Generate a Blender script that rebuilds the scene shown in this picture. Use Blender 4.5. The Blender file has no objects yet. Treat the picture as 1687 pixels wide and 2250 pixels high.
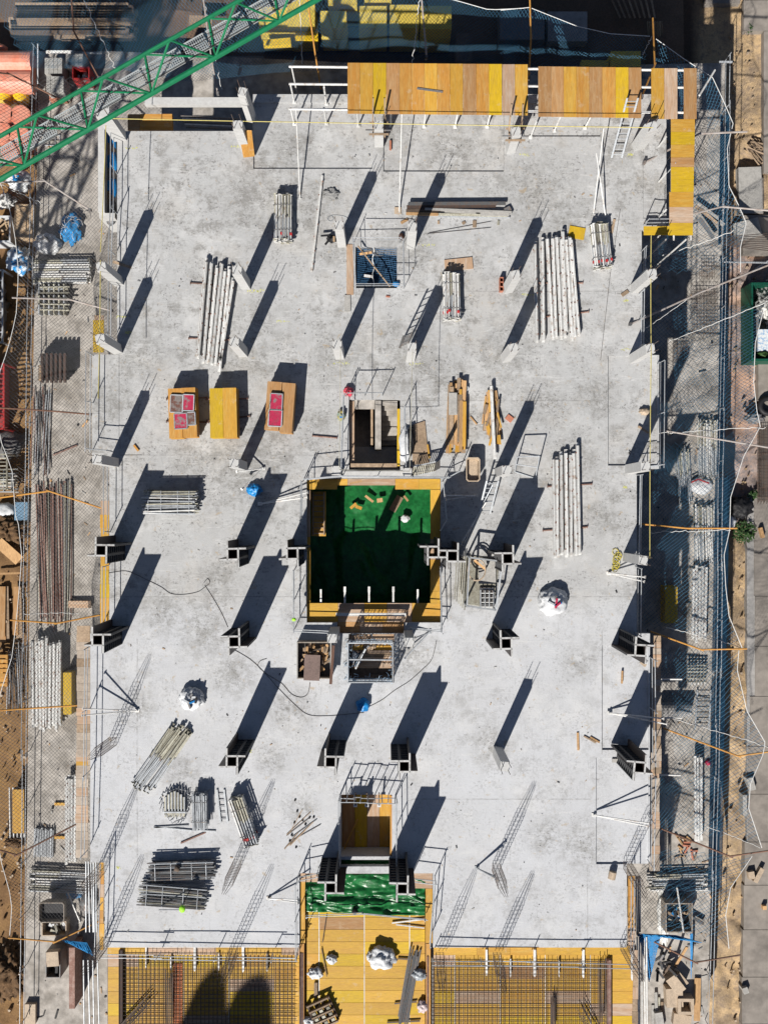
import bpy, bmesh, math, random
from mathutils import Vector, Matrix, noise
R = random.Random(7)
rad = math.radians
SC = bpy.context.scene
COL = SC.collection
# ---------------------------------------------------------------- camera, light, exposure
CAMH = 42.0          # camera height over the cast slab, metres
PX = 0.018           # metres per photo pixel at slab level
cd = bpy.data.cameras.new('camera'); cam = bpy.data.objects.new('camera', cd); COL.objects.link(cam)
cam.location = (0, 0, CAMH); cam.rotation_euler = (0, 0, 0)
cd.sensor_fit = 'VERTICAL'; cd.sensor_height = 24; cd.lens = 24*CAMH/(2250*PX)
cd.clip_start = 0.5; cd.clip_end = 2000
SC.camera = cam
SUN_EL, SUN_AZ = 41.5, 24.2
w = bpy.data.worlds.new('World'); SC.world = w; w.use_nodes = True
nt = w.node_tree; bg = nt.nodes['Background']; sk = nt.nodes.new('ShaderNodeTexSky')
sk.sky_type = 'NISHITA'; sk.sun_disc = False; sk.sun_elevation = rad(SUN_EL); sk.sun_rotation = rad(180+SUN_AZ)
nt.links.new(sk.outputs[0], bg.inputs[0]); bg.inputs[1].default_value = 0.05; sk.air_density = .6; sk.dust_density = .4
sl = bpy.data.lights.new('sun', 'SUN'); sl.energy = 5.0; sl.angle = rad(0.5); sl.color = (1, .955, .89)
so = bpy.data.objects.new('sun', sl); COL.objects.link(so); so.location = (-20, -40, 60)
sd = Vector((-math.sin(rad(SUN_AZ)), -math.cos(rad(SUN_AZ)), math.tan(rad(SUN_EL))))
so.rotation_euler = sd.to_track_quat('Z', 'Y').to_euler()
SC.view_settings.view_transform = 'Standard'; SC.view_settings.look = 'None'
SC.view_settings.exposure = 0.47; SC.view_settings.gamma = 1
SC.view_settings.use_curve_mapping = False
# ---------------------------------------------------------------- placing
TILE = dict(A=(0,0),B=(550,0),C=(1087,0),D=(0,550),E=(550,550),F=(1087,550),G=(0,1100),H=(550,1100),I=(1087,1100),J=(0,1650),K=(550,1650),L=(1087,1650))
def P(px, py, z=0.0):
    k = PX*(CAMH-z)/CAMH
    return Vector(((px-843.5)*k, (1125-py)*k, z))
def Q(t, x, y, z=0.0):
    o = TILE[t]; return P(o[0]+x/2.765, o[1]+y/2.765, z)
# ---------------------------------------------------------------- materials
MATS = {}
def mat(name, col, rough=.7, var=.15, scale=3.0, col2=None, amt=.5, bump=.0, bscale=30, metal=0, rnd=0.0, stretch=None, speck=None, thr=(.45,.65)):
    if name in MATS: return MATS[name]
    m = bpy.data.materials.new(name); m.use_nodes = True; t = m.node_tree; N = t.nodes; L = t.links
    b = N['Principled BSDF']; b.inputs['Roughness'].default_value = rough; b.inputs['Metallic'].default_value = metal
    if 'Specular IOR Level' in b.inputs: b.inputs['Specular IOR Level'].default_value = .3
    tc = N.new('ShaderNodeTexCoord'); mp = N.new('ShaderNodeMapping'); L.new(tc.outputs['Object'], mp.inputs[0])
    if stretch: mp.inputs['Scale'].default_value = stretch
    n1 = N.new('ShaderNodeTexNoise'); n1.inputs['Scale'].default_value = scale; n1.inputs['Detail'].default_value = 6; n1.inputs['Roughness'].default_value = .65
    L.new(mp.outputs[0], n1.inputs['Vector'])
    if rnd:
        oi = N.new('ShaderNodeObjectInfo'); ad = N.new('ShaderNodeVectorMath'); ad.operation = 'ADD'
        mu = N.new('ShaderNodeVectorMath'); mu.operation = 'SCALE'; mu.inputs[0].default_value = (37, 91, 53); L.new(oi.outputs['Random'], mu.inputs['Scale'])
        L.new(mp.outputs[0], ad.inputs[0]); L.new(mu.outputs[0], ad.inputs[1]); L.new(ad.outputs[0], n1.inputs['Vector'])
    mr = N.new('ShaderNodeMapRange'); mr.inputs['From Min'].default_value = thr[0]; mr.inputs['From Max'].default_value = thr[1]
    mr.inputs['To Max'].default_value = amt; L.new(n1.outputs['Fac'], mr.inputs['Value'])
    mx = N.new('ShaderNodeMix'); mx.data_type = 'RGBA'
    mx.inputs[6].default_value = (*col, 1); c2 = col2 or tuple(c*.6 for c in col); mx.inputs[7].default_value = (*c2, 1)
    L.new(mr.outputs[0], mx.inputs[0])
    hs = N.new('ShaderNodeHueSaturation'); L.new(mx.outputs[2], hs.inputs['Color'])
    n2 = N.new('ShaderNodeTexNoise'); n2.inputs['Scale'].default_value = scale*4.3; n2.inputs['Detail'].default_value = 4; L.new(mp.outputs[0], n2.inputs['Vector'])
    v = N.new('ShaderNodeMapRange'); v.inputs['From Min'].default_value = .3; v.inputs['From Max'].default_value = .7
    v.inputs['To Min'].default_value = 1-var; v.inputs['To Max'].default_value = 1+var; L.new(n2.outputs['Fac'], v.inputs['Value'])
    if rnd:
        r2 = N.new('ShaderNodeMapRange'); r2.inputs['To Min'].default_value = 1-rnd; r2.inputs['To Max'].default_value = 1+rnd; L.new(oi.outputs['Random'], r2.inputs['Value'])
        m3 = N.new('ShaderNodeMath'); m3.operation = 'MULTIPLY'; L.new(v.outputs[0], m3.inputs[0]); L.new(r2.outputs[0], m3.inputs[1]); L.new(m3.outputs[0], hs.inputs['Value'])
    else: L.new(v.outputs[0], hs.inputs['Value'])
    L.new(hs.outputs[0], b.inputs['Base Color'])
    if bump:
        n3 = N.new('ShaderNodeTexNoise'); n3.inputs['Scale'].default_value = bscale; n3.inputs['Detail'].default_value = 5; L.new(mp.outputs[0], n3.inputs['Vector'])
        bp = N.new('ShaderNodeBump'); bp.inputs['Strength'].default_value = bump; bp.inputs['Distance'].default_value = .02
        L.new(n3.outputs['Fac'], bp.inputs['Height']); L.new(bp.outputs[0], b.inputs['Normal'])
    MATS[name] = m; return m

STAINS = [(560,430,110),(700,430,70),(745,540,60),(690,500,50),(905,540,70),(1000,330,90),(1180,420,120),(1230,470,90),(1130,640,60),(740,790,90),(905,790,110),(855,730,45),(1110,790,100),(960,820,70),(560,700,60),(545,790,80),(480,620,70),(300,780,90),(240,880,70),(530,1020,120),(600,990,80),(420,1000,90),(540,930,70),(570,1110,55),(355,1345,70),(450,1385,90),(480,1270,60),(510,1480,70),(640,1560,70),(1080,1640,60),(1200,1840,60),(1280,1860,80),(1130,1150,60),(1330,1140,50),(1260,1000,80),(1310,870,70),(1180,880,90),(400,1700,60),(660,1780,50),(600,1670,50),(770,1430,60),(900,1440,80),(960,1100,80),(1090,1260,60),(1270,1460,50),(650,1360,40),(300,1560,60),(860,300,70),(640,330,70),(1370,330,60),(1440,420,50),(700,920,60),(1010,960,50)]
def slab_material():
    m = bpy.data.materials.new('cast_concrete'); m.use_nodes = True; t = m.node_tree; N = t.nodes; L = t.links
    b = N['Principled BSDF']; b.inputs['Roughness'].default_value = .85; b.inputs['Specular IOR Level'].default_value = .25
    tc = N.new('ShaderNodeTexCoord')
    def nz(s, d=6, r=.6, dist=0, off=0, st=(1,1,1)):
        mp = N.new('ShaderNodeMapping'); mp.inputs['Location'].default_value = (off, off*.7, 0); mp.inputs['Scale'].default_value = st
        L.new(tc.outputs['Object'], mp.inputs[0]); n = N.new('ShaderNodeTexNoise'); n.inputs['Scale'].default_value = s
        n.inputs['Detail'].default_value = d; n.inputs['Roughness'].default_value = r; n.inputs['Distortion'].default_value = dist
        L.new(mp.outputs[0], n.inputs['Vector']); return n.outputs['Fac']
    def rng(x, a, c, lo=0, hi=1):
        r = N.new('ShaderNodeMapRange'); r.inputs['From Min'].default_value = a; r.inputs['From Max'].default_value = c
        r.inputs['To Min'].default_value = lo; r.inputs['To Max'].default_value = hi; L.new(x, r.inputs['Value']); return r.outputs[0]
    def mul(a, c):
        n = N.new('ShaderNodeMath'); n.operation = 'MULTIPLY'; L.new(a, n.inputs[0])
        if isinstance(c, float): n.inputs[1].default_value = c
        else: L.new(c, n.inputs[1])
        return n.outputs[0]
    def mix(f, a, c):
        n = N.new('ShaderNodeMix'); n.data_type = 'RGBA'; L.new(f, n.inputs[0])
        if isinstance(a, tuple): n.inputs[6].default_value = (*a, 1)
        else: L.new(a, n.inputs[6])
        n.inputs[7].default_value = (*c, 1); return n.outputs[2]
    sx = N.new('ShaderNodeSeparateXYZ'); L.new(tc.outputs['Object'], sx.inputs[0])
    pour = rng(sx.outputs['Y'], -4.2, -3.2)          # the older pour (north) is greyer and dirtier than the newer one
    c = mix(pour, (.475, .486, .506), (.405, .41, .412))
    c = mix(rng(nz(.35, 4), .35, .7, 0, .35), c, (.36, .355, .35))
    c = mix(mul(rng(nz(.9, 8, .75, 0, 11), .5, .7, 0, .35), rng(pour, 0, 1, .35, 1)), c, (.33, .33, .335))
    c = mix(mul(rng(nz(5, 8, .8, 0, 13), .5, .75, 0, .25), rng(pour, 0, 1, .3, 1)), c, (.27, .27, .265))
    c = mix(rng(nz(.55, 7, .7, .2, 41), .5, .66, 0, .5), c, (.55, .55, .545))
    c = mix(mul(rng(nz(.5, 5, .65, .3, 51), .52, .64, 0, .35), pour), c, (.40, .375, .34))
    for (ax_, p0_, lo_, hi_) in (('X',302,1400,1900),('X',1290,1900,2080),('Y',1311,240,1398),('X',1322,1380,1660),('Y',880,880,1330),('X',1107,225,380),('Y',640,880,1390),('Y',1000,262,700),('X',640,300,560),('Y',1756,900,1300)):
        o1 = 'Y' if ax_=='X' else 'X'
        w0 = (p0_-843.5)*PX if ax_=='X' else (1125-p0_)*PX
        a0 = (1125-hi_)*PX if ax_=='X' else (lo_-843.5)*PX; a1 = (1125-lo_)*PX if ax_=='X' else (hi_-843.5)*PX
        s1 = N.new('ShaderNodeMath'); s1.operation='ADD'; L.new(sx.outputs[ax_], s1.inputs[0]); L.new(rng(nz(1.5,3), 0, 1, -.035, .035), s1.inputs[1])
        s2 = N.new('ShaderNodeMath'); s2.operation='SUBTRACT'; L.new(s1.outputs[0], s2.inputs[0]); s2.inputs[1].default_value = w0
        s3 = N.new('ShaderNodeMath'); s3.operation='ABSOLUTE'; L.new(s2.outputs[0], s3.inputs[0])
        c = mix(mul(mul(mul(rng(s3.outputs[0], .03, .008), rng(sx.outputs[o1], a0, a0+.1)), rng(sx.outputs[o1], a1, a1-.1)), rng(nz(3.3,5,.7), .4, .6, .1, .6)), c, (.17, .165, .16))
    spots = None
    for (sx_,sy_,sr) in STAINS:
        p = P(sx_,sy_,0); vm = N.new('ShaderNodeVectorMath'); vm.operation='DISTANCE'; L.new(tc.outputs['Object'], vm.inputs[0]); vm.inputs[1].default_value = (p.x,p.y,0)
        f = rng(vm.outputs['Value'], sr*PX, sr*PX*.15)
        if spots is None: spots = f
        else:
            mxn = N.new('ShaderNodeMath'); mxn.operation='MAXIMUM'; L.new(spots, mxn.inputs[0]); L.new(f, mxn.inputs[1]); spots = mxn.outputs[0]
    c = mix(mul(spots, rng(nz(2.6, 9, .8, .15, 23), .42, .6, 0, .75)), c, (.20, .195, .18))
    c = mix(mul(spots, rng(nz(7, 7, .8, .3, 29), .52, .62, 0, .7)), c, (.11, .105, .10))
    c = mix(mul(mul(rng(pour,0,1,.45,1), rng(nz(1.6, 9, .78, .1, 4), .49, .6)), rng(nz(.28, 3, .5, 0, 31), .42, .58, .15, .8)), c, (.21, .205, .195))
    c = mix(mul(mul(rng(nz(9, 6, .8, .4, 9), .52, .62), rng(nz(1.1, 4, .6, 0, 19), .44, .58)), rng(pour, 0, 1, .5, .85)), c, (.13, .125, .12))
    c = mix(mul(rng(nz(3.5, 4, .6, .6, 57), .64, .7), .5), c, (.34, .25, .14))
    c = mix(mul(rng(nz(2.2, 5, .6, 2.5, 77, (.35, 3, 1)), .6, .64), .35), c, (.56, .56, .55))
    c = mix(mul(rng(nz(2.6, 5, .6, 2.5, 97, (3, .35, 1)), .61, .65), .3), c, (.28, .28, .28))
    # pock marks
    vo = N.new('ShaderNodeTexVoronoi'); vo.inputs['Scale'].default_value = 1.7; L.new(tc.outputs['Object'], vo.inputs['Vector'])
    c = mix(mul(rng(vo.outputs['Distance'], .05, .035), rng(nz(.8, 2, .5, 0, 3), .5, .56)), c, (.07, .07, .07))
    hs = N.new('ShaderNodeHueSaturation'); L.new(c, hs.inputs['Color']); L.new(rng(nz(40, 3, .7), .3, .7, .9, 1.1), hs.inputs['Value'])
    L.new(hs.outputs[0], b.inputs['Base Color'])
    bp = N.new('ShaderNodeBump'); bp.inputs['Strength'].default_value = .35; bp.inputs['Distance'].default_value = .02
    L.new(nz(12, 6, .7), bp.inputs['Height']); L.new(bp.outputs[0], b.inputs['Normal'])
    return m
M_SLAB = slab_material()
M_CONC = mat('column_concrete', (.46,.46,.45), .8, .08, 2, (.42,.41,.40), .6, .2, 25)
M_PODIUM = mat('podium_concrete', (.36,.335,.305), .9, .25, .8, (.21,.19,.165), .85, .4, 18)
M_OLD = mat('dark_concrete', (.30,.29,.28), .9, .15, 1.5, (.2,.195,.19), .6, .3, 20)
M_ROAD = mat('road_concrete', (.24,.215,.19), .9, .14, .7, (.15,.135,.12), .9, .3, 60)
ST = (.25, 3, 1); ST2 = (3, .25, 1)
def scuff(m, st):
    t=m.node_tree; N=t.nodes; L=t.links; b=N['Principled BSDF']; src=b.inputs['Base Color'].links[0].from_socket; tc=N.new('ShaderNodeTexCoord'); oi=N.new('ShaderNodeObjectInfo')
    cur=src
    for (sc,sv,lo,hi,amt,col) in ((2.2,(1,1,1),.58,.68,.35,(.48,.40,.30)),(6,st,.6,.68,.4,(.48,.38,.26)),(5,st,.6,.7,.6,(.13,.08,.04)),(26,(1,1,1),.68,.72,.8,(.05,.035,.02))):
        mp=N.new('ShaderNodeMapping'); mp.inputs['Scale'].default_value=sv; mu=N.new('ShaderNodeVectorMath'); mu.operation='SCALE'; mu.inputs[0].default_value=(17+sc,31,53); L.new(oi.outputs['Random'],mu.inputs['Scale']); L.new(mu.outputs[0],mp.inputs['Location'])
        L.new(tc.outputs['Object'],mp.inputs[0]); n=N.new('ShaderNodeTexNoise'); n.inputs['Scale'].default_value=sc; n.inputs['Detail'].default_value=7; n.inputs['Roughness'].default_value=.75; L.new(mp.outputs[0],n.inputs['Vector'])
        r=N.new('ShaderNodeMapRange'); r.inputs['From Min'].default_value=lo; r.inputs['From Max'].default_value=hi; r.inputs['To Max'].default_value=amt; L.new(n.outputs['Fac'],r.inputs['Value'])
        mx=N.new('ShaderNodeMix'); mx.data_type='RGBA'; L.new(r.outputs[0],mx.inputs[0]); L.new(cur,mx.inputs[6]); mx.inputs[7].default_value=(*col,1); cur=mx.outputs[2]
    L.new(cur,b.inputs['Base Color']); return m
BV = []; BH = []          # board materials: grain along y / along x
for nm, c1, c2 in (('yellow',(.50,.325,.015),(.42,.26,.035)), ('ochre',(.46,.245,.035),(.50,.33,.08)), ('orange',(.42,.20,.04),(.46,.30,.10)), ('brown',(.34,.18,.07),(.42,.29,.16)), ('pale',(.38,.25,.16),(.46,.39,.32)), ('deck',(.50,.295,.04),(.44,.24,.05))):
    BV.append(scuff(mat('shutter_board_%s_long' % nm, c1, .6, .13, 1.6, c2, .6, .15, 20, rnd=.13, stretch=(5,.6,1)), (7,.5,1)))
    BH.append(scuff(mat('shutter_board_%s_wide' % nm, c1, .6, .13, 1.6, c2, .6, .15, 20, rnd=.13, stretch=(.6,5,1)), (.5,7,1)))
M_TIMBER = mat('raw_timber', (.44,.27,.13), .8, .2, 3, (.30,.17,.08), .6, .2, 30, rnd=.3, stretch=(4,.6,1))
M_OLDTIM = mat('weathered_timber', (.30,.22,.15), .85, .2, 3, (.2,.14,.09), .6, .2, 30, rnd=.3)
M_DARKTIM = mat('dark_timber', (.11,.08,.06), .9, .25, 2, (.06,.045,.04), .7, .2, 30, rnd=.4)
M_WHITE = mat('white_steel', (.60,.60,.585), .5, .12, 4, (.33,.25,.19), .8, thr=(.53,.68), rnd=.16)
M_GALV = mat('galvanised_steel', (.40,.42,.44), .45, .15, 6, (.25,.26,.27), .6, metal=.2, rnd=.25)
M_STEEL = mat('dark_steel', (.13,.135,.14), .55, .2, 5, (.2,.13,.09), .5, metal=.2, rnd=.3)
M_DULL = mat('dull_props', (.34,.33,.27), .6, .25, 6, (.2,.17,.12), .7, rnd=.45)
M_REBAR = mat('rebar_steel', (.10,.085,.075), .8, .2, 8, (.17,.085,.05), .6, rnd=.25)
M_RUST = mat('rusty_tube', (.17,.095,.075), .8, .2, 5, (.28,.2,.17), .7, rnd=.45)
M_RUSTDK = mat('rusted_dark_steel', (.055,.04,.035), .8, .2, 8, (.10,.05,.03), .6, rnd=.3)
M_GREEN = mat('jib_green', (.008,.155,.065), .45, .1, 3, (.006,.13,.06), .6)
M_GRAT = mat('walkway_grating', (.38,.41,.42), .6, .15, 20)
M_TARP = mat('green_tarpaulin', (.008,.10,.025), .32, .3, 1.4, (.02,.16,.045), .7, .9, 5)
M_NET = mat('blue_net_cord', (.04,.125,.21), .7, .1, 3)
M_NET2 = mat('dark_net_cord', (.10,.10,.105), .8, .1, 3)
M_NETB = mat('bright_blue_net', (.012,.18,.42), .6, .25, 6)
M_ROPE = mat('white_rope', (.7,.7,.68), .8, .1, 9)
M_YROPE = mat('yellow_string', (.55,.47,.16), .8, .1, 9)
M_ORANGE = mat('orange_arm', (.50,.25,.055), .6, .1, 4, (.33,.15,.05), .7, rnd=.15)
M_BROWNARM = mat('brown_arm', (.15,.08,.055), .7, .1, 4, rnd=.2)
M_GREYARM = mat('grey_arm', (.36,.33,.31), .6, .1, 4, (.25,.18,.14), .6, rnd=.15)
M_BAG = mat('white_sack', (.55,.56,.57), .6, .12, 5, (.4,.42,.45), .7, .5, 14)
M_BLUE = mat('blue_plastic', (.01,.16,.42), .35, .25, 6, (.03,.3,.6), .5, .4, 15)
M_PINK = mat('crimson_sheet', (.38,.02,.065), .5, .2, 5, (.25,.05,.07), .7)
M_RED = mat('red_paint', (.38,.03,.03), .5, .2, 5)
M_BLACK = mat('black_plastic', (.015,.015,.017), .6, .2, 5)
M_SKIN = mat('phenolic_face', (.045,.033,.03), .5, .2, 3)
M_FORM = mat('formwork_frame', (.47,.47,.46), .75, .15, 4, (.25,.24,.23), .7, rnd=.1)
M_RIB = mat('formwork_rib', (.07,.072,.075), .8, .15, 4)
M_BRICK = mat('red_brick', (.40,.16,.10), .85, .15, 6, (.3,.12,.08), .6, rnd=.15)
M_BLOCK = mat('grey_block', (.34,.33,.31), .9, .12, 4, rnd=.12)
M_SALMON = mat('salmon_wrap', (.62,.27,.19), .35, .1, 2, (.62,.15,.08), .6, .2, 8)
M_FOAM = mat('yellow_wool', (.62,.47,.08), .7, .1, 2, (.5,.38,.07), .6, .2, 10)
M_FOAM2 = mat('bright_wrap', (.75,.50,.02), .5, .15, 4)
M_CARD = mat('cardboard', (.36,.25,.15), .8, .12, 4, (.45,.36,.26), .7)
M_SOILH = mat('dark_soil', (.12,.07,.035), .95, .3, 5, (.06,.04,.025), .7, .6, 14)
M_LEAF = mat('green_leaf', (.035,.085,.02), .6, .3, 6, rnd=.2)
M_HIVIS = mat('neon_green', (.35,.75,.05), .5, .1, 5)
M_PAINT = mat('yellow_chalk', (.62,.62,.12), .8, .1, 5)
M_BEIGE = mat('beige_plastic', (.42,.33,.24), .6, .15, 4, (.3,.24,.18), .7)
M_SKIP = mat('skip_steel', (.28,.25,.21), .8, .2, 4, (.16,.12,.1), .7)
M_GREENBOX = mat('green_container', (.006,.075,.045), .5, .15, 3)
# ---------------------------------------------------------------- mesh builder
class MB:
    def __init__(s): s.v = []; s.f = []; s.m = []; s.mats = []
    def mi(s, m):
        if m is None: return 0
        if m not in s.mats: s.mats.append(m)
        return s.mats.index(m)
    def add(s, vs, fs, m=None):
        o = len(s.v); s.v += [tuple(v) for v in vs]; k = s.mi(m)
        for f in fs: s.f.append([o+i for i in f]); s.m.append(k)
    BF = [(0,3,2,1),(4,5,6,7),(0,1,5,4),(1,2,6,5),(2,3,7,6),(3,0,4,7)]
    def box(s, x0,y0,z0,x1,y1,z1, m=None):
        x0,x1 = min(x0,x1),max(x0,x1); y0,y1 = min(y0,y1),max(y0,y1); z0,z1=min(z0,z1),max(z0,z1)
        s.add([(x0,y0,z0),(x1,y0,z0),(x1,y1,z0),(x0,y1,z0),(x0,y0,z1),(x1,y0,z1),(x1,y1,z1),(x0,y1,z1)], s.BF, m); return s
    def bar(s, a, b, w, h, m=None, up=None):
        a = Vector(a); b = Vector(b); d = (b-a).normalized(); up = Vector(up) if up else Vector((0,0,1))
        if abs(d.dot(up)) > .98: up = Vector((0,1,0))
        x = d.cross(up).normalized()*w/2; y = x.cross(d).normalized()*h/2
        s.add([a-x-y,a+x-y,a+x+y,a-x+y,b-x-y,b+x-y,b+x+y,b-x+y], [(0,1,2,3),(7,6,5,4),(0,4,5,1),(1,5,6,2),(2,6,7,3),(3,7,4,0)], m); return s
    def tube(s, pts, r, n=6, m=None, cap=True):
        pts = [Vector(p) for p in pts]; rings = []; o = len(s.v); k = s.mi(m)
        for i, p in enumerate(pts):
            d = (pts[min(i+1,len(pts)-1)]-pts[max(i-1,0)]).normalized()
            u = Vector((0,0,1)) if abs(d.z) < .9 else Vector((0,1,0))
            x = d.cross(u).normalized(); y = x.cross(d)
            for j in range(n):
                a = 2*math.pi*j/n; s.v.append(tuple(p+x*r*math.cos(a)+y*r*math.sin(a)))
        for i in range(len(pts)-1):
            for j in range(n):
                a = o+i*n+j; b = o+i*n+(j+1)%n; s.f.append([a,b,b+n,a+n]); s.m.append(k)
        if cap:
            s.f.append([o+j for j in range(n)][::-1]); s.m.append(k); s.f.append([o+(len(pts)-1)*n+j for j in range(n)]); s.m.append(k)
        return s
    def prism(s, poly, z0, z1, m=None):
        n = len(poly); vs = [(p[0],p[1],z0) for p in poly]+[(p[0],p[1],z1) for p in poly]
        fs = [tuple(range(n))[::-1], tuple(range(n,2*n))]+[(i,(i+1)%n,n+(i+1)%n,n+i) for i in range(n)]
        s.add(vs, fs, m); return s
    def rect(s, c, ang, L, Wd, z0, z1, m=None):
        ca, sa = math.cos(ang), math.sin(ang); pts = []
        for a, b in ((-1,-1),(1,-1),(1,1),(-1,1)): pts.append((c[0]+a*L/2*ca-b*Wd/2*sa, c[1]+a*L/2*sa+b*Wd/2*ca))
        return s.prism(pts, z0, z1, m)
    def mesh(s, name, m=None):
        me = bpy.data.meshes.new(name); me.from_pydata(s.v, [], s.f)
        ms = s.mats if s.mats else [m]
        if m and s.mats and None in s.mats: ms = [m if q is None else q for q in s.mats]
        for q in ms: me.materials.append(q)
        if len(ms) > 1: me.polygons.foreach_set('material_index', s.m)
        me.update(); return me
WL = {}; KIDS = {}
def link(name, me, parent=None, loc=None):
    o = bpy.data.objects.new(name, me); COL.objects.link(o)
    if parent is not None:
        KIDS.setdefault(parent.name,[]).append(o)
        o.parent = parent; o.location = loc if loc is not None else -WL.get(parent.name, Vector())
        WL[o.name] = Vector((0,0,0)) if loc is None else WL.get(parent.name, Vector())+Vector(loc)
    else:
        if loc is not None: o.location = loc
        WL[o.name] = Vector(o.location)
    return o
def obj(name, mb, m, parent=None): return link(name, mb.mesh(name, m), parent)
def tag(o, label=None, cat=None, group=None, kind=None):
    if label: o['label'] = label
    if cat: o['category'] = cat
    if group: o['group'] = group
    if kind: o['kind'] = kind
    return o
def thing(name, label, cat, loc=(0,0,0), group=None):
    o = bpy.data.objects.new(name, None); COL.objects.link(o); o.location = loc; o.empty_display_size = .2
    WL[o.name] = Vector(loc); return tag(o, label, cat, group)
def single(name, mb, m, label, cat, group=None): return tag(obj(name, mb, m), label, cat, group)
def copy_tree(o, parent=None):
    c = o.copy(); COL.objects.link(c)
    if parent: c.parent = parent; KIDS.setdefault(parent.name,[]).append(c)
    for ch in KIDS.get(o.name, []): copy_tree(ch, c)
    return c
def smooth(o):
    for p in o.data.polygons: p.use_smooth = True
    return o
def blob(c, rx, ry, rz, seed, rough=.25, freq=1.6, sub=3, squash=True):
    bm = bmesh.new(); bmesh.ops.create_icosphere(bm, subdivisions=sub, radius=1)
    for v in bm.verts:
        d = v.co.normalized(); n = noise.noise(d*freq+Vector((seed,seed*2.3,0))); n2 = abs(noise.noise(d*freq*3+Vector((seed*3,0,seed))))
        n3 = abs(noise.noise(d*freq*3.1+Vector((seed,0,seed*2)))); r = 1+rough*.5*n-rough*.36*n2-rough*.38*(1-min(1,n3*5))*.6+rough*.1*noise.noise(d*freq*8)
        v.co = Vector((d.x*rx*r, d.y*ry*r, d.z*rz*r))
        if squash and v.co.z < -rz*.45: v.co.z = -rz*.45
        v.co += Vector(c)+Vector((0,0,rz*.45 if squash else 0))
    mb = MB(); bm.verts.index_update(); mb.add([v.co for v in bm.verts], [[v.index for v in f.verts] for f in bm.faces]); bm.free(); return mb
def sheet(pts4, nx, ny, fz, th=.01):
    """rectangular sheet on 4 corner vectors (u along 0-1, v along 0-3), height offset fz(u,v)"""
    a,b,c,d = [Vector(p) for p in pts4]; mb = MB(); vs = []
    for k in (0,1):
        for j in range(ny+1):
            for i in range(nx+1):
                u=i/nx; v=j/ny; p=(a*(1-u)+b*u)*(1-v)+(d*(1-u)+c*u)*v; p.z += fz(u,v)-k*th; vs.append(p)
    n=(nx+1)*(ny+1); fs=[]
    for j in range(ny):
        for i in range(nx):
            q=j*(nx+1)+i; fs.append((q,q+1,q+nx+2,q+nx+1)); fs.append((n+q,n+q+nx+1,n+q+nx+2,n+q+1))
    for i in range(nx): fs.append((i,n+i,n+i+1,i+1)); q=ny*(nx+1)+i; fs.append((q,q+1,n+q+1,n+q))
    for j in range(ny): q=j*(nx+1); fs.append((q,q+nx+1,n+q+nx+1,n+q)); q+=nx; fs.append((q,n+q,n+q+nx+1,q+nx+1))
    mb.add(vs, fs); return mb
# ================================================================ STRUCTURE
def cells(rects, zbot):
    xs = sorted({r[0] for r in rects}|{r[2] for r in rects}); ys = sorted({r[1] for r in rects}|{r[3] for r in rects})
    g = {}
    for i in range(len(xs)-1):
        for j in range(len(ys)-1):
            cx=(xs[i]+xs[i+1])/2; cy=(ys[j]+ys[j+1])/2
            for r in rects:
                if r[0]<cx<r[2] and r[1]<cy<r[3]: g[i,j]=r[4]
    mb = MB(); X=[(x-843.5)*PX for x in xs]; Y=[(1125-y)*PX for y in ys]
    for (i,j),z in g.items():
        if z is None: continue
        x0,x1,y0,y1 = X[i],X[i+1],Y[j],Y[j+1]
        mb.add([(x0,y0,z),(x1,y0,z),(x1,y1,z),(x0,y1,z)],[(3,2,1,0)]); mb.add([(x0,y0,zbot),(x1,y0,zbot),(x1,y1,zbot),(x0,y1,zbot)],[(0,1,2,3)])
        for di,dj,a,b in ((-1,0,(x0,y0),(x0,y1)),(1,0,(x1,y0),(x1,y1)),(0,-1,(x0,y0),(x1,y0)),(0,1,(x0,y1),(x1,y1))):
            n = g.get((i+di,j+dj)); zb = zbot if n is None else n
            if zb < z: mb.add([(*a,z),(*b,z),(*b,zb),(*a,zb)],[(0,1,2,3)])
    return mb
OUT = [(258,288,1409,780,0.0),(556,207,1463,288,0.0),(1409,288,1463,505,0.0),(250,780,1447,1030,0.0),(203,779,262,1002,0.0),
       (1400,505,1409,790,0.0),(241,1002,1398,1392,0.0),(199,1392,1427,1895,0.0),(231,1895,1376,2082,0.0)]
BAYS = [(557,225,818,371,-.07),(842,225,1106,377,-.07),(1150,225,1318,300,-.07),(1412,322,1444,480,-.03),(1335,782,1443,1023,-.07),(1322,1418,1424,1648,-.07),(1309,1666,1424,1899,-.07),
        (262,762,313,1000,-.02)]
HOLES = [(781,542,872,633,None),(767,878,879,1033,None),(674,1051,968,1368,None),(741,1368,888,1392,None),(766,1393,866,1500,None),
         (749,1746,861,1882,None),(749,1889,861,1904,None),(658,1919,951,2082,None)]
slab = obj('cast_floor_slab', cells(OUT+BAYS+HOLES, -.3), M_SLAB); tag(slab, kind='structure')
LOW = [(275,300,1395,780,-3.2),(575,225,1450,300,-3.2),(1395,300,1450,510,-3.2),(262,780,1432,1030,-3.2),(222,790,262,1000,-3.2),(262,1000,1386,1392,-3.2),(215,1392,1412,1895,-3.2),(245,1895,1366,2400,-3.2)]
tag(obj('lower_floor_slab', cells(LOW+[(781,542,872,633,None)], -3.45), M_OLD), kind='structure')
LOW2 = [(275,300,1395,780,-6.25),(575,225,1450,300,-6.25),(262,780,1432,2400,-6.25)]
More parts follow.
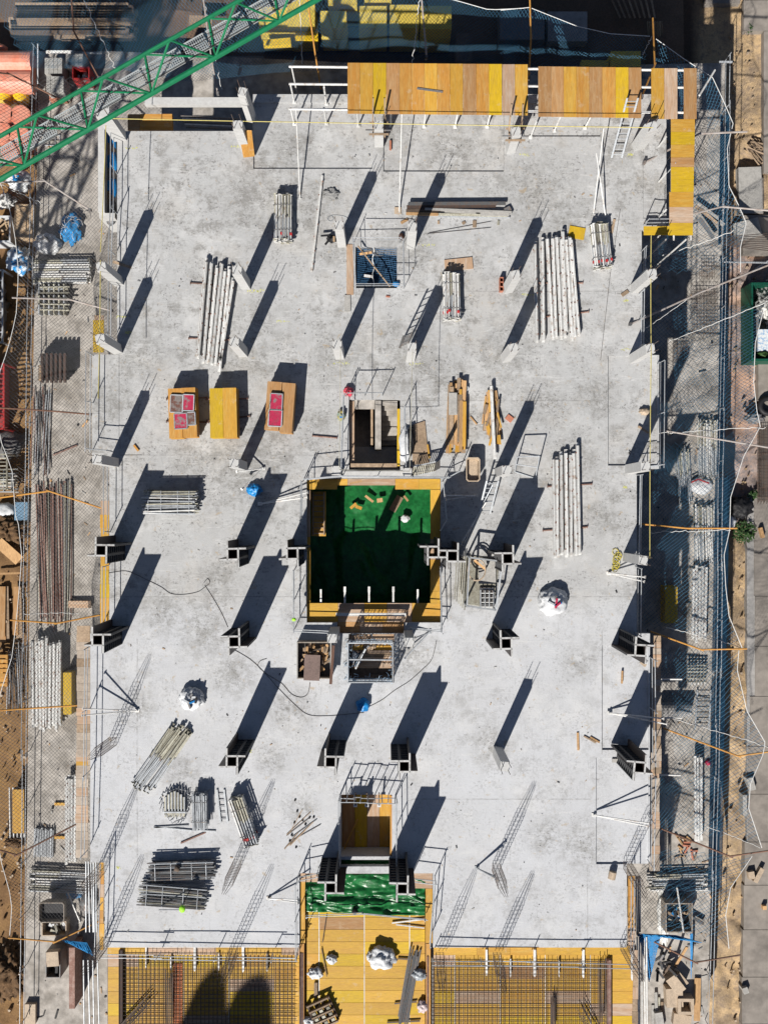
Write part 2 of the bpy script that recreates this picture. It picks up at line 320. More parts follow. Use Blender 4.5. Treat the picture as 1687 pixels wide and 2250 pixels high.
# podium, ground, roads
pz = -6.3
pod = MB(); pod.prism([P(86,112,pz)[:2],P(240,112,pz)[:2],P(1020,150,pz)[:2],P(1592,138,pz)[:2],P(1578,900,pz)[:2],P(1566,1700,pz)[:2],P(1552,2330,pz)[:2],P(54,2330,pz)[:2],P(66,1300,pz)[:2],P(78,560,pz)[:2]][::-1], -10.2, pz)
tag(obj('podium_slab', pod, M_PODIUM), kind='structure')
def soil_material():
    m = bpy.data.materials.new('soil_and_sand'); m.use_nodes = True; t=m.node_tree; N=t.nodes; L=t.links; b=N['Principled BSDF']; b.inputs['Roughness'].default_value=.95; b.inputs['Specular IOR Level'].default_value=.15
    tc=N.new('ShaderNodeTexCoord'); sx=N.new('ShaderNodeSeparateXYZ'); L.new(tc.outputs['Object'], sx.inputs[0])
    def nz(s,d=6,r=.65):
        n=N.new('ShaderNodeTexNoise'); n.inputs['Scale'].default_value=s; n.inputs['Detail'].default_value=d; n.inputs['Roughness'].default_value=r; L.new(tc.outputs['Object'], n.inputs['Vector']); return n.outputs['Fac']
    def rng(x,a,c,lo=0,hi=1):
        r=N.new('ShaderNodeMapRange'); r.inputs['From Min'].default_value=a; r.inputs['From Max'].default_value=c; r.inputs['To Min'].default_value=lo; r.inputs['To Max'].default_value=hi; L.new(x,r.inputs['Value']); return r.outputs[0]
    def mix(f,a,c):
        n=N.new('ShaderNodeMix'); n.data_type='RGBA'; L.new(f,n.inputs[0])
        for k,v in ((6,a),(7,c)):
            if isinstance(v,tuple): n.inputs[k].default_value=(*v,1)
            else: L.new(v,n.inputs[k])
        return n.outputs[2]
    left = mix(rng(nz(.5),.4,.62),(.25,.15,.065),(.17,.10,.05))
    right = mix(rng(nz(.9),.42,.6),(.46,.33,.19),(.30,.225,.15))
    right = mix(rng(nz(4),.5,.62,0,.7), right, (.22,.17,.13))
    vo=N.new('ShaderNodeTexVoronoi'); vo.inputs['Scale'].default_value=9; L.new(tc.outputs['Object'],vo.inputs['Vector'])
    grav = mix(vo.outputs['Color'],(.36,.27,.23),(.22,.20,.20)); grav = mix(rng(nz(.6),.45,.6), grav, (.42,.27,.19))
    gm=N.new('ShaderNodeMath'); gm.operation='ADD'; L.new(sx.outputs['Y'],gm.inputs[0]); L.new(rng(nz(.5),0,1,-3,3),gm.inputs[1])
    up = mix(rng(gm.outputs[0],-1,0), right, grav); gm2=N.new('ShaderNodeMath'); gm2.operation='ADD'; L.new(sx.outputs['Y'],gm2.inputs[0]); L.new(rng(nz(.5),0,1,-1,1),gm2.inputs[1])
    rr = mix(rng(gm2.outputs[0],13.5,14.2), up, right)
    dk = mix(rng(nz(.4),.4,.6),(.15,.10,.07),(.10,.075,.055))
    c = mix(rng(sx.outputs['X'],-2,2), left, rr)
    # the ground north of the building, under the stores, has a darker brown colour
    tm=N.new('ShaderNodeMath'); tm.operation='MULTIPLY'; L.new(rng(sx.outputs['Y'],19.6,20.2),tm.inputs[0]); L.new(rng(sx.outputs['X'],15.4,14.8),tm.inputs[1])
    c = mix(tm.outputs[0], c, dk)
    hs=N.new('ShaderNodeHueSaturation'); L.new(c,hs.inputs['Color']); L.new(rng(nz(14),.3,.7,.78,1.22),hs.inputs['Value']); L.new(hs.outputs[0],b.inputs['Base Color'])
    bp=N.new('ShaderNodeBump'); bp.inputs['Strength'].default_value=.6; bp.inputs['Distance'].default_value=.04; L.new(nz(10),bp.inputs['Height']); L.new(bp.outputs[0],b.inputs['Normal'])
    return m
M_SOIL = soil_material()
def axis():
    a=[]; x=-24.0
    while x<=24.0: a.append(x); x+=.14 if abs(x)>13.7 else 1.2
    return [-400,-160,-70,-38,-28]+a+[28,38,70,160,400]
ax = axis(); ay = [-400,-160,-70,-38,-30]+[-27+.2*i for i in range(271)]+[30,38,70,160,400]
mb = MB(); vs=[]
gz0 = -7.55
for y in ay:
    for x in ax:
        z = gz0
        if abs(x)<40 and abs(y)<40:
            a = noise.noise(Vector((x*.6,y*.6,3)))*.16+noise.noise(Vector((x*2.1,y*2.1,7)))*.09+abs(noise.noise(Vector((x*4.5,y*4.5,1))))*.07
            k = 1.0
            if x>15: k = 1.0 if x>16.9-.0*y else .8
            if y>19: k=.3
            if x>15: a=a*1.7+abs(noise.noise(Vector((x*1.1,y*1.1,22))))*.3-.1
            z += a*k
            if x>14: z-=1.85

        vs.append((x,y,z))
nx=len(ax); fs=[]
for j in range(len(ay)-1):
    for i in range(nx-1): q=j*nx+i; fs.append((q,q+1,q+nx+1,q+nx))
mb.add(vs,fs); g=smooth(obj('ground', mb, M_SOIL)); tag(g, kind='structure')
# road slabs at the right edge
road = thing('road', None, None, P(1687,1700,-9.1)); road['kind']='structure'
def rslab(px0,py0,px1,py1,z=-9.05,skew=0):
    a=P(px0+1,py0+.6,z); b=P(px1,py1-.6,z); mb=MB(); mb.box(a.x,b.y,-9.9,b.x+skew,a.y,z); obj('road_slab', mb, M_ROAD, road)
mb=MB(); u0=P(1640,1085,-9.09); u1=P(1860,2350,-9.09); mb.box(u0.x,u1.y,-9.9,u1.x,u0.y,-9.09); obj('road_base',mb,M_OLD,road)
yy=[1075,1215,1310,1420,1530,1640,1745,1850,1945,2043,2147,2250,2350]
xx=[1655,1655,1657,1657,1646,1641,1641,1634,1632,1630,1628,1628,1628]
for i in range(len(yy)-1):
    rslab(xx[i],yy[i],1760,yy[i+1],-9.05+.004*(i%3)); rslab(1763,yy[i],1860,yy[i+1],-9.06)
for (a,b,c,d) in ((1632,0,1760,68),(1676,68,1800,380),(1623,390,1676,470),(1630,472,1690,560),(1664,800,1760,880),(1672,880,1760,1072),(1548,-40,1625,8)): rslab(a,b,c,d,-9.0+R.uniform(-.02,.02))
# the ledge beam between stair core and well, beams of the bottom core
def cbox(name, t, x0,y0,x1,y1,z0,z1,m,kind='structure',parent=None):
    a=Q(t,x0,y0,z1); b=Q(t,x1,y1,z1); mb=MB(); mb.box(a.x,b.y,z0,b.x,a.y,z1); o=obj(name,mb,m,parent)
    if kind: tag(o,kind=kind)
    return o
def beam(label,t,x0,y0,x1,y1,z0,z1,m=M_CONC,name='concrete_beam'):
    o=cbox(name,t,x0,y0,x1,y1,z0,z1,m,None); return tag(o,label,'beam')
# upstand walls round the cores (walls of wells below the slab)
def wallbox(x0,y0,x1,y1,z0,z1,m,name='core_wall'):
    mb=MB(); mb.box((x0-843.5)*PX,(1125-y1)*PX,z0,(x1-843.5)*PX,(1125-y0)*PX,z1); return obj(name,mb,m)
W1=[]
# netted shaft walls
for (a,b,c,d) in ((773,634,880,642),(773,533,880,541),(772,541,780,634),(873,541,881,634)):
    tag(wallbox(a,b,c,d,-6.2,-.31,M_OLD,'shaft_wall'),kind='structure')
# stair core walls + stairs
for (a,b,c,d) in ((759,870,766,1040),(880,870,888,1040),(766,1034,880,1041),(766,869,880,877)):
    tag(wallbox(a,b,c,d,-6.2,-.31,M_OLD,'stair_wall'),kind='structure')
st = thing('staircase','bare concrete stair running down through the slab opening in two flights','staircase',P(823,955,-1.6))
n=9
for i in range(n):   # right flight down to the landing
    z=-.16-.165*i; y0=880+ i*10.4; mb=MB(); x0,x1=(838-843.5)*PX,(873-843.5)*PX
    mb.box(x0,(1125-(y0+10.2))*PX,z-.3,x1,(1125-y0)*PX,z); obj('step',mb,M_PODIUM,st)
mb=MB(); mb.box((768-843.5)*PX,(1125-1031)*PX,-1.85,(878-843.5)*PX,(1125-976)*PX,-1.65); obj('landing',mb,M_CONC,st)
for i in range(9):
    z=-1.8-.165*i; y1=976-i*9.9; mb=MB(); mb.box((771-843.5)*PX,(1125-y1)*PX,z-.3,(812-843.5)*PX,(1125-(y1-10.2))*PX,z); obj('step',mb,M_OLD,st)
mb=MB(); mb.box((824-843.5)*PX,(1125-985)*PX,-1.5,(837-843.5)*PX,(1125-880)*PX,-.02); obj('stringer',mb,M_PODIUM,st)
mb=MB(); mb.box((779-843.5)*PX,(1125-897)*PX,-.42,(823-843.5)*PX,(1125-878)*PX,-.26); obj('edge_board',mb,M_PODIUM,st)
mb=MB(); mb.box((814-843.5)*PX,(1125-975)*PX,-3.2,(819-843.5)*PX,(1125-880)*PX,-.5); obj('spine_wall',mb,M_OLDTIM,st)
mb=MB(); mb.box((872.4-843.5)*PX,(1125-1024)*PX,-.3,(878.6-843.5)*PX,(1125-898)*PX,-.06); obj('edge_board',mb,BV[0],st)
mb=MB(); mb.box((769-843.5)*PX,(1125-1028)*PX,-.3,(872-843.5)*PX,(1125-1018)*PX,-.12); obj('edge_board',mb,M_OLDTIM,st)
mb=MB(); mb.box((767.5-843.5)*PX,(1125-1030)*PX,-.4,(778-843.5)*PX,(1125-880)*PX,-.25); obj('edge_board',mb,BV[4],st)
# bottom core
for (a,b,c,d) in ((741,1740,748.6,1906),(861.4,1740,869,1906),(748.6,1883,861.4,1888),(748.6,1738,861.4,1745.6)):
    tag(wallbox(a,b,c,d,-3.1,-.31,M_CONC,'core_wall'),kind='structure')
core=thing('boarded_pit','orange boarded pit floor sunk in the core opening near the bottom','pit floor',P(805,1815,-1.2))
mb=MB(); mb.box((748.8-843.5)*PX,(1125-1882.6)*PX,-1.36,(861.2-843.5)*PX,(1125-1746)*PX,-1.26); obj('plywood_base',mb,M_DARKTIM,core)
for i,c in enumerate((3,0,4,1)):
    x0=750+i*27.9; mb=MB(); mb.box((x0-843.5)*PX,(1125-1882)*PX,-1.25,(x0+27.2-843.5)*PX,(1125-1747)*PX,-1.2-.004*i); obj('board',mb,BV[c],core)
mb=MB(); mb.box((857-843.5)*PX,(1125-1881)*PX,-.5,(861-843.5)*PX,(1125-1750)*PX,-.06); obj('edge_board',mb,BV[2],core)
mb=MB(); mb.bar(P(756,1866,-.9),P(786,1800,-1.1),.05,.05); obj('batten',mb,BV[1],core)
for x in (781,806,833):
    mb=MB(); mb.bar(P(x,1742,.5),P(x,1770,.35),.05,.06,M_DARKTIM); mb.box(P(x-4,0,0).x,P(0,1773,.35).y,.3,P(x+4,0,0).x,P(0,1767,.35).y,.38,M_BAG); obj('bracket',mb,M_DARKTIM,core)
beam('narrow concrete beam right below the boarded pit opening','K',552,640,872,662,-.28,-.04,M_OLD)
beam('pale concrete beam between the two steel forms and the large green tarpaulin','K',585,704,842,745,-.28,-.015)
beam('concrete beam between the stair opening and the large green well','E',566,1342,925,1384,-.35,.03)
for (a,b,c,d) in ((664,1040,670,1438),(974,1040,980,1438),(664,1040,980,1046),(664,1432,980,1438)):
    tag(wallbox(a,b,c,d,-3.19,-.37,M_DARKTIM,'well_shade_lining'),kind='structure')  # boarded on the left; the other sides added to darken the well
# ---- the well with green tarpaulin
def tarp_z(seed, amp):
    def f(u,v):
        q=Vector((u*3.2+seed,v*2.4,seed)); return amp*(abs(noise.noise(q+Vector((noise.noise(q*1.7)*.9,0,0))))*1.3-.4+.35*abs(noise.noise(q*3.1)))
    return f
for (x0,y0,x1,y1,z_) in ((670,1366,972,1396,-.36),(670,1327.5,972,1372,-.34),(762,1394,870,1503,-.62),(738,1390,892,1396,-.345),(670,1047,972,1065,-.345),(670,1047,680.5,1372,-.355),(947,1047,972,1372,-.35)):
    mb=MB(); mb.box((x0-843.5)*PX,(1125-y1)*PX,z_-.02,(x1-843.5)*PX,(1125-y0)*PX,z_); tag(obj('ledge_light_stop',mb,M_DARKTIM),kind='structure')  # unseen sheets added under the ledges to stop stray sun reaching the well
a,b=P(668,1046,-2.95),P(975,1046,-2.95); c,d=P(975,1430,-2.95),P(668,1430,-2.95)
t=sheet((a,b,c,d),90,100,tarp_z(2.2,.17)); o=smooth(single('green_tarpaulin',t,M_TARP,'large green tarpaulin spread over the floor of the deep square well','tarpaulin'))
for (x0,y0,x1,y1) in ((762,1391.8,870,1394.5),(762,1499,870,1502),(762,1392,766.5,1500),(865.6,1392,870,1500)):
    mb=MB(); mb.box((x0-843.5)*PX,(1125-y1)*PX,-.63,(x1-843.5)*PX,(1125-y0)*PX,-.301); tag(obj('pit_light_stop',mb,M_OLDTIM),kind='structure')  # boards added round the caged opening to block light leaking into the well
well=thing('well_ledge','ochre shuttering ledge lining the four sides of the deep green well','formwork ledge',P(820,1210,-.2))
def ledge(x0,y0,x1,y1,z1,m,nm='board',parent=None,h=.05):
    mb=MB(); mb.box((x0-843.5)*PX,(1125-y1)*PX,z1-h,(x1-843.5)*PX,(1125-y0)*PX,z1); return obj(nm,mb,m,parent or well)
for i,(x0,x1,c) in enumerate(((674.5,697,5),(697.4,740,1),(740.4,763,1),(763.4,868,4),(868.4,920,1),(920.4,967.5,5))):
    ledge(x0,1052,x1,1075 if i<2 or i>3 else 1066,-.22-.003*i,BH[c])
for i,(y0,y1,c) in enumerate(((1076,1185,5),(1185.4,1230,4),(1230.4,1300,1),(1300.4,1342,5))): ledge(946,y0,967.5,y1,-.23-.003*i,BV[c])
for i,(y0,y1,c) in enumerate(((1077,1180,4),(1180.4,1240,1),(1240.4,1325,5))): ledge(674.5,y0,681,y1,-.23-.003*i,BV[c])
for i,(x0,x1,c) in enumerate(((674.5,742,5),(742.4,800,4),(800.4,850,1),(850.4,905,4),(905.4,967.5,1))): ledge(x0,1326.4,x1,1367.6,-.22-.003*i,BH[c])
for i,(x0,x1,c) in enumerate(((742,790,3),(790.4,840,4),(840.4,887.6,3))): ledge(x0,1368,x1,1391.6,-.24-.003*i,BH[c])
for i,x in enumerate((704,757,810.5,864,918)): ledge(x-2,1296,x+2,1327,-.27,M_WHITE,'joist',h=.07)
for x in (757,810.5,864): ledge(x-2.6,1290,x+2.6,1302,-.26,M_WHITE,'joist_head',h=.05)
lad=thing('boarded_ladder','brown board with ladder rungs lying along the left wall of the deep well','ladder',P(700,1140,-.9))
mb=MB(); a,b=P(684,1080,-.9),P(716,1178,-.9); mb.box(a.x,b.y,-1.0,b.x,a.y,-.9); obj('board',mb,BV[1],lad)
for s in (688,712):
    mb=MB(); mb.bar(P(s,1082,-.84),P(s,1176,-.84),.05,.08); obj('side_rail',mb,M_OLDTIM,lad)
for i in range(8):
    mb=MB(); y=1088+i*12; mb.bar(P(689,y,-.84),P(711,y,-.84),.04,.04); obj('rung',mb,M_OLDTIM,lad)
def litter(label,t,x,y,z,L,Wd,ang,h,m,cat='wood offcut',name='wood_offcut',group=None):
    c=Q(t,x,y,z); mb=MB(); mb.rect((0,0),rad(ang),L,Wd,0,h); o=link(name,mb.mesh(name,m),None,(c.x,c.y,z+.004)); return tag(o,label,cat,group)
tz=-2.75
G='wood scraps scattered on the green tarpaulin in the well'
litter('long pale wood scrap on the green tarpaulin, nearest the upper edge','E',722,1510,tz,.42,.1,-38,.05,M_TIMBER,group=G)
litter('small square pale block on the green tarpaulin','E',786,1519,tz,.24,.17,8,.06,M_TIMBER,group=G)
litter('short ochre wood scrap, left piece of the pair on the tarpaulin','E',626,1553,tz,.32,.12,40,.06,BV[1],group=G)
litter('stubby ochre wood scrap, right piece of the pair on the tarpaulin','E',658,1562,tz,.28,.13,-20,.07,BV[1],group=G)
litter('slim pale wood scrap right of the shadow on the green tarpaulin','E',945,1508,tz,.28,.09,-52,.05,M_TIMBER,group=G)
litter('dark reddish board lying in the shadow band on the green tarpaulin','E',885,1540,tz,.7,.3,60,.05,M_OLDTIM,cat='board',name='board_offcut')
o=obj('white_rag',blob(Q('E',940,1630,tz),.2,.17,.08,3,.5),M_BAG); tag(o,'crumpled white rag on the green tarpaulin','rag'); smooth(o)
# ---- bottom recess: tarpaulin and boarded deck
a,b=P(670,1920,-.2),P(934,1920,-.2); c,d=P(934,2012,-.16),P(672,2003,-.16)
f0=tarp_z(5.1,.19); t=sheet((a,b,c,d),90,36,lambda u,v: f0(u*1.2,v*1.4)+.05-.03*v+.0)
smooth(single('green_tarpaulin',t,M_TARP,'green tarpaulin draped across the recess between the two bottom steel forms','tarpaulin'))
a,b=P(749.5,1889.5,-.5),P(861,1889.5,-.5); c,d=P(861,1904,-.5),P(749.5,1904,-.5)
smooth(single('green_tarpaulin',sheet((a,b,c,d),30,8,tarp_z(8,.1)),M_TARP,'narrow green tarpaulin strip between the two concrete beams','tarpaulin'))
dk=thing('centre_deck','yellow shuttering board deck filling the recess at the bottom centre','shuttering deck',P(800,2120,-.3))
rr=random.Random(3)
def deck(parent,x0,y0,x1,y1,z,bw,bh,off=0,pat=None,m=BH):
    y=y0; r=0
    while y<y1-1:
        ye=min(y+bh,y1); x=x0-(off if off else 0); k=0
        while x<x1-1:
            xe=min(x+bw,x1); xs=max(x,x0)
            if xe-xs>2:
                c=pat(r,k) if pat else rr.choice((0,0,1,1,2)); mb=MB(); mb.box((xs+.3-843.5)*PX,(1125-ye+.3)*PX,z-.03,(xe-.3-843.5)*PX,(1125-y-.3)*PX,z+rr.uniform(-.003,.003)); obj('board',mb,m[c],parent)
            x=xe if x>=x0 else x+bw; k+=1
        y=ye; r+=1
mb=MB(); mb.box((659-843.5)*PX,(1125-2340)*PX,-.4,(950-843.5)*PX,(1125-1920)*PX,-.345); obj('plywood_base',mb,M_DARKTIM,dk)
dpat=lambda r,k: [[1,0,1,1],[3,3,0,0],[1,1,1,1],[1,0,1,1],[1,0,1,3],[1,0,0,1],[0,1,0,1],[1,1,0,1]][r%8][k%4] if not (r==1 and k==0) else 1
rows=[1995,2022,2049,2076,2103,2130,2157,2184,2211,2238,2265,2292,2319]
for r in range(len(rows)-1):
    for k,(x0,x1) in enumerate(((671,699),(701,799),(801,899),(901,934))):
        mb=MB(); mb.box((x0-843.5)*PX,(1125-rows[r+1]+.35)*PX,-.33,(x1-843.5)*PX,(1125-rows[r]-.35)*PX,-.3+rr.uniform(-.003,.003))
        c=rr.choice((5,5,5,5,0,5,1)); c=3 if (r,k)==(1,1) else c
        obj('board',mb,BH[c],dk)
for x in (700,800,900):
    mb=MB(); mb.box((x-.9-843.5)*PX,(1125-2330)*PX,-.34,(x+.9-843.5)*PX,(1125-1995)*PX,-.31); obj('joint_strip',mb,M_WHITE,dk)
for (x0,y0,x1,y1,c) in ((659,1920,670,2075,1),(659,2076,668,2330,2),(935,1955,950,2075,1),(936,2076,946,2330,2),(659,1919.5,698,1940,2),(858,1921,872,1941,2),(900,1921,950,1954,2)):
    mb=MB(); mb.box((x0-843.5)*PX,(1125-y1)*PX,-.3,(x1-843.5)*PX,(1125-y0)*PX,-.12 if c==1 else -.1); obj('edge_board',mb,BV[c] if y1-y0>40 else BH[4],dk)
# ---- side decks with rebar mats
def side_deck(x0,x1,xl,label,seed):
    t=thing('side_deck',label,'shuttering deck',P((x0+x1)/2,2160,-.28)); rr.seed(seed)
    mb=MB(); mb.box((x0-843.5)*PX,(1125-2340)*PX,-.4,(x1-843.5)*PX,(1125-2083)*PX,-.345); obj('plywood_base',mb,M_DARKTIM,t)
    y=2083.5; x=x0+1
    while x<x1-2:
        xe=min(x+R.uniform(70,100),x1); mb=MB(); mb.box((x+.4-843.5)*PX,(1125-2104)*PX,-.3,(xe-843.5)*PX,(1125-y)*PX,-.24+rr.uniform(-.003,.003)); obj('edge_board',mb,BH[rr.choice((5,5,1,4))],t); x=xe
    y=2104.5; r=0
    while y<2335:
        for k in range(-1,5):
            xa=max(x0+1,xl+k*100); xb=min(x1-1,xl+k*100+99)
            if xb-xa<3: continue
            mb=MB(); mb.box((xa+.4-843.5)*PX,(1125-y-26.6)*PX,-.34,(xb-843.5)*PX,(1125-y)*PX,-.305+rr.uniform(-.003,.003)); obj('board',mb,BH[rr.choice((5,5,5,5,1,0,4)) if not (seed==2 and r==1 and k==1) else 3],t)
        y+=27.2; r+=1
    for k in range(0,5):
        xa=xl+k*100
        if x0+5<xa<x1-5:
            mb=MB(); mb.box((xa-1.2-843.5)*PX,(1125-2335)*PX,-.35,(xa+.2-843.5)*PX,(1125-2104)*PX,-.31); obj('joint_strip',mb,M_WHITE,t)
    return t
side_deck(232,657,301,'ochre shuttering deck under the rebar mat at the lower left',1)
side_deck(952,1400,1000,'ochre shuttering deck under the rebar mat at the lower right',2)
def joist(x,ya,yb,w=2.0): 
    a=P(x,ya,-.2); b=P(x,yb,-.2); mb=MB(); mb.box(a.x-w*PX,b.y,-.23,a.x+w*PX,a.y,-.14)
    mb.prism([(a.x-w*PX,b.y-.002),(a.x,b.y-.09),(a.x+w*PX,b.y-.002)],-.23,-.14); return mb
GJ='white joist ends along the bottom edge of the slab'
JL=['first white joist end from the left on the bottom edge','second white joist end from the left on the bottom edge, long','third white joist end from the left on the bottom edge, short','fourth white joist end from the left on the bottom edge, wide and pointed','fifth white joist end from the left on the bottom edge, short','sixth white joist end from the left on the bottom edge, wide and pointed','last white joist end on the bottom edge before the centre deck','white joist end beside the left side of the centre deck','slim white joist end over the lower right mat, first from the left','wide white joist end over the lower right mat, third from the left','slim white joist end over the lower right mat, middle one','wide white joist end over the lower right mat, second from the right','white joist end at the lower right corner of the decks','wide white joist end nearest the right side of the centre deck']
for i,(t,x,ya,yb,w) in enumerate((('J',745,1215,1310,1.6),('J',890,1165,1305,1.6),('J',1040,1245,1318,1.2),('J',1185,1165,1325,2.6),('J',1331,1225,1318,1.4),('J',1478,1165,1330,2.6),('J',1625,1230,1320,1.4),
        ('K',103,1230,1330,1.6),('L',93,1260,1360,1.3),('L',240,1205,1360,2.6),('L',388,1270,1360,1.3),('L',535,1205,1365,2.6),('L',830,1215,1380,2.2),('K',1433,1205,1350,2.2))):
    o=TILE[t]; single('joist_end',joist(o[0]+x/2.765,o[1]+ya/2.765,o[1]+yb/2.765,w),M_WHITE,JL[i],'joist',GJ)
def rebar_mat(x0,y0,x1,y1,z,sp,label):
    t=thing('rebar_mat',label,'rebar mat',P((x0+x1)/2,(y0+y1)/2,z))
    a=P(x0,y0,z); b=P(x1,y1,z); Lx=b.x-a.x; Ly=a.y-b.y
    mh=MB(); mh.tube([(0,0,0),(Lx,0,0)],.0095,4); mh=mh.mesh('rebar',M_REBAR); mv=MB(); mv.tube([(0,0,0),(0,-Ly,0)],.0095,4); mv=mv.mesh('rebar',M_REBAR)
    for lay in (0,1):
        n=int(Lx/sp)
        for i in range(n+1): link('rebar',mv,t,(a.x+i*sp+R.uniform(-.015,.015)+lay*.03-WL[t.name].x,a.y-WL[t.name].y+R.uniform(-.05,.1),lay*.13))
        n=int(Ly/sp)
        for i in range(n+1): link('rebar',mh,t,(a.x-WL[t.name].x+R.uniform(-.08,.05),a.y-i*sp+R.uniform(-.015,.015)+lay*.03-WL[t.name].y,lay*.13+.022))
    return t
rebar_mat(268,2092,650,2330,-.27,.165,'double layer grid of thin rebar over the lower left ochre deck')
rebar_mat(944,2112,1330,2330,-.27,.165,'double layer grid of thin rebar over the lower right ochre deck')
for (t,x0,y0,x1,y1,m,l) in (('J',722,1215,745,1659,M_RUSTDK,'dark rusty edge beam left of the lower left rebar mat'),('K',302,1230,322,1659,M_RUST,'rusty edge beam on the left side of the centre deck'),
        ('K',1072,1250,1084,1659,M_RUST,'rusty edge beam on the right side of the centre deck'),('L',682,1275,706,1659,M_RUST,'rusty edge beam right of the lower right rebar mat')):
    a=Q(t,x0,y0,-.05); b=Q(t,x1,y1+120,-.05); mb=MB(); mb.box(a.x,b.y,-.3,b.x,a.y,-.08); mb.box(a.x,b.y,-.08,a.x+.03,a.y,-.05); single('edge_beam',mb,m,l,'edge beam')
def rbundle(t,x0,y0,x1,y1,n,wd,z,label,r=.014,m=M_REBAR,jit=.03,cat='rebar bundle',name='rebar_bundle',part='rebar'):
    a=Q(t,x0,y0,z); b=Q(t,x1,y1,z); d=(b-a).normalized(); s=Vector((-d.y,d.x,0)); T=thing(name,label,cat,(a+b)/2)
    for i in range(n):
        u=(i/(max(1,n-1))-.5)*wd; e=R.uniform(-.25,.2); f=R.uniform(-.2,.25); mb=MB(); k=R.random()*.06
        mb.tube([a+s*(u+R.uniform(-jit,jit))+d*e+Vector((0,0,k)),b+s*(u+R.uniform(-jit,jit))+d*f+Vector((0,0,k))],r,5); obj(part,mb,m,T)
    return T
rbundle('J',1030,1350,1025,1700,10,.3,-.05,'dense dark bundle of rebars lying on the lower left mat')
rbundle('J',900,1520,740,1690,9,.35,-.05,'skewed loose bundle of rebars lying across the lower left mat')
rbundle('L',350,1520,350,1700,9,.16,-.05,'short dark bundle of rebars on the lower right mat',jit=.015)
rbundle('L',650,1290,650,1660,7,.3,-.05,'loose dark rebars along the right side of the lower right mat',jit=.04)
rbundle('L',520,1570,600,1720,6,.3,-.05,'skewed rebars across the lower right corner of the mat',jit=.05)
rbundle('K',1000,1225,925,1640,9,.42,-.24,'bundle of dark steel pipes lying on the centre deck',r=.03,m=M_STEEL,jit=.02,cat='pipe bundle',name='pipe_bundle',part='pipe')
# columns of the lower storeys (they carry the slab)
lowcol=MB(); lowcol.box(-.17,-.17,-6.3,.17,.17,-3.45); lowcol=lowcol.mesh('lower_column',M_OLD)
lc2=MB(); lc2.box(-.17,-.17,-3.2,.17,.17,-.3); lc2=lc2.mesh('lower_column',M_OLD)
# ================================================================ COLUMNS, FORMS, CAGES
COLH=2.6
def colproto(h=COLH,s=.34):
    t=thing('concrete_column','x','column'); mb=MB(); a=s/2; mb.box(-a,-a,0,a,a,h); obj('shaft',mb,M_CONC,t)
    for dx,dy in ((-1,-1),(1,-1),(1,1),(-1,1)):
        mb=MB(); x=dx*(a-.04); y=dy*(a-.04); mb.tube([(x,y,h-.01),(x+dx*.01,y+dy*.01,h+R.uniform(.5,.7))],.012,5); obj('starter_bar',mb,M_REBAR,t)
    return t
proto=colproto(); first=[True]
GC='bare concrete columns standing on the slab'
COLS=[('A',730,832,'pale column at the top left corner of the slab, partly under the green jib',6),
('A',1500,905,'column with an ochre sheet leaned against it at the upper left',0),
('B',782,870,'column below the left part of the board platform with a timber collar',0),
('C',92,905,'column below the right part of the board platform with a timber collar',8),
('C',868,888,'widest leaning column under the ladder at the top right corner',18),
('B',557,1478,'column left of the small netted shaft',0),
('B',972,1488,'column right of the small netted shaft',0),
('D',722,190,'column on the left edge beside the strapped prop bundle',10),
('D',716,602,'column on the left edge beside the yellow panel',10),
('D',698,1290,'column on the left edge above the brown timber arm, lower end of the left bay',0),
('E',-25,212,'column just right of the long white beam row at the upper left',0),
('E',-40,622,'column below the long white beam row at the upper left',0),
('E',545,638,'lone column straight above the stair opening',0),
('E',970,652,'column with the upright ladder at its side',0),
('E',1560,238,'column with a small hollow brick standing beside it',12),
('E',1548,655,'column left of the wide white beam row at the centre right',12),
('E',1510,1352,'column beside the tilted guard frame, right of the beige tub',0),
('E',-42,1312,'column with a white push-pull frame beside it, right of the plywood stacks',0),
('F',852,232,'column on the right edge, upper one of the pair beside the dark gap',8),
('F',842,658,'column on the right edge just above the right bay',8),
('F',815,1330,'column on the right edge at the lower end of the right bay',0),
('I',802,345,'column on the right edge with coiled yellow rope beside it',-6),
('H',1500,1520,'lone grey column in the lower right of the slab',-6),
('H',516,790,'column at the left corner of the orange landing, above the scrap crate',0),
('H',957,812,'column at the right corner of the orange landing',0),
('E',524,1340,'short column at the lower left corner of the stair opening',0),
('E',952,1352,'short column at the lower right corner of the stair opening',0),
('A',1530,722,'column at the upper left corner of the slab beyond the sheeted one',-12)]
colpos=[]
for i,(t,x,y,lab,rz) in enumerate(COLS):
    p=Q(t,x,y,0); o=proto if i==0 else copy_tree(proto); o.location=p; o.rotation_euler.z=rad(rz); o['label']=lab; o['group']=GC
    if lab.startswith('short'): o.scale=(1.05,1.05,.12)
    elif lab.startswith('widest'): o.scale=(1.3,1.0,.82)
    elif 'part of the board platform' in lab: o.scale=(1,1,.74)
    elif 'green jib' in lab: o.scale=(1.5,1,1)
    elif i==27: o.location=Q(t,x,y,-.1); o.scale=(.9,.9,1.05)
    else: o.scale=(R.uniform(.97,1.04),R.uniform(.97,1.04),1)
    colpos.append(p)
low=[(300,400),(545,400),(840,400),(1110,400),(1370,400),(300,620),(545,620),(1110,620),(1370,620),(300,1010),(545,1010),(1100,1010),(1380,1010),(300,1300),(545,1300),(1100,1300),(1370,1300),(300,1650),(545,1650),(1100,1650),(1390,1650),(300,2050),(545,2050),(1100,2050),(1350,2050),(690,1500),(900,1500)]
gr=thing('lower_columns_frame',None,None); gr['kind']='structure'
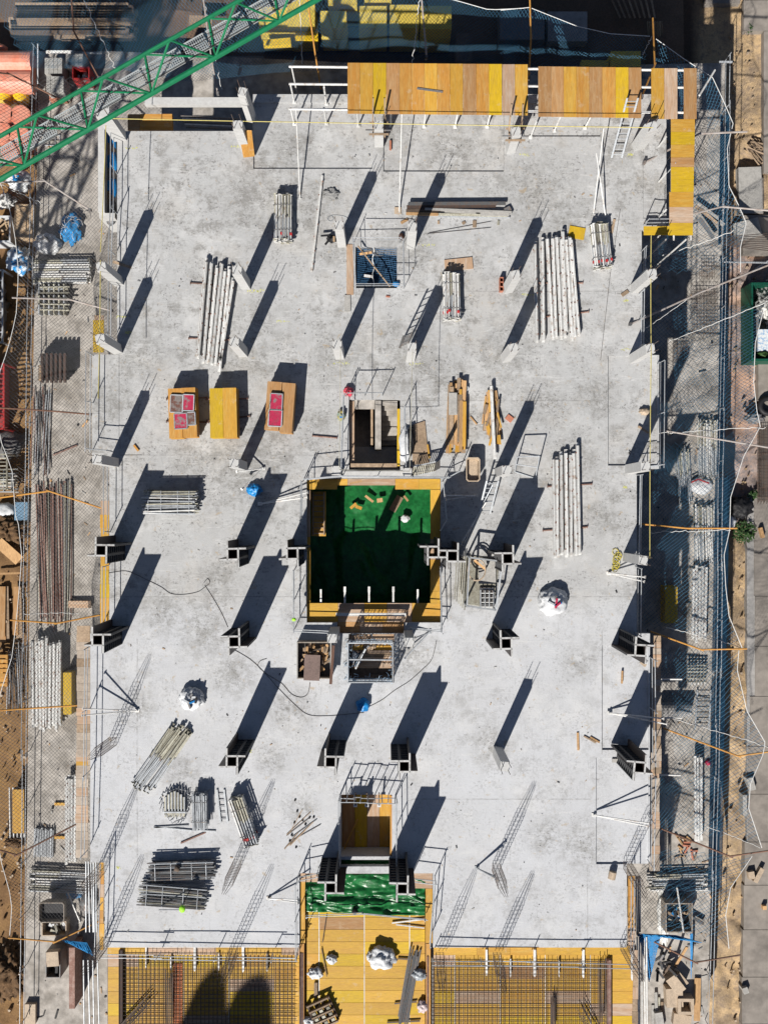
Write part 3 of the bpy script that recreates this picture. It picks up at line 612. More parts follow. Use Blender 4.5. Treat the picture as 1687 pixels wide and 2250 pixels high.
for px,py in low:
    p=P(px,py,0)
    for me in (lowcol,lc2): link('lower_column',me,gr,(p.x,p.y,0))
# ochre sheet and timber collars
a=Q('A',1447,795,1.25); mb=MB()
p0=Q('A',1480,958,.02); p1=Q('A',1548,950,.02); q0=Q('A',1447,795,1.95); q1=Q('A',1530,798,1.95); off=Vector((0,.03,.02))
mb.add([p0,p1,q1,q0,p0+off,p1+off,q1+off,q0+off],MB.BF); single('shutter_sheet',mb,BV[2],'ochre shuttering sheet leaning on a column at the upper left','sheet')
def collar(t,x,y,label):
    p=Q(t,x,y,0); T=thing('timber_collar',label,'collar',p+Vector((0,0,1.6)))
    for dx,dy,L,ang in ((0,-.22,.75,0),(0,.22,.7,0),(-.22,0,.6,90),(.22,0,.6,90)):
        mb=MB(); mb.rect((p.x+dx,p.y+dy),rad(ang),L,.05,1.5 if ang else 1.56,1.56 if ang else 1.66); obj('batten',mb,M_OLDTIM,T)
    for dx in (-.3,.3):
        mb=MB(); mb.bar((p.x+dx*.8,p.y+.2,1.6),(p.x+dx*.7,p.y+.9,2.3),.05,.09); obj('upright',mb,M_OLDTIM,T)
    mb=MB(); mb.tube([(p.x-.5,p.y-.1,1.75),(p.x+.5,p.y-.12,1.75)],.03,6); obj('clamp',mb,M_STEEL,T)
collar('B',782,870,'timber collar with two upright battens round the column below the platform, left'); collar('C',92,905,'timber collar with battens and black clamps round the column below the platform, right')
# steel column forms, four wings as a pinwheel
def formproto(mir):
    T=thing('column_form','x','column form'); h=2.75; a=.15; tk=.08; L=.72
    def tr(x,y): return ((-x if mir else x),y)
    for q in range(4):
        mb=MB(); ca,sa=[(1,0),(0,-1),(-1,0),(0,1)][q]
        def box(x0,y0,z0,x1,y1,z1,m):
            pts=[]
            for X,Y in ((x0,y0),(x1,y1)):
                xr=X*ca-Y*sa; yr=X*sa+Y*ca; pts.append(tr(xr,yr))
            mb.box(pts[0][0],pts[0][1],z0,pts[1][0],pts[1][1],z1,m)
        x0=-a-tk+.003; x1=x0+L; e=.002
        box(x0,a,.0,x1,a+.018,h,M_SKIN)                   # face towards the column
        box(x0,a+.0185,h-.06,x1,a+tk,h+.004,M_FORM); box(x0,a+.0185,0,x1,a+tk,.06,M_RIB)
        box(x0+.001,a+.0185,.061,x0+.04,a+tk-e,h-.061,M_RIB); box(x1-.04,a+.0185,.061,x1-.001,a+tk-e,h-.061,M_RIB)
        for k in range(8):
            z=.3+.29*k; box(x0+.041,a+.0185,z,x1-.041,a+tk-.012,z+.05,M_RIB)
        box((x0+x1)/2-.02,a+.019,.062,(x0+x1)/2+.02,a+tk-.02,h-.062,M_RIB)
        obj('wing_panel',mb,None,T)
    return T
fA=formproto(False); fB=formproto(True); used={}
GF='steel column forms standing on the slab'
FORMS=[('G',615,302,0,'steel column form on the left edge, beside the rusty rods',0),('G',1415,325,0,'steel column form right of the grey frame stack, upper left-centre',0),('G',595,847,0,'steel column form on the left edge below the orange arm',0),
('G',1422,858,1,'steel column form with the cable running behind it, left-centre',0),('G',1410,1585,0,'steel column form right of the loose diagonal prop bundle',0),
('H',255,322,0,'steel column form at the left rim of the deep green well',0),('H',1110,312,1,'steel column form straddling the right rim of the deep green well',0),('H',1227,337,1,'steel column form between the deep well and the lifting skip',0),
('H',1563,352,1,'steel column form right behind the lifting skip',0),('H',1553,868,0,'steel column form below the lifting skip',0),('H',487,1588,0,'steel column form lower centre, left one of the pair below the blue sack',0),
('H',935,1615,1,'steel column form lower centre, right one of the pair below the blue sack',0),('I',885,910,0,'steel column form on the right edge beside the orange arm',-4),('I',878,1622,1,'steel column form on the right edge beside the two chalk bricks',-4),
('K',488,832,1,'steel column form at the left corner of the lower green tarpaulin',0),('K',923,838,1,'steel column form at the right corner of the lower green tarpaulin',0)]
for t,x,y,k,lab,rz in FORMS:
    p=Q(t,x,y,2.75); pr=(fA,fB)[k]
    if k in used: o=copy_tree(pr)
    else: o=pr; used[k]=1
    o.location=(p.x,p.y,.004 if abs(x-1110)>1 else .01); o.rotation_euler.z=rad(rz+R.uniform(-1.5,1.5)); o['label']=lab; o['group']=GF
# standing rebar cages
def cageproto():
    T=thing('rebar_cage','x','rebar cage'); h=3.2; a=.14
    for dx,dy in ((-a,-a),(0,-a*1.1),(a,-a),(a,a),(0,a*1.1),(-a,a)):
        v=MB(); v.tube([(dx,dy,0),(dx,dy,h*.62),(dx*.45,dy*.45,h)],.0085,5); obj('vertical_bar',v,M_REBAR,T)
    s=MB(); pts=[(-a-.015,-a-.015),(a+.015,-a-.015),(a+.015,a+.015),(-a-.015,a+.015)]
    for i in range(4): s.tube([(*pts[i],0),(*pts[(i+1)%4],0)],.006,4)
    s=s.mesh('stirrup',M_REBAR)
    for k in range(13): link('stirrup',s,T,(0,0,.1+.165*k))
    return T
cg=cageproto(); GR='rebar cages standing up from the slab'
CAGES=[('G',690,1460,'rebar cage left of the loose diagonal prop bundle, on the left edge'),('J',1445,680,'rebar cage below the two strapped prop bundles, lower left'),('K',1490,705,'rebar cage right of the bottom core beside two white push-pull props'),
('J',650,1150,'rebar cage at the lower left corner of the slab'),('J',622,712,'rebar cage on the left edge above the lower left corner'),('J',1425,1205,'rebar cage on the bottom edge over the lower left mat'),
('K',1150,1245,'rebar cage on the bottom edge just right of the centre deck'),('K',1495,1245,'rebar cage on the bottom edge, second right of the centre deck'),('L',800,690,'rebar cage on the right edge beside the tipped bucket'),('L',780,1180,'rebar cage at the lower right corner of the slab')]
for i,(t,x,y,lab) in enumerate(CAGES):
    o=cg if i==0 else copy_tree(cg); o.location=Q(t,x,y,-.005); o['label']=lab; o['group']=GR; o.rotation_euler=(rad(R.uniform(-2,2)),rad(R.uniform(-2,2)),rad(R.uniform(-6,6)))
# ---- board platform on posts along the top edge
pt=thing('board_platform','long platform of yellow and brown boards on white posts over the top slab edge','platform',P(1150,200,1.8)); Z=1.8
pat=[2,0,0,3,4,1,1,2,3,1,0,4,0]  # rough colours
def board(px0,px1,ya,yb,c,m=BV,z=Z,parent=None,nm='board'):
    a=P(px0,ya,z); b=P(px1,yb,z); mb=MB(); mb.box(a.x+.004,b.y,z-.03,b.x-.004,a.y,z+R.uniform(0,.004)); obj(nm,mb,m[c],parent or pt)
def gx(t,x): return TILE[t][0]+x/2.765
segs=[('B',[590,665,745,825,905,980,1057,1135,1212,1290,1370,1448,1527,1605,1659],[2,1,0,3,2,2,1,2,2,3,2,0,4,1]),]
xs=[gx('B',v) for v in (590,665,745,825,905,980,1057,1135,1212,1290,1370,1448,1527)]+[gx('C',v) for v in (45,120,198)]
cs=[2,1,0,3,2,2,1,2,1,3,2,0,4,4,1]
xs=xs[:12]+[gx('B',1527),gx('C',44),gx('C',121),gx('C',199)]
for i in range(len(xs)-1): board(xs[i],xs[i+1],138+.25*i,249.5+.25*i,cs[i])
xs=[gx('C',v) for v in (262,340,417,495,573,650,732,810,888)]; cs=[3,3,1,2,3,2,0,3]
for i in range(8): board(xs[i],xs[i+1],146+.35*i,256+.4*i,cs[i])
for a,b,c in ((948,1027,1),(1027,1107,4),(1145,1224,3)): board(gx('C',a),gx('C',b),150,261,c)
for y in (146.5,184.5,239.5):
    mb=MB(); mb.tube([P(gx('B',235),y,Z-.09),P(gx('C',1150),y+8,Z-.09)],.045,8); obj('bearer',mb,M_WHITE,pt)
for t,x,y in (('B',268,622),('B',462,632),('B',268,755),('B',462,752),('B',655,765),('B',852,765),('B',1055,770),('B',1243,772),('B',1437,770),('C',360,795),('C',545,778),('C',215,835)):
    p=Q(t,x,y,0); mb=MB(); mb.tube([(p.x,p.y,0),(p.x,p.y,Z-.14)],.035,6); mb.box(p.x-.07,p.y-.07,.001,p.x+.07,p.y+.07,.012); obj('post',mb,M_WHITE,pt)
for t,x,y in (('B',250,400),('B',448,520)):
    p=Q(t,x,y,Z-.15); mb=MB(); mb.tube([(p.x,p.y,Z-.14),(p.x,p.y,-3.2)],.03,6); obj('post',mb,M_WHITE,pt)
p2=thing('side_platform','strip of ochre boards on props along the upper right edge of the slab','platform',P(1498,390,1.1)); Z2=1.1
ys=[262,290,318,346,367,394,422,455,490,517]; cs=[1,1,1,4,1,1,1,1,1]
for i in range(len(ys)-1):
    a=P(gx('C',1068-(10 if i>5 else 0)),ys[i],Z2); b=P(gx('C',1213-i*1.5),ys[i+1],Z2); mb=MB(); mb.box(a.x,b.y+.005,Z2-.03,b.x,a.y,Z2+R.uniform(0,.005)); obj('board',mb,BH[(1,0,1,3,0,0,1,4,0)[i]],p2)
a=P(gx('C',903),497,.55); b=P(gx('C',1058),516,.55); mb=MB(); mb.box(a.x,b.y,.5,b.x,a.y,.55); obj('board',mb,BH[0],p2)
for x in (1040,1160):
    for y in (300,380,460,526):
        p=P(gx('C',x),y,Z2); mb=MB(); mb.tube([(p.x,p.y,Z2-.04),(p.x-.05,p.y,-6.3)],.035,6); obj('post',mb,M_WHITE,p2)
for x in (1085,1190):
    mb=MB(); mb.tube([P(gx('C',x),262,Z2-.08),P(gx('C',x),528,Z2-.08)],.035,6); obj('bearer',mb,M_WHITE,p2)
mb=MB(); mb.bar(Q('B',1012,537,Z+.02),Q('B',1168,558,Z+.02),.07,.03); single('steel_strap',mb,M_STEEL,'dark slotted steel strap lying on the long board platform','strap')
# ---- ladders
def ladder(p0,p1,wd,nr,m,label,side=Vector((1,0,0)),name='ladder'):
    T=thing(name,label,'ladder',p0); s=side.normalized()*wd/2
    for k in (-1,1):
        mb=MB(); mb.bar(p0+s*k,p1+s*k,.03,.07,None,side); obj('side_rail',mb,m,T)
    for i in range(nr):
        q=p0.lerp(p1,(i+.7)/(nr+.3)); mb=MB(); mb.tube([q-s,q+s],.018,5); obj('rung',mb,m,T)
    return T
ladder(Q('C',738,958,0.03),Q('C',835,595,2.3),.40,11,M_GALV,'long metal ladder leaning on the platform edge at the upper right')
p=Q('E',925,578,0); ladder(p+Vector((.04,-.02,.02)),p+Vector((.16,.1,2.15)),.36,8,M_STEEL,'dark ladder standing upright beside a column above the stairs',Vector((.9,.4,0)))
# ---- timber braces of the corner
mb=MB(); a=Q('A',878,588,.05); b=Q('A',1520,632,.05); mb.box(a.x,b.y,-.3,b.x,a.y,0.0)
tag(obj('edge_beam',mb,M_CONC),'pale concrete edge beam at the upper left between jib and corner column','beam')
mb=MB(); a=Q('A',560,620,0); b=Q('A',600,1250,0); mb.box(a.x,b.y,-3.2,b.x,a.y,-.9); tag(obj('side_wall',mb,M_CONC),'narrow pale concrete wall standing left of the upper slab edge','wall')
mb=MB(); a=Q('A',600,1290,-.9); b=Q('A',695,1320,-.9); mb.box(a.x,b.y,-3.2,b.x,a.y,-1.0); tag(obj('side_wall',mb,M_CONC),'short concrete wall joining the upper left slab edge','wall')
# board boxes in the gap above the slab
T=thing('gap_shutter','brown shuttering boards lining the dark gap at the upper left','shuttering',Q('A',910,740,-.5))
for x0,x1,c in ((775,848,3),(850,1045,2)):
    a=Q('A',x0,690,-.6); b=Q('A',x1,786,-.6); mb=MB(); mb.box(a.x,b.y,-.9,b.x,a.y,-.6-.02*c); obj('board',mb,BH[c],T)
T=thing('gap_pipes','grey pipes lying in the dark gap at the upper left','pipes',Q('A',1280,750,-.9))
for k in range(5):
    mb=MB(); mb.tube([Q('A',1100+8*k,705+17*k,-.9),Q('A',1450,725+15*k,-.9)],.04,6); obj('pipe',mb,(M_STEEL,M_GALV)[k%2],T)
# stuff in the left gap beside the slab
T=thing('gap_scrap','blue sheets and steel scrap filling the narrow gap beside the upper left slab edge','scrap',Q('A',670,1050,-2.6))
for k in range(7):
    c=Q('A',672+R.uniform(-12,12),840+k*75,-1.6); mb=blob(c,.28,.6,.2,k*3.1,.5,2,2); smooth(obj('blue_sheet' if k%2==0 else 'scrap_piece',mb,(M_BLUE,M_OLDTIM,M_STEEL)[k%2 if k%3 else 2 if k else 0],T))
# ================================================================ LOOSE THINGS ON THE SLAB
def bundle(t,x0,y0,x1,y1,wd,n,layers,z,label,m=M_DULL,r=.034,jit=.012,cat='prop bundle',name='prop_bundle',straps=True,ends=True,slack=.06,mats=None,sleepers=0,red=False):
    a=Q(t,x0,y0,z); b=Q(t,x1,y1,z); d=(b-a).normalized(); s=Vector((-d.y,d.x,0)); T=thing(name,label,cat,((a+b)/2).to_tuple()[:2]+(z,))
    sp=wd/max(1,n-1); top=z+sleepers
    for L in range(layers):
        nn=n-(L%2)
        for i in range(nn):
            u=(i-(nn-1)/2)*sp; e=R.uniform(-slack,slack); f=R.uniform(-slack,slack); h=z+sleepers+r+L*r*1.8+(R.random()*r if jit>.03 else 0)
            p=a+s*(u+R.uniform(-jit,jit))+d*e; q=b+s*(u+R.uniform(-jit,jit))+d*f; p.z=h; q.z=h; mm=(mats[R.randrange(len(mats))] if mats else m)
            mb=MB(); mid=p.lerp(q,.48+R.uniform(-.05,.05)); mb.tube([p,mid],r,6,mm); mb.tube([mid,q],r*.78,6,M_GALV if mm is M_DULL else mm)
            if ends:
                for c_,dd in ((p,-d),(q,d)):
                    mb.bar(c_,c_+dd*.012,r*3.2,r*3.2,mm)
                if red and R.random()<.22: mb.bar(q-d*.3,q-d*.2,r*2.8,r*2.8,M_RED)
                elif R.random()<.4: mb.bar(mid-d*.04,mid+d*.04,r*2.5,r*2.5,M_STEEL)
            obj('steel_prop',mb,None,T)
        top=z+sleepers+r*2+L*r*1.8
    if straps:
        for k in (.22,.78):
            c_=a.lerp(b,k); mb=MB(); w2=wd/2+r*1.4; mb.bar(Vector((c_.x,c_.y,top+.006))-s*w2,Vector((c_.x,c_.y,top+.006))+s*w2,.02,.008,None,d.cross(s))
            for g in (-1,1): mb.bar(Vector((c_.x,c_.y,z))+s*w2*g,Vector((c_.x,c_.y,top+.01))+s*w2*g,.02,.008)
            obj('strap',mb,M_STEEL,T)
    return T
def sleeper(t,x0,y0,x1,y1,z,label,m=M_RUST,w=.07,h=.1,group=None):
    a=Q(t,x0,y0,z); b=Q(t,x1,y1,z); a.z=b.z=z+h/2; mb=MB(); mb.tube([a,b],w*.45,6); d=(b-a).normalized()
    mb.bar(a-d*.012,a,w*1.5,h*1.1); mb.bar(b,b+d*.012,w*1.5,h*1.1); return single('support_bar',mb,m,label,'steel bar',group)
def beams(t,lst,z,label,group,m=M_WHITE,w=.115,h=.1,clips=True,cat='steel beam',name='steel_beam',sl=.12):
    if len(lst)>2: lst=[(u[0],u[1],u[2],u[3],sl) for u in lst]+[(u[0]+R.uniform(-4,4),u[1]+R.uniform(5,25),u[2]+R.uniform(-4,4),u[3]-R.uniform(5,15),sl+h+.015) for u in lst]
    else: lst=[(*u,sl) for u in lst]
    for (x0,y0,x1,y1,sl) in lst:
        a=Q(t,x0,y0,z+sl); b=Q(t,x1,y1,z+sl); a.z=b.z=z+sl+h/2; d=(b-a).normalized(); s=Vector((-d.y,d.x,0)); T=thing(name,label,cat,(a+b)/2,group)
        mb=MB(); mb.bar(a,b,w*.9,.02); mb.bar(a+s*w*.42,b+s*w*.42,w*.16,h); mb.bar(a-s*w*.42,b-s*w*.42,w*.16,h); mb.bar(a+Vector((0,0,h/2)),b+Vector((0,0,h/2)),w*.45,.016); obj('profile',mb,m,T)
        if clips:
            Ln=(b-a).length; nn=max(3,int(Ln/.5)); mb=MB()
            for k in range(nn):
                c=a.lerp(b,(k+.5+R.uniform(-.1,.1))/nn)+s*w*.5*R.choice((-1,1)); mb.rect((c.x,c.y),math.atan2(d.y,d.x),.05,.04,c.z-.01,c.z+h/2+.012)
            obj('clip',mb,M_RUST,T)
# strapped bundles
GB='strapped prop bundles on the slab'
def tg(o,g=GB): o['group']=g; return o
tg(bundle('B',205,1205,203,1475,.62,6,8,0,'strapped bundle of dull props with red collars, upper left, left of the long white bar',slack=.07,red=True,mats=[M_WHITE,M_DULL]))
tg(bundle('C',622,1375,648,1635,.62,6,8,0,'strapped bundle of white props leaning slightly, right of the small ochre sheet',mats=[M_WHITE,M_DULL],red=True))
tg(bundle('E',1215,155,1222,425,.6,6,8,0,'strapped bundle of white props with red ends beside a brown board, upper middle',mats=[M_WHITE,M_WHITE,M_DULL],red=True))
tg(bundle('J',1440,275,1535,548,.5,6,9,0,'strapped prop bundle lying tilted, lower left, rightmost of its row',mats=[M_DULL,M_WHITE],red=True))
tg(bundle('J',1222,245,1225,455,.52,7,12,0,'dark strapped bundle of short grey bars, lower left, middle of its row',m=M_GALV,r=.026,jit=.03,ends=False))
tg(bundle('G',1105,1395,868,1730,.75,9,3,0,'loose diagonal heap of dull props at the lower left',jit=.09,straps=False,slack=.22))
# small mesh frame and bars near
ladder(Q('J',1340,235,.05),Q('J',1362,435,.05),.28,5,M_GALV,'short grey frame lying right of the dark strapped bundle',name='small_frame')
G1='loose bars lying below the strapped bundles at the lower left'
for (x0,y0,x1,y1,l) in ((935,465,1145,452,'upper one of the two long bars below the wrapped grid pile'),(940,462,1168,484,'lower one of the two long bars below the wrapped grid pile'),(1185,483,1310,488,'short bar below the dark strapped bundle'),(1100,560,1250,495,'slanted rusty bar below the strapped bundles')):
    mb=MB(); mb.bar(Q('J',x0,y0,.03),Q('J',x1,y1,.03),.05,.05); single('loose_bar',mb,M_GALV if y0<490 else M_RUST,l,'bar',G1)
# wrapped grid pile
T=thing('grid_pile','pile of grey gridded panels in torn clear wrap at the lower left','grid panels',Q('J',1065,320,0))
for k in range(5):
    p=Q('J',1065+R.uniform(-6,6),325,0.02+.06*k)
    for i in range(7):
        mb=MB(); x=p.x+(-.36+.12*i); hgt=.42-.035*abs(i-3)**1.5; mb.box(x-.022,p.y-.5+.06*k,p.z,x+.022,p.y+hgt*1.25,p.z+.04); obj('slat',mb,M_DULL if k<4 else M_GALV,T)
    for yy_ in (-.3,):
        mb=MB(); mb.box(p.x-.42,p.y+yy_-.03,p.z+.041,p.x+.42,p.y+yy_+.03,p.z+.058); obj('cross_slat',mb,M_GALV,T)
mb=MB()
for k in range(26):
    a_=k/26*6.28; r_=.62*(1+.12*math.sin(3*a_)); p=Q('J',1070,322,0)+Vector((math.cos(a_)*r_*.9,math.sin(a_)*r_*1.05,0)); mb.tube([p,p+Vector((.13*math.cos(a_+1.5),.13*math.sin(a_+1.5),.1+.15*R.random())),p+Vector((.22*math.cos(a_+1.9),.22*math.sin(a_+1.9),.05))],.018,4)
obj('torn_wrap',mb,M_BAG,T)
# scaffold frame stacks (grey bars)
def framestack(t,cx,cy,w,h,n,layers,z,label,ang=0,m=(M_GALV,M_DULL,M_WHITE),grp=None,lab2=None):
    T=thing('frame_stack',label,'scaffold frames',Q(t,cx,cy,z)); c=Q(t,cx,cy,z); ca,sa=math.cos(rad(ang)),math.sin(rad(ang))
    if grp: T['group']=grp
    for L in range(layers):
        for i in range(n):
            y=(i/(n-1)-.5)*h+R.uniform(-.03,.03); xo=R.uniform(-.12,.12); th=R.uniform(-.03,.03); zz=z+.04+.07*L+R.random()*.03
            p=[( -w/2+xo,y-th*w/2),(w/2+xo,y+th*w/2)]; p=[Vector((c.x+X*ca-Y*sa,c.y+X*sa+Y*ca,zz)) for X,Y in p]
            mb=MB(); mb.tube(p,.024,5); obj('frame_tube',mb,m[R.randrange(len(m))],T)
        for sgn in (-.8,-.3,.35,.8):
            mb=MB(); X=sgn*w/2; p=[Vector((c.x+X*ca-Y*sa,c.y+X*sa+Y*ca,z+.06+.07*L)) for Y in (-h/2,h/2)]; mb.tube(p,.02,5); obj('cross_tube',mb,m[0],T)
    return T
framestack('D',1045,1530,2.0,.86,10,9,0,'stack of grey scaffold frames below the two plywood stacks at the left')
framestack('J',1110,712,2.5,.66,8,6,0,'upper one of the two grey frame stacks near the lower left corner',2,(M_GALV,M_STEEL,M_GALV),grp='frame stacks near the lower left corner')
framestack('J',1060,865,2.5,.78,8,7,0,'lower one of the two grey frame stacks near the lower left corner',-4,(M_GALV,M_DULL,M_STEEL),grp='frame stacks near the lower left corner')
# white beam rows
Gb='white beams of the rows on the slab'
beams('D',[(1255,50,1205,660),(1290,75,1238,690),(1322,95,1262,690),(1348,80,1290,700),(1372,115,1310,705),(1395,100,1335,740),(1418,170,1340,680)],0,'white steel beam in the long slightly slanted row at the upper left',"white beams of the upper left row")
beams('F',[(242,-50,252,565),(285,-75,290,560),(318,-75,350,545),(350,-80,372,540),(372,-85,400,545),(395,-75,425,535),(412,-125,432,500),(432,-75,465,555),(450,-80,480,540),(462,-70,505,525)],0,'white steel beam in the widest long row at the upper right',"white beams of the upper right row")
beams('F',[(353,1265,362,1870),(375,1255,380,1865),(400,1225,402,1850),(428,1210,432,1865),(460,1230,460,1860),(478,1210,488,1855),(498,1170,512,1850)],0,'white steel beam in the long row at the right below the wide one',"white beams of the right lower row")
Gs='support bars under the white beam rows'
for (t,x0,y0,x1,y1,l) in (('D',1160,200,1430,215,'rusty cross bar under the upper end of the upper left white beam row'),('D',1150,535,1420,545,'rusty cross bar under the lower end of the upper left white beam row'),
    ('F',265,200,530,200,'cross bar under the upper part of the upper right white beam row'),('F',310,405,565,375,'cross bar under the lower part of the upper right white beam row'),('F',318,1435,585,1420,'cross bar under the upper end of the right lower white beam row'),('I',290,182,558,160,'cross bar under the lower end of the right lower white beam row'),
    ):
    sleeper(t,x0,y0,x1,y1,0,l,group=Gs)
for (t,x0,y0,x1,y1,l) in (('D',1015,905,1260,895,'upper cross bar under the first plywood stack with crimson sheets'),('D',1015,1040,1270,1045,'lower cross bar under the first plywood stack with crimson sheets'),('D',1255,905,1505,902,'upper cross bar under the pair of ochre plywood stacks'),('D',1260,1035,1520,1008,'lower cross bar under the pair of ochre plywood stacks'),
    ('E',378,1128,525,1140,'lone rusty steel bar lying left of the stair opening')): sleeper(t,x0,y0,x1,y1,0,l,m=M_RUST)
# plywood stacks
def plystack(t,x0,y0,x1,y1,h,cols,m,label,ang=0,grp=None,n=10):
    z=.12; a=Q(t,x0,y0,h); b=Q(t,x1,y1,h); c=(a+b)/2; T=thing('plywood_stack',label,'plywood stack',(c.x,c.y,z))
    if grp: T['group']=grp
    W_=b.x-a.x; D_=a.y-b.y; th=(h-z)/n
    for k in range(n):
        mb=MB(); mb.rect((c.x+R.uniform(-.012,.012),c.y+R.uniform(-.015,.015)),rad(ang+R.uniform(-.6,.6)),W_,D_,z+k*th+.003,z+(k+1)*th-.004); obj('board',mb,m[cols[k%len(cols)] if k<n-1 else cols[-1]],T)
    return T
plystack('D',1025,838,1107,1140,.78,[2,1,2],BV,'left stack of ochre boards lying under the mottled crimson panels',2)
plystack('D',1108,832,1192,1132,.80,[2,1,2],BV,'right stack of ochre boards lying under the mottled crimson panels',2)
plystack('D',1276,838,1355,1138,.74,[1,0,0],BV,'yellow board stack, left one of the two plain stacks',1)
plystack('D',1358,834,1440,1138,.76,[2,2,1],BV,'orange board stack, right one of the two plain stacks',1)
plystack('E',95,800,182,1090,.84,[3,4,3],BV,'left board stack of the rightmost pair, under a crimson panel',-4)
plystack('E',186,806,262,1108,.88,[3,2,3],BV,'right board stack of the rightmost pair, beside a crimson panel',-4)
def panel(t,x0,y0,x1,y1,z,ang,m,label,fm=M_GALV):
    a=Q(t,x0,y0,z); b=Q(t,x1,y1,z); c=(a+b)/2; T=thing('form_panel',label,'form panel',(c.x,c.y,z)); L_=b.x-a.x; W_=a.y-b.y
    mb=MB(); mb.rect((c.x,c.y),rad(ang),L_,W_,z+.005,z+.05); obj('face',mb,m,T)
    ca,sa=math.cos(rad(ang)),math.sin(rad(ang)); mb=MB()
    for X0,Y0,X1,Y1 in ((-1,-1,1,-1),(1,-1,1,1),(1,1,-1,1),(-1,1,-1,-1)):
        p=Vector((c.x+X0*L_/2*ca-Y0*W_/2*sa,c.y+X0*L_/2*sa+Y0*W_/2*ca,z+.035)); q=Vector((c.x+X1*L_/2*ca-Y1*W_/2*sa,c.y+X1*L_/2*sa+Y1*W_/2*ca,z+.035)); mb.bar(p,q,.035,.06)
    obj('frame',mb,fm,T); return T
M_MOTT=mat('mottled_panel_face',(.13,.06,.045),.7,.2,4,(.20,.19,.18),.8,thr=(.5,.6))
M_CRIM=mat('crimson_worn_face',(.36,.02,.06),.6,.15,3,(.2,.18,.18),.9,thr=(.56,.64))
panel('D',1038,880,1112,985,.8,-2,M_MOTT,'brown mottled panel, upper left of four on the first board stacks')
panel('D',1114,878,1180,975,.82,-2,M_CRIM,'crimson panel, upper right of four on the first board stacks')
panel('D',1062,992,1138,1085,.81,3,M_CRIM,'crimson panel, lower left of four on the first board stacks')
panel('D',1140,985,1188,1062,.80,3,M_MOTT,'small mottled panel, lower right of four on the first board stacks')
panel('E',122,872,195,970,.9,-3,M_CRIM,'crimson panel, upper one on the rightmost pair of board stacks')
panel('E',112,972,192,1070,.9,-3,M_PINK,'crimson panel, lower one on the rightmost pair of board stacks')
# bags
def bag(t,x,y,rx,ry,rz,z,label,seed,m=M_BAG,cat='bag',name='rubbish_bag',items=(),rough=.5,group=None):
    c=Q(t,x,y,z); T=thing(name,label,cat,c,group); smooth(obj('sack',blob(c,rx,ry,rz,seed,rough,2.0,4),m,T))
    for i,(dx,dy,L,ang,mm) in enumerate(items):
        mb=MB(); mb.rect((c.x+dx,c.y+dy),rad(ang),L,.07,c.z+rz*1.15,c.z+rz*1.4+.05*(i%3)); obj('scrap_piece',mb,mm,T)
    return T
IT=[(0,.1,.35,70,M_STEEL),(.12,-.05,.3,20,M_BLUE),(-.15,-.02,.26,-30,M_GALV),(.1,.12,.2,0,M_BAG),(-.05,-.18,.3,110,M_STEEL),(.22,.0,.2,80,M_BLACK)]
bag('G',1172,1200,.52,.48,.36,0,'white rubbish bag with grey and blue scrap at the left of the lower slab',3.1,items=IT,cat='big bag',name='big_bag')
bag('I',350,612,.6,.58,.42,0,'white rubbish bag with a crimson scrap on top, right side of the slab',5.3,items=IT[:4]+[(.05,.02,.3,80,M_PINK),(.1,-.08,.25,40,M_PINK),(.02,-.12,.22,100,M_PINK)],cat='big bag',name='big_bag')
bag('K',795,1245,.55,.48,.34,-.25,'largest white sack on the centre deck',7.7,rough=.7,cat='big bag',name='big_bag')
bag('K',492,1262,.23,.2,.14,-.27,'smallest white sack on the centre deck, left of the large one',9.1,rough=.7)
bag('K',397,1345,.3,.24,.16,-.27,'white sack at the left side of the centre deck, below the smallest one',2.4,rough=.7)
bag('K',1025,1350,.3,.24,.2,-.27,'dark clear sack beside the pipe bundle on the centre deck',4.9,m=mat('clear_sack',(.22,.24,.26),.3,.3,8,(.5,.52,.54),.7),rough=.6)
bag('K',1045,1545,.24,.26,.18,-.27,'pinkish clear sack at the right rim of the centre deck',6.2,m=mat('pink_sack',(.5,.42,.42),.4,.2,8,(.3,.2,.2),.5),rough=.6)
bag('K',345,1640,.28,.2,.14,-.27,'white sack at the bottom left of the centre deck',1.7,rough=.7)
bag('H',684,1238,.28,.28,.24,0,'small glossy blue sack on the slab below the net cage',8.3,m=M_BLUE,rough=.45)
bag('D',1548,1455,.32,.26,.24,0,'bright blue sack beside the dark stain, left of the deep well',4.4,m=M_BLUE,rough=.7)
bag('E',596,862,.2,.2,.22,0,'red sack at the upper left corner of the stair opening',2.9,m=mat('red_sack',(.5,.05,.09),.5,.2,10,(.75,.2,.15),.6),rough=.6)
bag('E',553,1005,.16,.24,.2,0,'small yellow and blue bag beside the stair opening',5.9,m=mat('yellow_blue_bag',(.4,.33,.1),.5,.2,8,(.02,.2,.3),.9),rough=.5,items=[(0,-.08,.15,20,M_BLUE)])
bag('B',495,1455,.2,.16,.18,0,'dark tool bag with straps at the foot of a column, left of the netted shaft',3.3,m=M_BLACK,rough=.7,cat='tool bag',name='tool_bag',items=[(-.25,.1,.35,5,M_BLACK),(-.15,-.15,.3,50,M_BLACK),(.1,-.05,.18,90,M_CARD)])
bag('B',918,1440,.12,.15,.12,0,'small dark brown tool bag at the upper right corner of the netted shaft',6.6,m=mat('brown_leather',(.07,.035,.025),.6,.2,6),cat='tool bag',name='tool_bag')
def mbox(t,x0,y0,x1,y1,z0,z1,ang,m,name,label,cat,group=None):
    a=Q(t,x0,y0,z1); b=Q(t,x1,y1,z1); c=(a+b)/2; mb=MB(); mb.rect((c.x,c.y),rad(ang),b.x-a.x,a.y-b.y,z0,z1); o=obj(name,mb,m); return tag(o,label,cat,group)
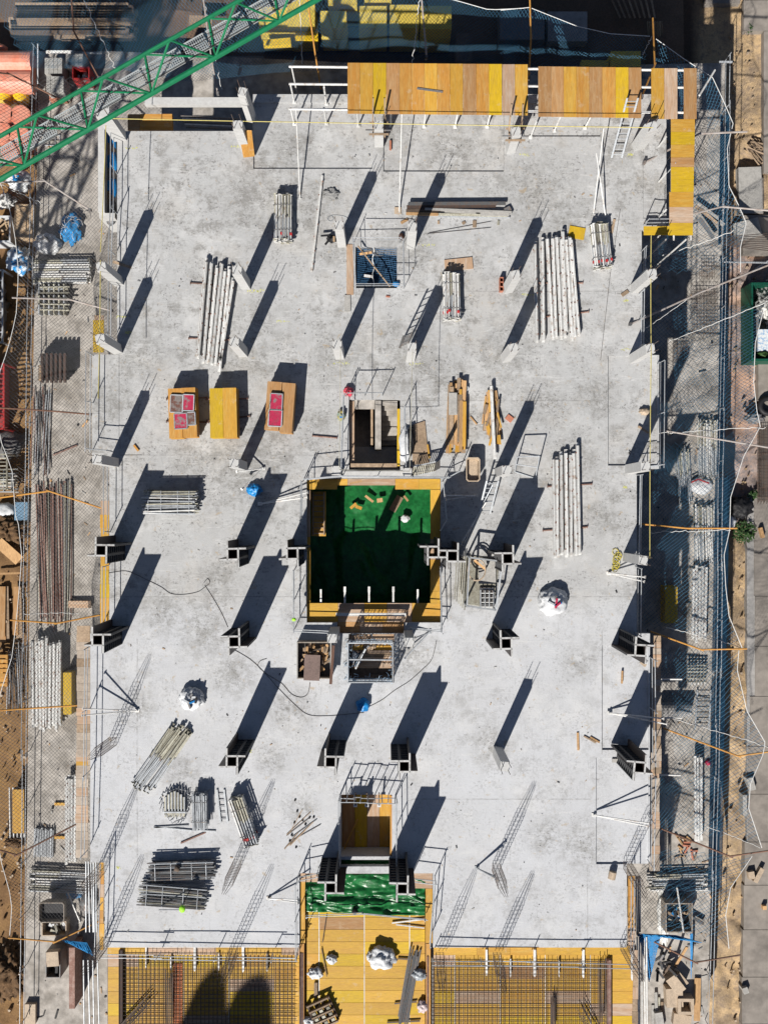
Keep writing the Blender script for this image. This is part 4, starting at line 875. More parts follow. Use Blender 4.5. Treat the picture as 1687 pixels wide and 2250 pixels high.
mbox('C',448,1378,545,1450,0,.04,-10,BV[0],'shutter_sheet','small yellow sheet lying left of the prop bundle at the upper right','sheet')
mbox('B',1180,1570,1350,1640,0,.05,6,BV[4],'flat_board','pale brown board lying above the red tipped prop bundle','board')
mbox('D',805,1195,850,1207,0,.05,-52,BV[2],'wood_offcut','small wood offcut at the left edge near the lower end of the left bay','wood offcut')
# beige tub
def tub(t,x,y,L,Wd,h,z,label,m=M_BEIGE,ang=0,fill=M_OLDTIM):
    c=Q(t,x,y,z); T=thing('mortar_tub',label,'tub',c); ca,sa=math.cos(rad(ang)),math.sin(rad(ang))
    def pt(X,Y,Z): return (c.x+X*ca-Y*sa,c.y+X*sa+Y*ca,z+Z)
    def ring(l,w_,Z,cut): return [pt(X,Y,Z) for X,Y in ((-l+cut,-w_),(l-cut,-w_),(l,-w_+cut),(l,w_-cut),(l-cut,w_),(-l+cut,w_),(-l,w_-cut),(-l,-w_+cut))]
    mb=MB(); r0=ring(L*.4,Wd*.4,0,.06); r1=ring(L/2,Wd/2,h,.08); r2=ring(L/2-.04,Wd/2-.04,h,.07); r3=ring(L*.4-.03,Wd*.4-.03,.05,.05)
    o=0; mb.add(r0+r1+r2+r3,[tuple(range(8))[::-1]]+[(k*8+i,k*8+(i+1)%8,k*8+8+(i+1)%8,k*8+8+i) for k in range(3) for i in range(8)]+[tuple(range(24,32))]); obj('tub_body',mb,m,T)
    mb=MB(); mb.add(ring(L/2-.07,Wd/2-.07,h*.6,.06)+ring(L/2-.09,Wd/2-.09,h*.62,.06),[tuple(range(8,16))]+[(i,(i+1)%8,8+(i+1)%8,8+i) for i in range(8)]); obj('filling',mb,fill,T); return T
tub('E',1345,1335,.55,.95,.55,0,'beige mortar tub standing right of the stair opening',fill=M_BEIGE)
tub('E',1303,842,.24,.28,.15,0,'small clear bucket lying beside the timber heap right of the stairs',m=M_BAG,fill=M_GALV)
# bricks, offcuts
def brick(t,x,y,ang,label,z=0,L=.24,W_=.12,h=.07,m=M_BRICK,cat='brick',hollow=False,group=None):
    c=Q(t,x,y,z); T=thing('brick' if cat=='brick' else 'wood_offcut',label,cat,(c.x,c.y,z),group)
    mb=MB()
    if hollow:
        for X in (-L/2+.01,-L/6,L/6,L/2-.01): mb.box(X-.01,-W_/2,0,X+.01,W_/2,h)
        mb.box(-L/2,-W_/2-.01,0,L/2,-W_/2+.005,h); mb.box(-L/2,W_/2-.005,0,L/2,W_/2+.01,h); mb.box(-L/2+.02,-W_/2+.01,0,L/2-.02,W_/2-.01,.01)
    else: mb.box(-L/2,-W_/2,0,L/2,W_/2,h)
    o=obj('body',mb,m,T); o.location=(0,0,0); o.rotation_euler.z=rad(ang); return T
brick('E',1520,215,90,'hollow red brick standing beside a column at the upper right',L=.55,W_=.13,h=.3,hollow=True)
brick('E',1572,1022,-38,'lone reddish brick tile right of the timber heap',L=.28,W_=.22,h=.06)
brick('I',898,990,-40,'beige brick on the right edge below the steel form',m=M_BEIGE,L=.26,W_=.14)
brick('I',735,1578,0,'pale brick lying left of the lowest steel form on the right edge',m=M_BLOCK,L=.34,W_=.14)
for (t,x,y,L,W_,ang,m,l) in (('I',770,1072,.5,.07,88,M_TIMBER,'short wood batten in the lower right bay'),('I',503,1462,.7,.08,92,M_TIMBER,'upright wood batten left of the lower right bay'),('I',575,1450,.55,.06,-28,M_OLDTIM,'first of two crossed wood battens touching the lower right bay'),('I',605,1452,.42,.07,-30,M_TIMBER,'second of two crossed wood battens touching the lower right bay'),
    ('B',850,885,.38,.08,90,M_BRICK,'short reddish batten beside the collared column'),('B',895,1280,.26,.26,0,M_BEIGE,'square tan plate at the foot of the thin leaning prop'),('B',1142,1352,.13,.08,90,M_OLDTIM,'tiny block below the pile of steel beams, left'),('B',1295,1355,.13,.1,30,M_OLDTIM,'tiny block below the pile of steel beams, middle'),('B',1360,1362,.27,.14,88,M_OLDTIM,'larger brown block below the pile of steel beams'),('B',1505,1355,.18,.08,85,M_DULL,'tiny pale block below the pile of steel beams, right'),
    ('B',935,1345,.3,.1,30,M_TIMBER,'wood offcut lying above the corner of the netted shaft'),('F',788,262,.3,.14,35,M_OLDTIM,'brown block at the foot of the upper right edge column'),('E',835,282,.16,.06,-5,M_BRICK,'tiny reddish block just below the netted shaft'),('C',715,1375,.55,.1,78,M_OLDTIM,'brown batten leaning beside the right hand prop bundle'),
    ('E',1355,1035,.4,.05,-50,M_TIMBER,'thin wood scrap right of the timber heap'),('D',745,88,.75,.1,-18,M_OLDTIM,'brown batten lying across the left edge near the upper column'),('E',640,1410,.5,.07,12,M_TIMBER,'pale batten on the upper ledge of the well'),
    ('F',900,1090,.5,.08,-32,M_OLDTIM,'brown batten lying in the shadow of the right bay')):
    brick(t,x,y,ang,l,L=L,W_=W_,h=.05,m=m,cat='wood offcut')
# timber heap and batten heap
def heap(t,x0,y0,x1,y1,n,wd,z,label,L0,L1,mats,seed,w=.1,h=.035,layers=4,name='timber_heap',part='plank',spread=1.0,cat='timber heap'):
    rr_=random.Random(seed); a=Q(t,x0,y0,z); b=Q(t,x1,y1,z); d=(b-a).normalized(); s=Vector((-d.y,d.x,0)); T=thing(name,label,cat,((a.x+b.x)/2,(a.y+b.y)/2,z)); Ln=(b-a).length
    for i in range(n):
        L_=rr_.uniform(L0,L1); k=rr_.uniform(0,max(0,Ln-L_)); u=rr_.uniform(-wd/2,wd/2); lay=i*layers//n
        p=a+d*k+s*u; q=p+d*L_+s*rr_.uniform(-.06,.06)*spread; p.z=q.z=z+.03+lay*(h+.004)+rr_.uniform(0,.003); mb=MB(); mb.bar(p,q,w*rr_.uniform(.6,1.5),h); obj(part,mb,mats[rr_.randrange(len(mats))],T)
    return T
heap('E',1255,770,1245,1240,40,.6,0,'heap of long timber planks right of the stair opening',1.3,2.6,[M_TIMBER,M_OLDTIM,BV[1],M_TIMBER],4,.12,layers=8)
mbox('E',1205,865,1255,1000,.33,.36,0,M_BLOCK,'grey_sheet','grey sheet lying on the timber heap right of the stairs','sheet')
heap('E',1465,850,1470,1190,46,.5,0,'heap of short ochre wood battens under a long white beam',.3,1.2,[M_TIMBER,BV[1],M_OLDTIM],9,.09,layers=6,spread=3)
beams('E',[(1460,825,1482,1270)],.12,'long white beam lying on the heap of ochre battens',None,clips=False)
# steel beams pile
T=thing('steel_pile','pile of dark and grey steel sections lying across the upper right centre','steel sections',Q('B',1260,1270,0))
for (x0,y0,x1,y1,w_,z,m) in ((960,1238,1550,1235,.12,.2,M_STEEL),(950,1258,1490,1248,.14,.14,M_RUSTDK),(945,1282,1180,1272,.12,.12,M_DARKTIM),(1060,1270,1585,1290,.09,.16,M_BLOCK),(945,1300,1560,1312,.1,.06,M_DULL),(945,1298,1140,1303,.1,.12,M_TIMBER),(1180,1280,1370,1290,.12,.12,M_BLOCK),(1395,1298,1570,1300,.16,.14,M_BLOCK),(1555,1260,1575,1300,.25,.12,M_STEEL),(1110,1315,1575,1322,.05,.05,M_GALV)):
    mb=MB(); a=Q('B',x0,y0,z); b=Q('B',x1,y1,z); a.z=b.z=z; mb.bar(a,b,w_,.07); obj('section',mb,m,T)
beams('B',[(438,1070,372,1650)],0,'single long white bar lying alone left of the netted shaft',None,w=.09,clips=True,sl=0.01)
for (x0,y0,x1,y1,l) in ((1075,1420,1460,1382,'lower of two thin rebars lying below the pile of steel sections'),(1085,1415,1460,1345,'upper of two thin rebars lying below the pile of steel sections')):
    mb=MB(); mb.tube([Q('B',x0,y0,.02),Q('B',x1,y1,.02)],.012,5); single('loose_rebar',mb,M_STEEL,l,'rebar')
# thin leaning props (long) upper middle
def longprop(t,x0,y0,x1,y1,z1,m,label,r=.03,z0=.02,name='leaning_prop',cat='prop'):
    T=thing(name,label,cat,Q(t,x0,y0,z0)); a=Q(t,x0,y0,z0); b=Q(t,x1,y1,z1); c=a.lerp(b,.55); mb=MB(); mb.tube([a,c],r,6); obj('outer_tube',mb,m,T)
    mb=MB(); mb.tube([c,b],r*.75,6); obj('inner_tube',mb,m,T); d=(b-a).normalized(); mb=MB(); mb.bar(a,a-d*.012,r*3.4,r*3.4); obj('foot_plate',mb,m,T); return T
longprop('B',303,1205,278,655,1.2,M_WHITE,'long thin white prop running from the slab up to the platform bearers')
longprop('B',905,1290,920,690,1.35,M_WHITE,'long thin pinkish prop running from the tan plate up to the platform')
longprop('C',598,1300,660,780,1.2,M_WHITE,'long white prop rising to the platform, left one of the crossing pair')
longprop('C',672,1320,615,930,1.0,M_WHITE,'long white prop of the crossing pair, the one leaning left')
# push-pull prop pairs
def pair(t,x0,y0,xa,ya,xb,yb,z,label,m=M_GALV,r=.028):
    T=thing('push_pull_prop',label,'push-pull prop',Q(t,x0,y0,0.02)); a=Q(t,x0,y0,.03)
    mb=MB(); mb.box(a.x-.09,a.y-.07,0.002,a.x+.09,a.y+.07,.03); mb.bar(a,a+Vector((0,0,.1)),.06,.06); obj('foot_plate',mb,m,T)
    for x,y,zz in ((xa,ya,z),(xb,yb,z*.8)):
        b=Q(t,x,y,zz); mb=MB(); mb.tube([a+Vector((0,0,.05)),b],r,6); d=(b-a).normalized(); mb.bar(b,b+d*.015,r*4,r*4); obj('prop_tube',mb,m,T)
    return T
pair('I',690,440,910,465,905,492,1.0,'pair of white props with red collars reaching over the right edge below the yellow rope',M_WHITE)
pair('I',695,1290,1025,1325,1042,1358,1.1,'pair of white props reaching over the plank strip in the lower right bay',M_WHITE)
pair('L',600,388,935,440,930,458,1.2,'pair of white props in the bay at the lower right edge',M_WHITE)
pair('G',835,1275,505,1265,500,1305,1.2,'pair of white props reaching over the left edge beside the white beam row',M_WHITE)
pair('K',112,895,290,905,290,922,.9,'pair of white props left of the lower green tarpaulin',M_WHITE)
pair('K',1375,710,1490,775,1480,760,1.1,'pair of grey props braced against the standing rebar cage',M_GALV)
pair('D',1600,1325,1440,1345,1470,1450,.8,'white push-pull frame at the foot of a column above the blue sack',M_WHITE)
pair('H',1085,800,960,850,935,960,.5,'grey props lying beside the orange landing',M_GALV)
pair('E',1370,1490,1185,1490,1190,1515,.3,'pair of white tubes reaching right from the rim of the deep well',M_WHITE)
pair('E',60,1540,350,1470,345,1500,.5,'pair of white tubes reaching left from the rim of the deep well',M_WHITE)
# wood scrap crate
T=thing('scrap_crate','steel crate full of wood scraps with a brown sheet on top','crate',Q('H',395,970,0)); a=Q('H',283,858,.55); b=Q('H',492,1082,.55)
for (x0,y0,x1,y1) in ((a.x,b.y,a.x+.04,a.y),(b.x-.04,b.y,b.x,a.y),(a.x+.041,b.y,b.x-.041,b.y+.04),(a.x+.041,a.y-.04,b.x-.041,a.y)):
    mb=MB(); mb.box(x0,y0,.02,x1,y1,.6); obj('side_wall',mb,M_SKIP if x1-x0>.1 else M_BLOCK,T)
mb=MB(); mb.box(a.x+.045,b.y+.045,.02,b.x-.045,a.y-.045,.1); obj('floor_plate',mb,M_STEEL,T)
rr.seed(5)
for i in range(70):
    x=rr.uniform(a.x+.15,b.x-.15); y=rr.uniform(b.y+.25,a.y-.15); z=.12+.4*(i/70); mb=MB(); mb.rect((x,y),rr.uniform(0,3.1),rr.uniform(.1,.34),rr.uniform(.05,.1),z,z+.04); obj('wood_scrap',mb,(M_TIMBER,M_TIMBER,M_OLDTIM,M_DARKTIM)[rr.randrange(4)],T)
mb=MB(); p=Q('H',375,1015,.62); mb.rect((p.x,p.y),rad(-2),.62,1.0,.615,.64); single('brown_sheet',mb,mat('reddish_brown_sheet',(.17,.12,.105),.7,.15,4),'reddish brown sheet lying on the wood scrap crate','sheet')
mb=MB(); mb.bar(Q('H',488,1115,.64),Q('H',505,880,.64),.11,.04); single('crate_batten',mb,M_BROWNARM,'dark brown batten along the right side of the wood scrap crate','batten')
# netted cage over the opening
def cageframe(t,x0,y0,x1,y1,z0,h,label,m=M_GALV,net=True,inset=.0):
    T=thing('guard_cage',label,'guard cage',Q(t,(x0+x1)/2,(y0+y1)/2,z0)); C_=[Q(t,x0,y0,z0),Q(t,x1,y0,z0),Q(t,x1,y1,z0),Q(t,x0,y1,z0)]
    for i in range(4):
        mb=MB(); mb.tube([C_[i],C_[i]+Vector((0,0,h))],.03,6); obj('post',mb,m,T)
        for k in (.5,1.0):
            mb=MB(); u=Vector((0,0,h*k-.02)); mb.tube([C_[i]+u,C_[(i+1)%4]+u],.032,6); obj('rail',mb,m,T)
    if net:
        mb=MB(); nn=22
        for i in range(4):
            p,q=C_[i],C_[(i+1)%4]
            for k in range(1,nn):
                u=p.lerp(q,k/nn); mb.tube([u+Vector((R.uniform(-.03,.03),R.uniform(-.03,.03),0)),u+Vector((R.uniform(-.04,.04),R.uniform(-.04,.04),h))],.013,3,cap=False)
            for k in range(1,6): mb.tube([p+Vector((0,0,h*k/6)),p.lerp(q,.5)+Vector((R.uniform(-.03,.03),R.uniform(-.03,.03),h*k/6)),q+Vector((0,0,h*k/6))],.008,3,cap=False)
        tag(obj('side_net',mb,mat('pale_blue_net',(.30,.40,.50),.7,.2,5),T),kind='stuff')
    return T
cageframe('H',598,845,865,1078,0,1.05,'grey tube guard cage with blue netting round the orange planked opening')
cp=thing('pit_boards','orange planks lying over the caged opening below the landing','plank cover',P(816,1447,-.5))
for i in range(8):
    y=1395+13*i; mb=MB(); mb.box((767-843.5)*PX,(1125-y-12.2)*PX,-.55,(865-843.5)*PX,(1125-y)*PX,-.5+rr.uniform(0,.02)); obj('plank',mb,(BH[4],BH[4],BH[1],M_OLDTIM)[i%4] if i<6 else M_DARKTIM,cp)
for (x0,y0,x1,y1,z,l,m) in ((620,1000,720,880,-.4,'dark tube leaning across the planked opening',M_STEEL),(640,1020,700,900,-.42,'grey tube lying across the planked opening',M_GALV)):
    mb=MB(); mb.tube([Q('H',x0,y0,z),Q('H',x1,y1,.2)],.04,6); single('leaning_tube',mb,m,l,'tube')
bag('H',725,885,.26,.16,.1,-.45,'crumpled pale rag on the orange planks of the caged opening',3.7,m=M_OLDTIM,rough=.8); bag('H',640,960,.22,.3,.12,-.45,'crumpled grey and blue sheet in the caged opening',9.9,m=mat('grey_blue_sheet',(.3,.33,.38),.5,.3,8,(.1,.2,.3),.8),rough=.9)
beams('H',[(520,690,945,692)],-.02,'white steel beam lying across the front of the orange landing',None,w=.12,sl=.02,clips=False)
# netted shaft
nt_=thing('shaft_net','blue safety net stretched over the dark shaft at the upper centre','safety net',P(826,587,-.1)); mb=MB(); a=P(782,543,-.12); b=P(871,632,-.12); nn=20
def zz(u,v): return -.12-.35*math.sin(math.pi*u)*math.sin(math.pi*v)
for k in range(nn+1):
    for fl in (0,1):
        pts=[]
        for j in range(9):
            u,v=(k/nn,j/8) if fl else (j/8,k/nn); wob=.012*math.sin(k*1.7+j*2.1); pts.append((a.x+(b.x-a.x)*u+(wob if fl else 0),a.y+(b.y-a.y)*v+(0 if fl else wob),zz(u,v)))
        mb.tube(pts,.0075,3,cap=False)
tag(obj('cords',mb,mat('shaft_net_cord',(.04,.12,.24),.7,.1,3),nt_),kind='stuff')
mb=MB(); mb.tube([P(820+2*math.sin(i*1.3),543+i*7.4,-.06-.25*math.sin(math.pi*i/12)) for i in range(13)],.018,5); single('white_rope',mb,M_ROPE,'white rope hanging down the middle of the netted shaft','rope')
mb=MB(); mb.tube([P(786,540,.3),P(857,630,.02)],.03,6); single('leaning_tube',mb,M_OLDTIM,'brown tube lying diagonally over the netted shaft','tube')
brick('B',700,1540,8,'wood offcut caught on the net of the upper centre shaft',z=-.2,L=.5,W_=.09,h=.04,m=M_TIMBER,cat='wood offcut')
brick('E',718,158,-8,'white offcut caught on the net of the upper centre shaft',z=-.3,L=.36,W_=.1,h=.04,m=M_WHITE,cat='wood offcut')
smooth(single('blue_netting',blob(Q('E',885,205,0),.16,.12,.1,5.5,.9,3,3),M_NETB,'bunched bright blue netting at the lower right corner of the shaft','netting'))
mb=MB(); p=Q('B',600,1485,.03); q=Q('E',608,270,.03); mb.box(p.x-.1,q.y,.002,q.x+.12,p.y,.035); single('walk_board',mb,BV[4],'long brown walk board lying left of the netted shaft','board')
mb=MB(); p=Q('E',572,270,.1); q=Q('E',608,370,.1); mb.box(p.x,q.y,.002,q.x,p.y,.06); single('channel_end',mb,M_BLOCK,'pale channel piece lying below the walk board of the netted shaft','channel')
# lifting skip with hose and crate
T=thing('lifting_skip','grey steel lifting skip with slatted sides, lower right of the deep well','lifting skip',Q('H',1400,520,0)); C_=[Q('H',1330,345,1.0),Q('H',1530,370,1.0),Q('H',1490,665,1.0),Q('H',1315,640,1.0)]
CB=[Vector((p.x-.02,p.y+.02,.02)) for p in C_]
for i in range(4):
    mb=MB(); mb.bar(CB[i],C_[i],.06,.06); obj('corner_post',mb,M_GALV,T); mb=MB(); mb.bar(C_[i],C_[(i+1)%4],.06,.07); obj('top_rail',mb,M_GALV,T); mb=MB(); mb.bar(CB[i],CB[(i+1)%4],.05,.05); obj('bottom_rail',mb,M_DULL,T)
mb=MB(); mb.add([*CB,*[p+Vector((0,0,.03)) for p in CB]],MB.BF); obj('floor_plate',mb,M_DULL,T)
# folded gate panel leaning out on its left side
a0,a1=Q('H',1255,330,.5),Q('H',1240,600,.5); b0,b1=Q('H',1325,340,.12),Q('H',1300,665,.12)
for k in range(6):
    mb=MB(); u=k/5; mb.bar(a0.lerp(b0,u),a1.lerp(b1,u),.04,.03); obj('gate_bar',mb,M_DULL,T)
mb=MB(); mb.tube([C_[0].lerp(C_[3],.28)+Vector((.35+.34*math.cos(i*.36),.02+.42*math.sin(i*.36),-.62+.006*i)) for i in range(44)],.026,5); single('hose_coil',mb,M_BEIGE,'coiled beige hose lying in the lifting skip','hose')
p=Q('H',1435,590,.3); T2=thing('wire_crate','small grey crate of bars in the lower end of the lifting skip','crate',(p.x,p.y,.08))
for k in range(4):
    mb=MB(); mb.box(p.x-.26+.17*k,p.y-.38,.3,p.x-.23+.17*k,p.y+.38,.34); obj('bar',mb,M_GALV,T2)
for k in range(5):
    mb=MB(); mb.box(p.x-.26,p.y-.38+.18*k,.26,p.x+.28,p.y-.35+.18*k,.3); obj('bar',mb,M_WHITE,T2)
mb=MB(); mb.box(p.x-.27,p.y-.39,.08,p.x+.29,p.y+.39,.14); obj('base',mb,M_STEEL,T2)
mb=MB(); mb.box(Q('H',1385,0,.1).x,Q('H',0,505,.1).y,.08,Q('H',1490,0,.1).x,Q('H',0,360,.1).y,.14); single('grey_board',mb,M_BLOCK,'grey board lying in the upper end of the lifting skip','board')
mb=MB(); mb.bar(Q('H',1345,350,.6),Q('H',1430,420,.5),.09,.03); single('pale_plank',mb,M_TIMBER,'pale plank sticking up in the lifting skip','plank')
longprop('H',1265,285,1430,10,1.0,M_WHITE,'long white tube leaning from the steel form towards the beige tub')
longprop('H',1290,270,1470,-95,.9,M_GALV,'thin grey tube leaning beside the long white one above the skip')
# tilted guard frame
T=thing('tilted_guard','tilted grey guard frame standing right of a column','guard frame',Q('F',190,1320,0))
PTS=[Q('F',120,1345,.02),Q('F',245,1385,.02),Q('F',270,1250,.9),Q('F',135,1255,.9)]
for i in range(4):
    mb=MB(); mb.tube([PTS[i],PTS[(i+1)%4]],.025,6); obj('frame_tube',mb,M_GALV,T)
mb=MB(); mb.tube([PTS[0].lerp(PTS[3],.5),PTS[1].lerp(PTS[2],.5)],.02,6); obj('frame_tube',mb,M_GALV,T)
# frame under the big form shadow: a lying ladder
ladder(Q('E',1420,1600,.3),Q('H',1470,-120,.9),.45,7,M_GALV,'grey ladder leaning in the shade between the well and the lifting skip')
# tarpaulin / sheets right of the stairs
T=thing('stair_side_boards','brown boards and white sheet piled along the right side of the stair opening','boards',Q('E',1020,1180,0))
mb=MB(); mb.prism([Q('E',985,1060,.1)[:2],Q('E',1060,1035,.1)[:2],Q('E',1085,1300,.1)[:2],Q('E',985,1300,.1)[:2]][::-1],.003,.05); obj('board',mb,M_OLDTIM,T)
mb=MB(); mb.bar(Q('E',1075,1180,.12),Q('E',1088,1265,.12),.07,.04); obj('board',mb,BV[1],T)
smooth(obj('white_sheet',blob(Q('E',940,1180,0),.28,.75,.16,6.1,.7,2,3),M_BAG,T)); smooth(obj('dark_sheet',blob(Q('E',975,1150,.05),.14,.6,.22,2.1,.8,2,3),M_BLACK,T))
p0=Q('E',985,1335,.02); p1=Q('E',1120,1305,.02); T=thing('leaning_grid','grey grid panel of slanted bars leaning at the corner below the stairs','grid panel',p0)
for k in range(13):
    q=p0.lerp(p1,k/12); mb=MB(); mb.bar(q+Vector((0,-.25,0)),q+Vector((.05,.12,.5)),.03,.02); obj('bar',mb,M_DULL,T)
for h_,o_ in ((.0,-.25),(.5,.12)):
    mb=MB(); mb.bar(p0+Vector((.05*(h_>0),o_,h_)),p1+Vector((.05*(h_>0),o_,h_)),.04,.04); obj('rail',mb,M_GALV,T)
mb=MB(); mb.bar(Q('E',1115,1320,.02),Q('E',1150,1300,1.9),.3,.03,None,(1,0,0)); single('truss_plank',mb,M_STEEL,'dark perforated plank standing upright below the beige tub row','plank')
smooth(single('red_rag',blob(Q('E',975,1340,0),.05,.18,.06,2.2,.8,3,2),M_RED,'small red rag at the lower right corner of the stair opening','rag'))
# bucket, rope, cable, helmets, scrap
c=Q('L',705,755,0); mb=MB(); mb.tube([c+Vector((.04,.18,.14)),c+Vector((-.02,-.1,.14))],.15,12); single('tipped_bucket',mb,M_BEIGE,'tipped beige bucket near the lower right corner of the slab','bucket')
mb=MB(); rr.seed(8)
for k in range(9):
    c=Q('I',740+rr.uniform(-18,18),312+13*k,.03); r_=rr.uniform(.09,.17); an=rr.uniform(0,3); mb.tube([c+Vector((r_*math.cos(j*.7+an)*(1.2 if k%2 else .7),r_*math.sin(j*.7+an)*.8,.012*j/3+.01*k)) for j in range(11)],.014,4,cap=False)
single('yellow_rope',mb,mat('yellow_rope',(.5,.42,.05),.7,.15,8),'bunched yellow rope beside the right edge column','rope')
def cable(pts,t,label,m=M_STEEL,r=.012,z=.015,name='cable'):
    P_=[Q(t,*p,z) for p in pts]; out=[]
    for i in range(len(P_)-1):
        a=P_[max(i-1,0)];b=P_[i];c=P_[i+1];d=P_[min(i+2,len(P_)-1)]
        for k in range(6):
            u=k/6; out.append(.5*((2*b)+(c-a)*u+(2*a-5*b+4*c-d)*u*u+(3*b-a-3*c+d)*u**3))
    out.append(P_[-1]); mb=MB(); mb.tube(out,r,4); return single(name,mb,m,label,'cable')
cable([(665,440),(760,428),(830,450),(900,485),(980,525),(1040,565),(1120,570),(1200,555),(1240,530),(1275,500),(1262,475),(1240,500)],'G','thin dark cable looping from the left edge form to the middle left')
cable([(1245,515),(1300,600),(1350,690),(1385,770)],'G','thin dark cable running down to the form at the left-centre')
cable([(-110,900),(0,965),(90,1050),(180,1150),(260,1230),(350,1300),(470,1308),(560,1300),(690,1288)],'H','thin dark cable curving across the lower slab to the blue sack')
cable([(725,1250),(800,1210),(880,1150),(960,1100),(1040,1030),(1100,965),(1130,850)],'H','thin dark cable running from the blue sack up to the right')
cable([(100,960),(60,975),(50,1010),(110,1060),(190,1110),(250,1175),(310,1195),(350,1170),(362,1105)],'H','short dark cable looping to the wood scrap crate')
cable([(470,1335),(490,1310),(505,1330),(485,1345),(468,1325),(500,1308),(560,1312),(600,1330)],'B','small wire coil left of the netted shaft',m=M_GALV)
def post_helmet(x,y,px_,py_,label):
    b=Q('J',x,y,0); T=thing('capped_bar',label,'capped bar',b); top=Q('J',px_,py_,1.25); mb=MB(); mb.tube([b,top],.02,5); obj('bar',mb,M_GALV,T); smooth(obj('cap',blob(top,.13,.15,.1,2,.1,1,2,False),M_HIVIS,T))
post_helmet(1100,935,1108,960,'thin bar with a neon green cap standing below the lower frame stack')
smooth(single('neon_cap',blob(Q('H',265,722,.9),.09,.08,.07,3,.2,1,2,False),M_HIVIS,'neon green cap on the guard rail post at the lower left of the deep well','cap'))
mb=MB(); mb.tube([Q('J',968,965,.6),Q('J',1100,965,1.1)],.025,5); single('cross_bar',mb,M_GALV,'grey bar reaching from the neon capped bar to the left','bar')
smooth(single('black_clamp',blob(Q('K',635,972,-.1),.14,.16,.14,7,.9,2,2),M_BLACK,'black clamp hanging on the lower rim of the green tarpaulin','clamp'))
smooth(single('tool_knot',blob(Q('J',1078,715,.5),.14,.13,.08,5,.8,3,2),M_DARKTIM,'brown leather glove lying on the upper frame stack','glove'))
heap('K',180,590,400,380,9,.5,0,'loose rebar offcuts and clamps scattered left of the bottom core',.4,1.4,[M_REBAR,M_STEEL,M_OLDTIM],6,.025,.02,1,'rebar_scraps','rebar_scrap',6,'rebar scraps')
T=thing('clamp_scatter','small dark clamps scattered left of the bottom core','clamps',Q('K',300,430,0))
for x,y in ((272,298),(285,365),(268,435),(318,420),(335,445),(360,405),(385,402),(240,545),(252,510),(278,585),(300,400)):
    c=Q('K',x,y,0); smooth(obj('clamp',blob(c,.05,.06,.05,x*.1,.6,2,1),M_BLACK,T))
# small debris specks on the slab
db=MB(); rr.seed(11)
for i in range(420):
    px_=rr.uniform(270,1390); py_=rr.uniform(300,2060)
    if any(a-12<px_<c+12 and b-12<py_<d+12 for a,b,c,d,_ in HOLES): continue
    c=P(px_,py_,0); s_=rr.uniform(.01,.045); an=rr.uniform(0,3.1); db.rect((c.x,c.y),an,s_*rr.choice((1,1,2.5)),s_,.003,.003+s_*.5,(M_BLACK,M_STEEL,M_OLDTIM,M_BLOCK,M_CONC)[rr.randrange(5)])
tag(obj('debris',db,None),'tiny concrete crumbs and wood chips littering the slab','debris',kind='stuff')
# chalk marks by the columns
pm=MB(); rr.seed(12)
def chalk(t,x,y,wd=60,n=6):
    for k in range(n):
        px_=x+(k/(n-1)-.5)*wd; c=Q(t,px_,y,0); pts=[(c.x+rr.uniform(-.05,.05),c.y+rr.uniform(-.06,.06)) for _ in range(3)]
        for i in range(2):
            a=Vector((*pts[i],.005)); b=Vector((*pts[i+1],.005)); pm.bar(a,b,.014,.003)
for t,x,y,w_ in (('E',555,685,90),('E',1010,690,80),('E',35,245,90),('B',1080,1490,70),('F',200,270,60),('F',795,600,50),('F',793,305,20),('E',200,432,70),('D',1540,248,80),('D',740,405,50),('A',800,900,60),('A',1430,890,40),('C',820,940,25),('C',180,940,50),('J',720,710,15),('D',780,500,30),('F',790,1440,15),('K',0,0,10)): chalk(t,x,y,w_)
tag(obj('chalk_marks',pm,M_PAINT),'yellow spray marks beside the columns','spray marks',kind='stuff')

# dark grid pallet, planks and bits on the centre deck
pc=Q('K',440,1580,-.28); T=thing('grid_pallet','dark grid pallet lying askew at the bottom of the centre deck','pallet',pc)
ca,sa=math.cos(rad(24)),math.sin(rad(24))
def pp(X,Y,z): return (pc.x+X*ca-Y*sa,pc.y+X*sa+Y*ca,z)
for k in range(5):
    mb=MB(); mb.bar(pp(-.46,-.5+.25*k,-.05),pp(.46,-.5+.25*k,-.05),.06,.14); obj('slat',mb,M_OLDTIM,T)
    if k<4:
        mb=MB(); mb.bar(pp(-.45+.3*k,-.52,-.2),pp(-.45+.3*k,.52,-.2),.09,.15); obj('runner',mb,M_DARKTIM,T)
for k in range(9):
    mb=MB(); mb.rect(pp(-.3+.3*(k%3),-.38+.25*(k//3),0)[:2],rad(24),.14,.1,-.12,-.02); obj('block',mb,M_DULL,T)
for (x0,y0,x1,y1,w_,m,l) in ((398,1408,398,1498,.14,M_OLDTIM,'old brown plank piece above the dark grid pallet'),(462,1000,438,1165,.025,M_REBAR,'thin rebar standing at the left of the centre deck, upper'),(432,1200,465,1370,.025,M_REBAR,'thin rebar at the left of the centre deck, beside the white sacks'),(875,1535,1010,1522,.05,M_REBAR,'upper bar under the pipe bundle on the centre deck'),(830,1650,1030,1640,.05,M_REBAR,'lower bar under the pipe bundle on the centre deck'),(895,1262,1020,1268,.05,M_REBAR,'top bar under the pipe bundle on the centre deck'),(860,1045,1055,1022,.05,M_WHITE,'upper pale bar below the green tarpaulin'),(885,1055,1055,1075,.04,M_GALV,'lower grey bar below the green tarpaulin')):
    mb=MB(); mb.bar(Q('K',x0,y0,-.24),Q('K',x1,y1,-.24),w_,.04); single('loose_bar' if w_<.1 else 'plank_piece',mb,m,l,'bar' if w_<.1 else 'plank')
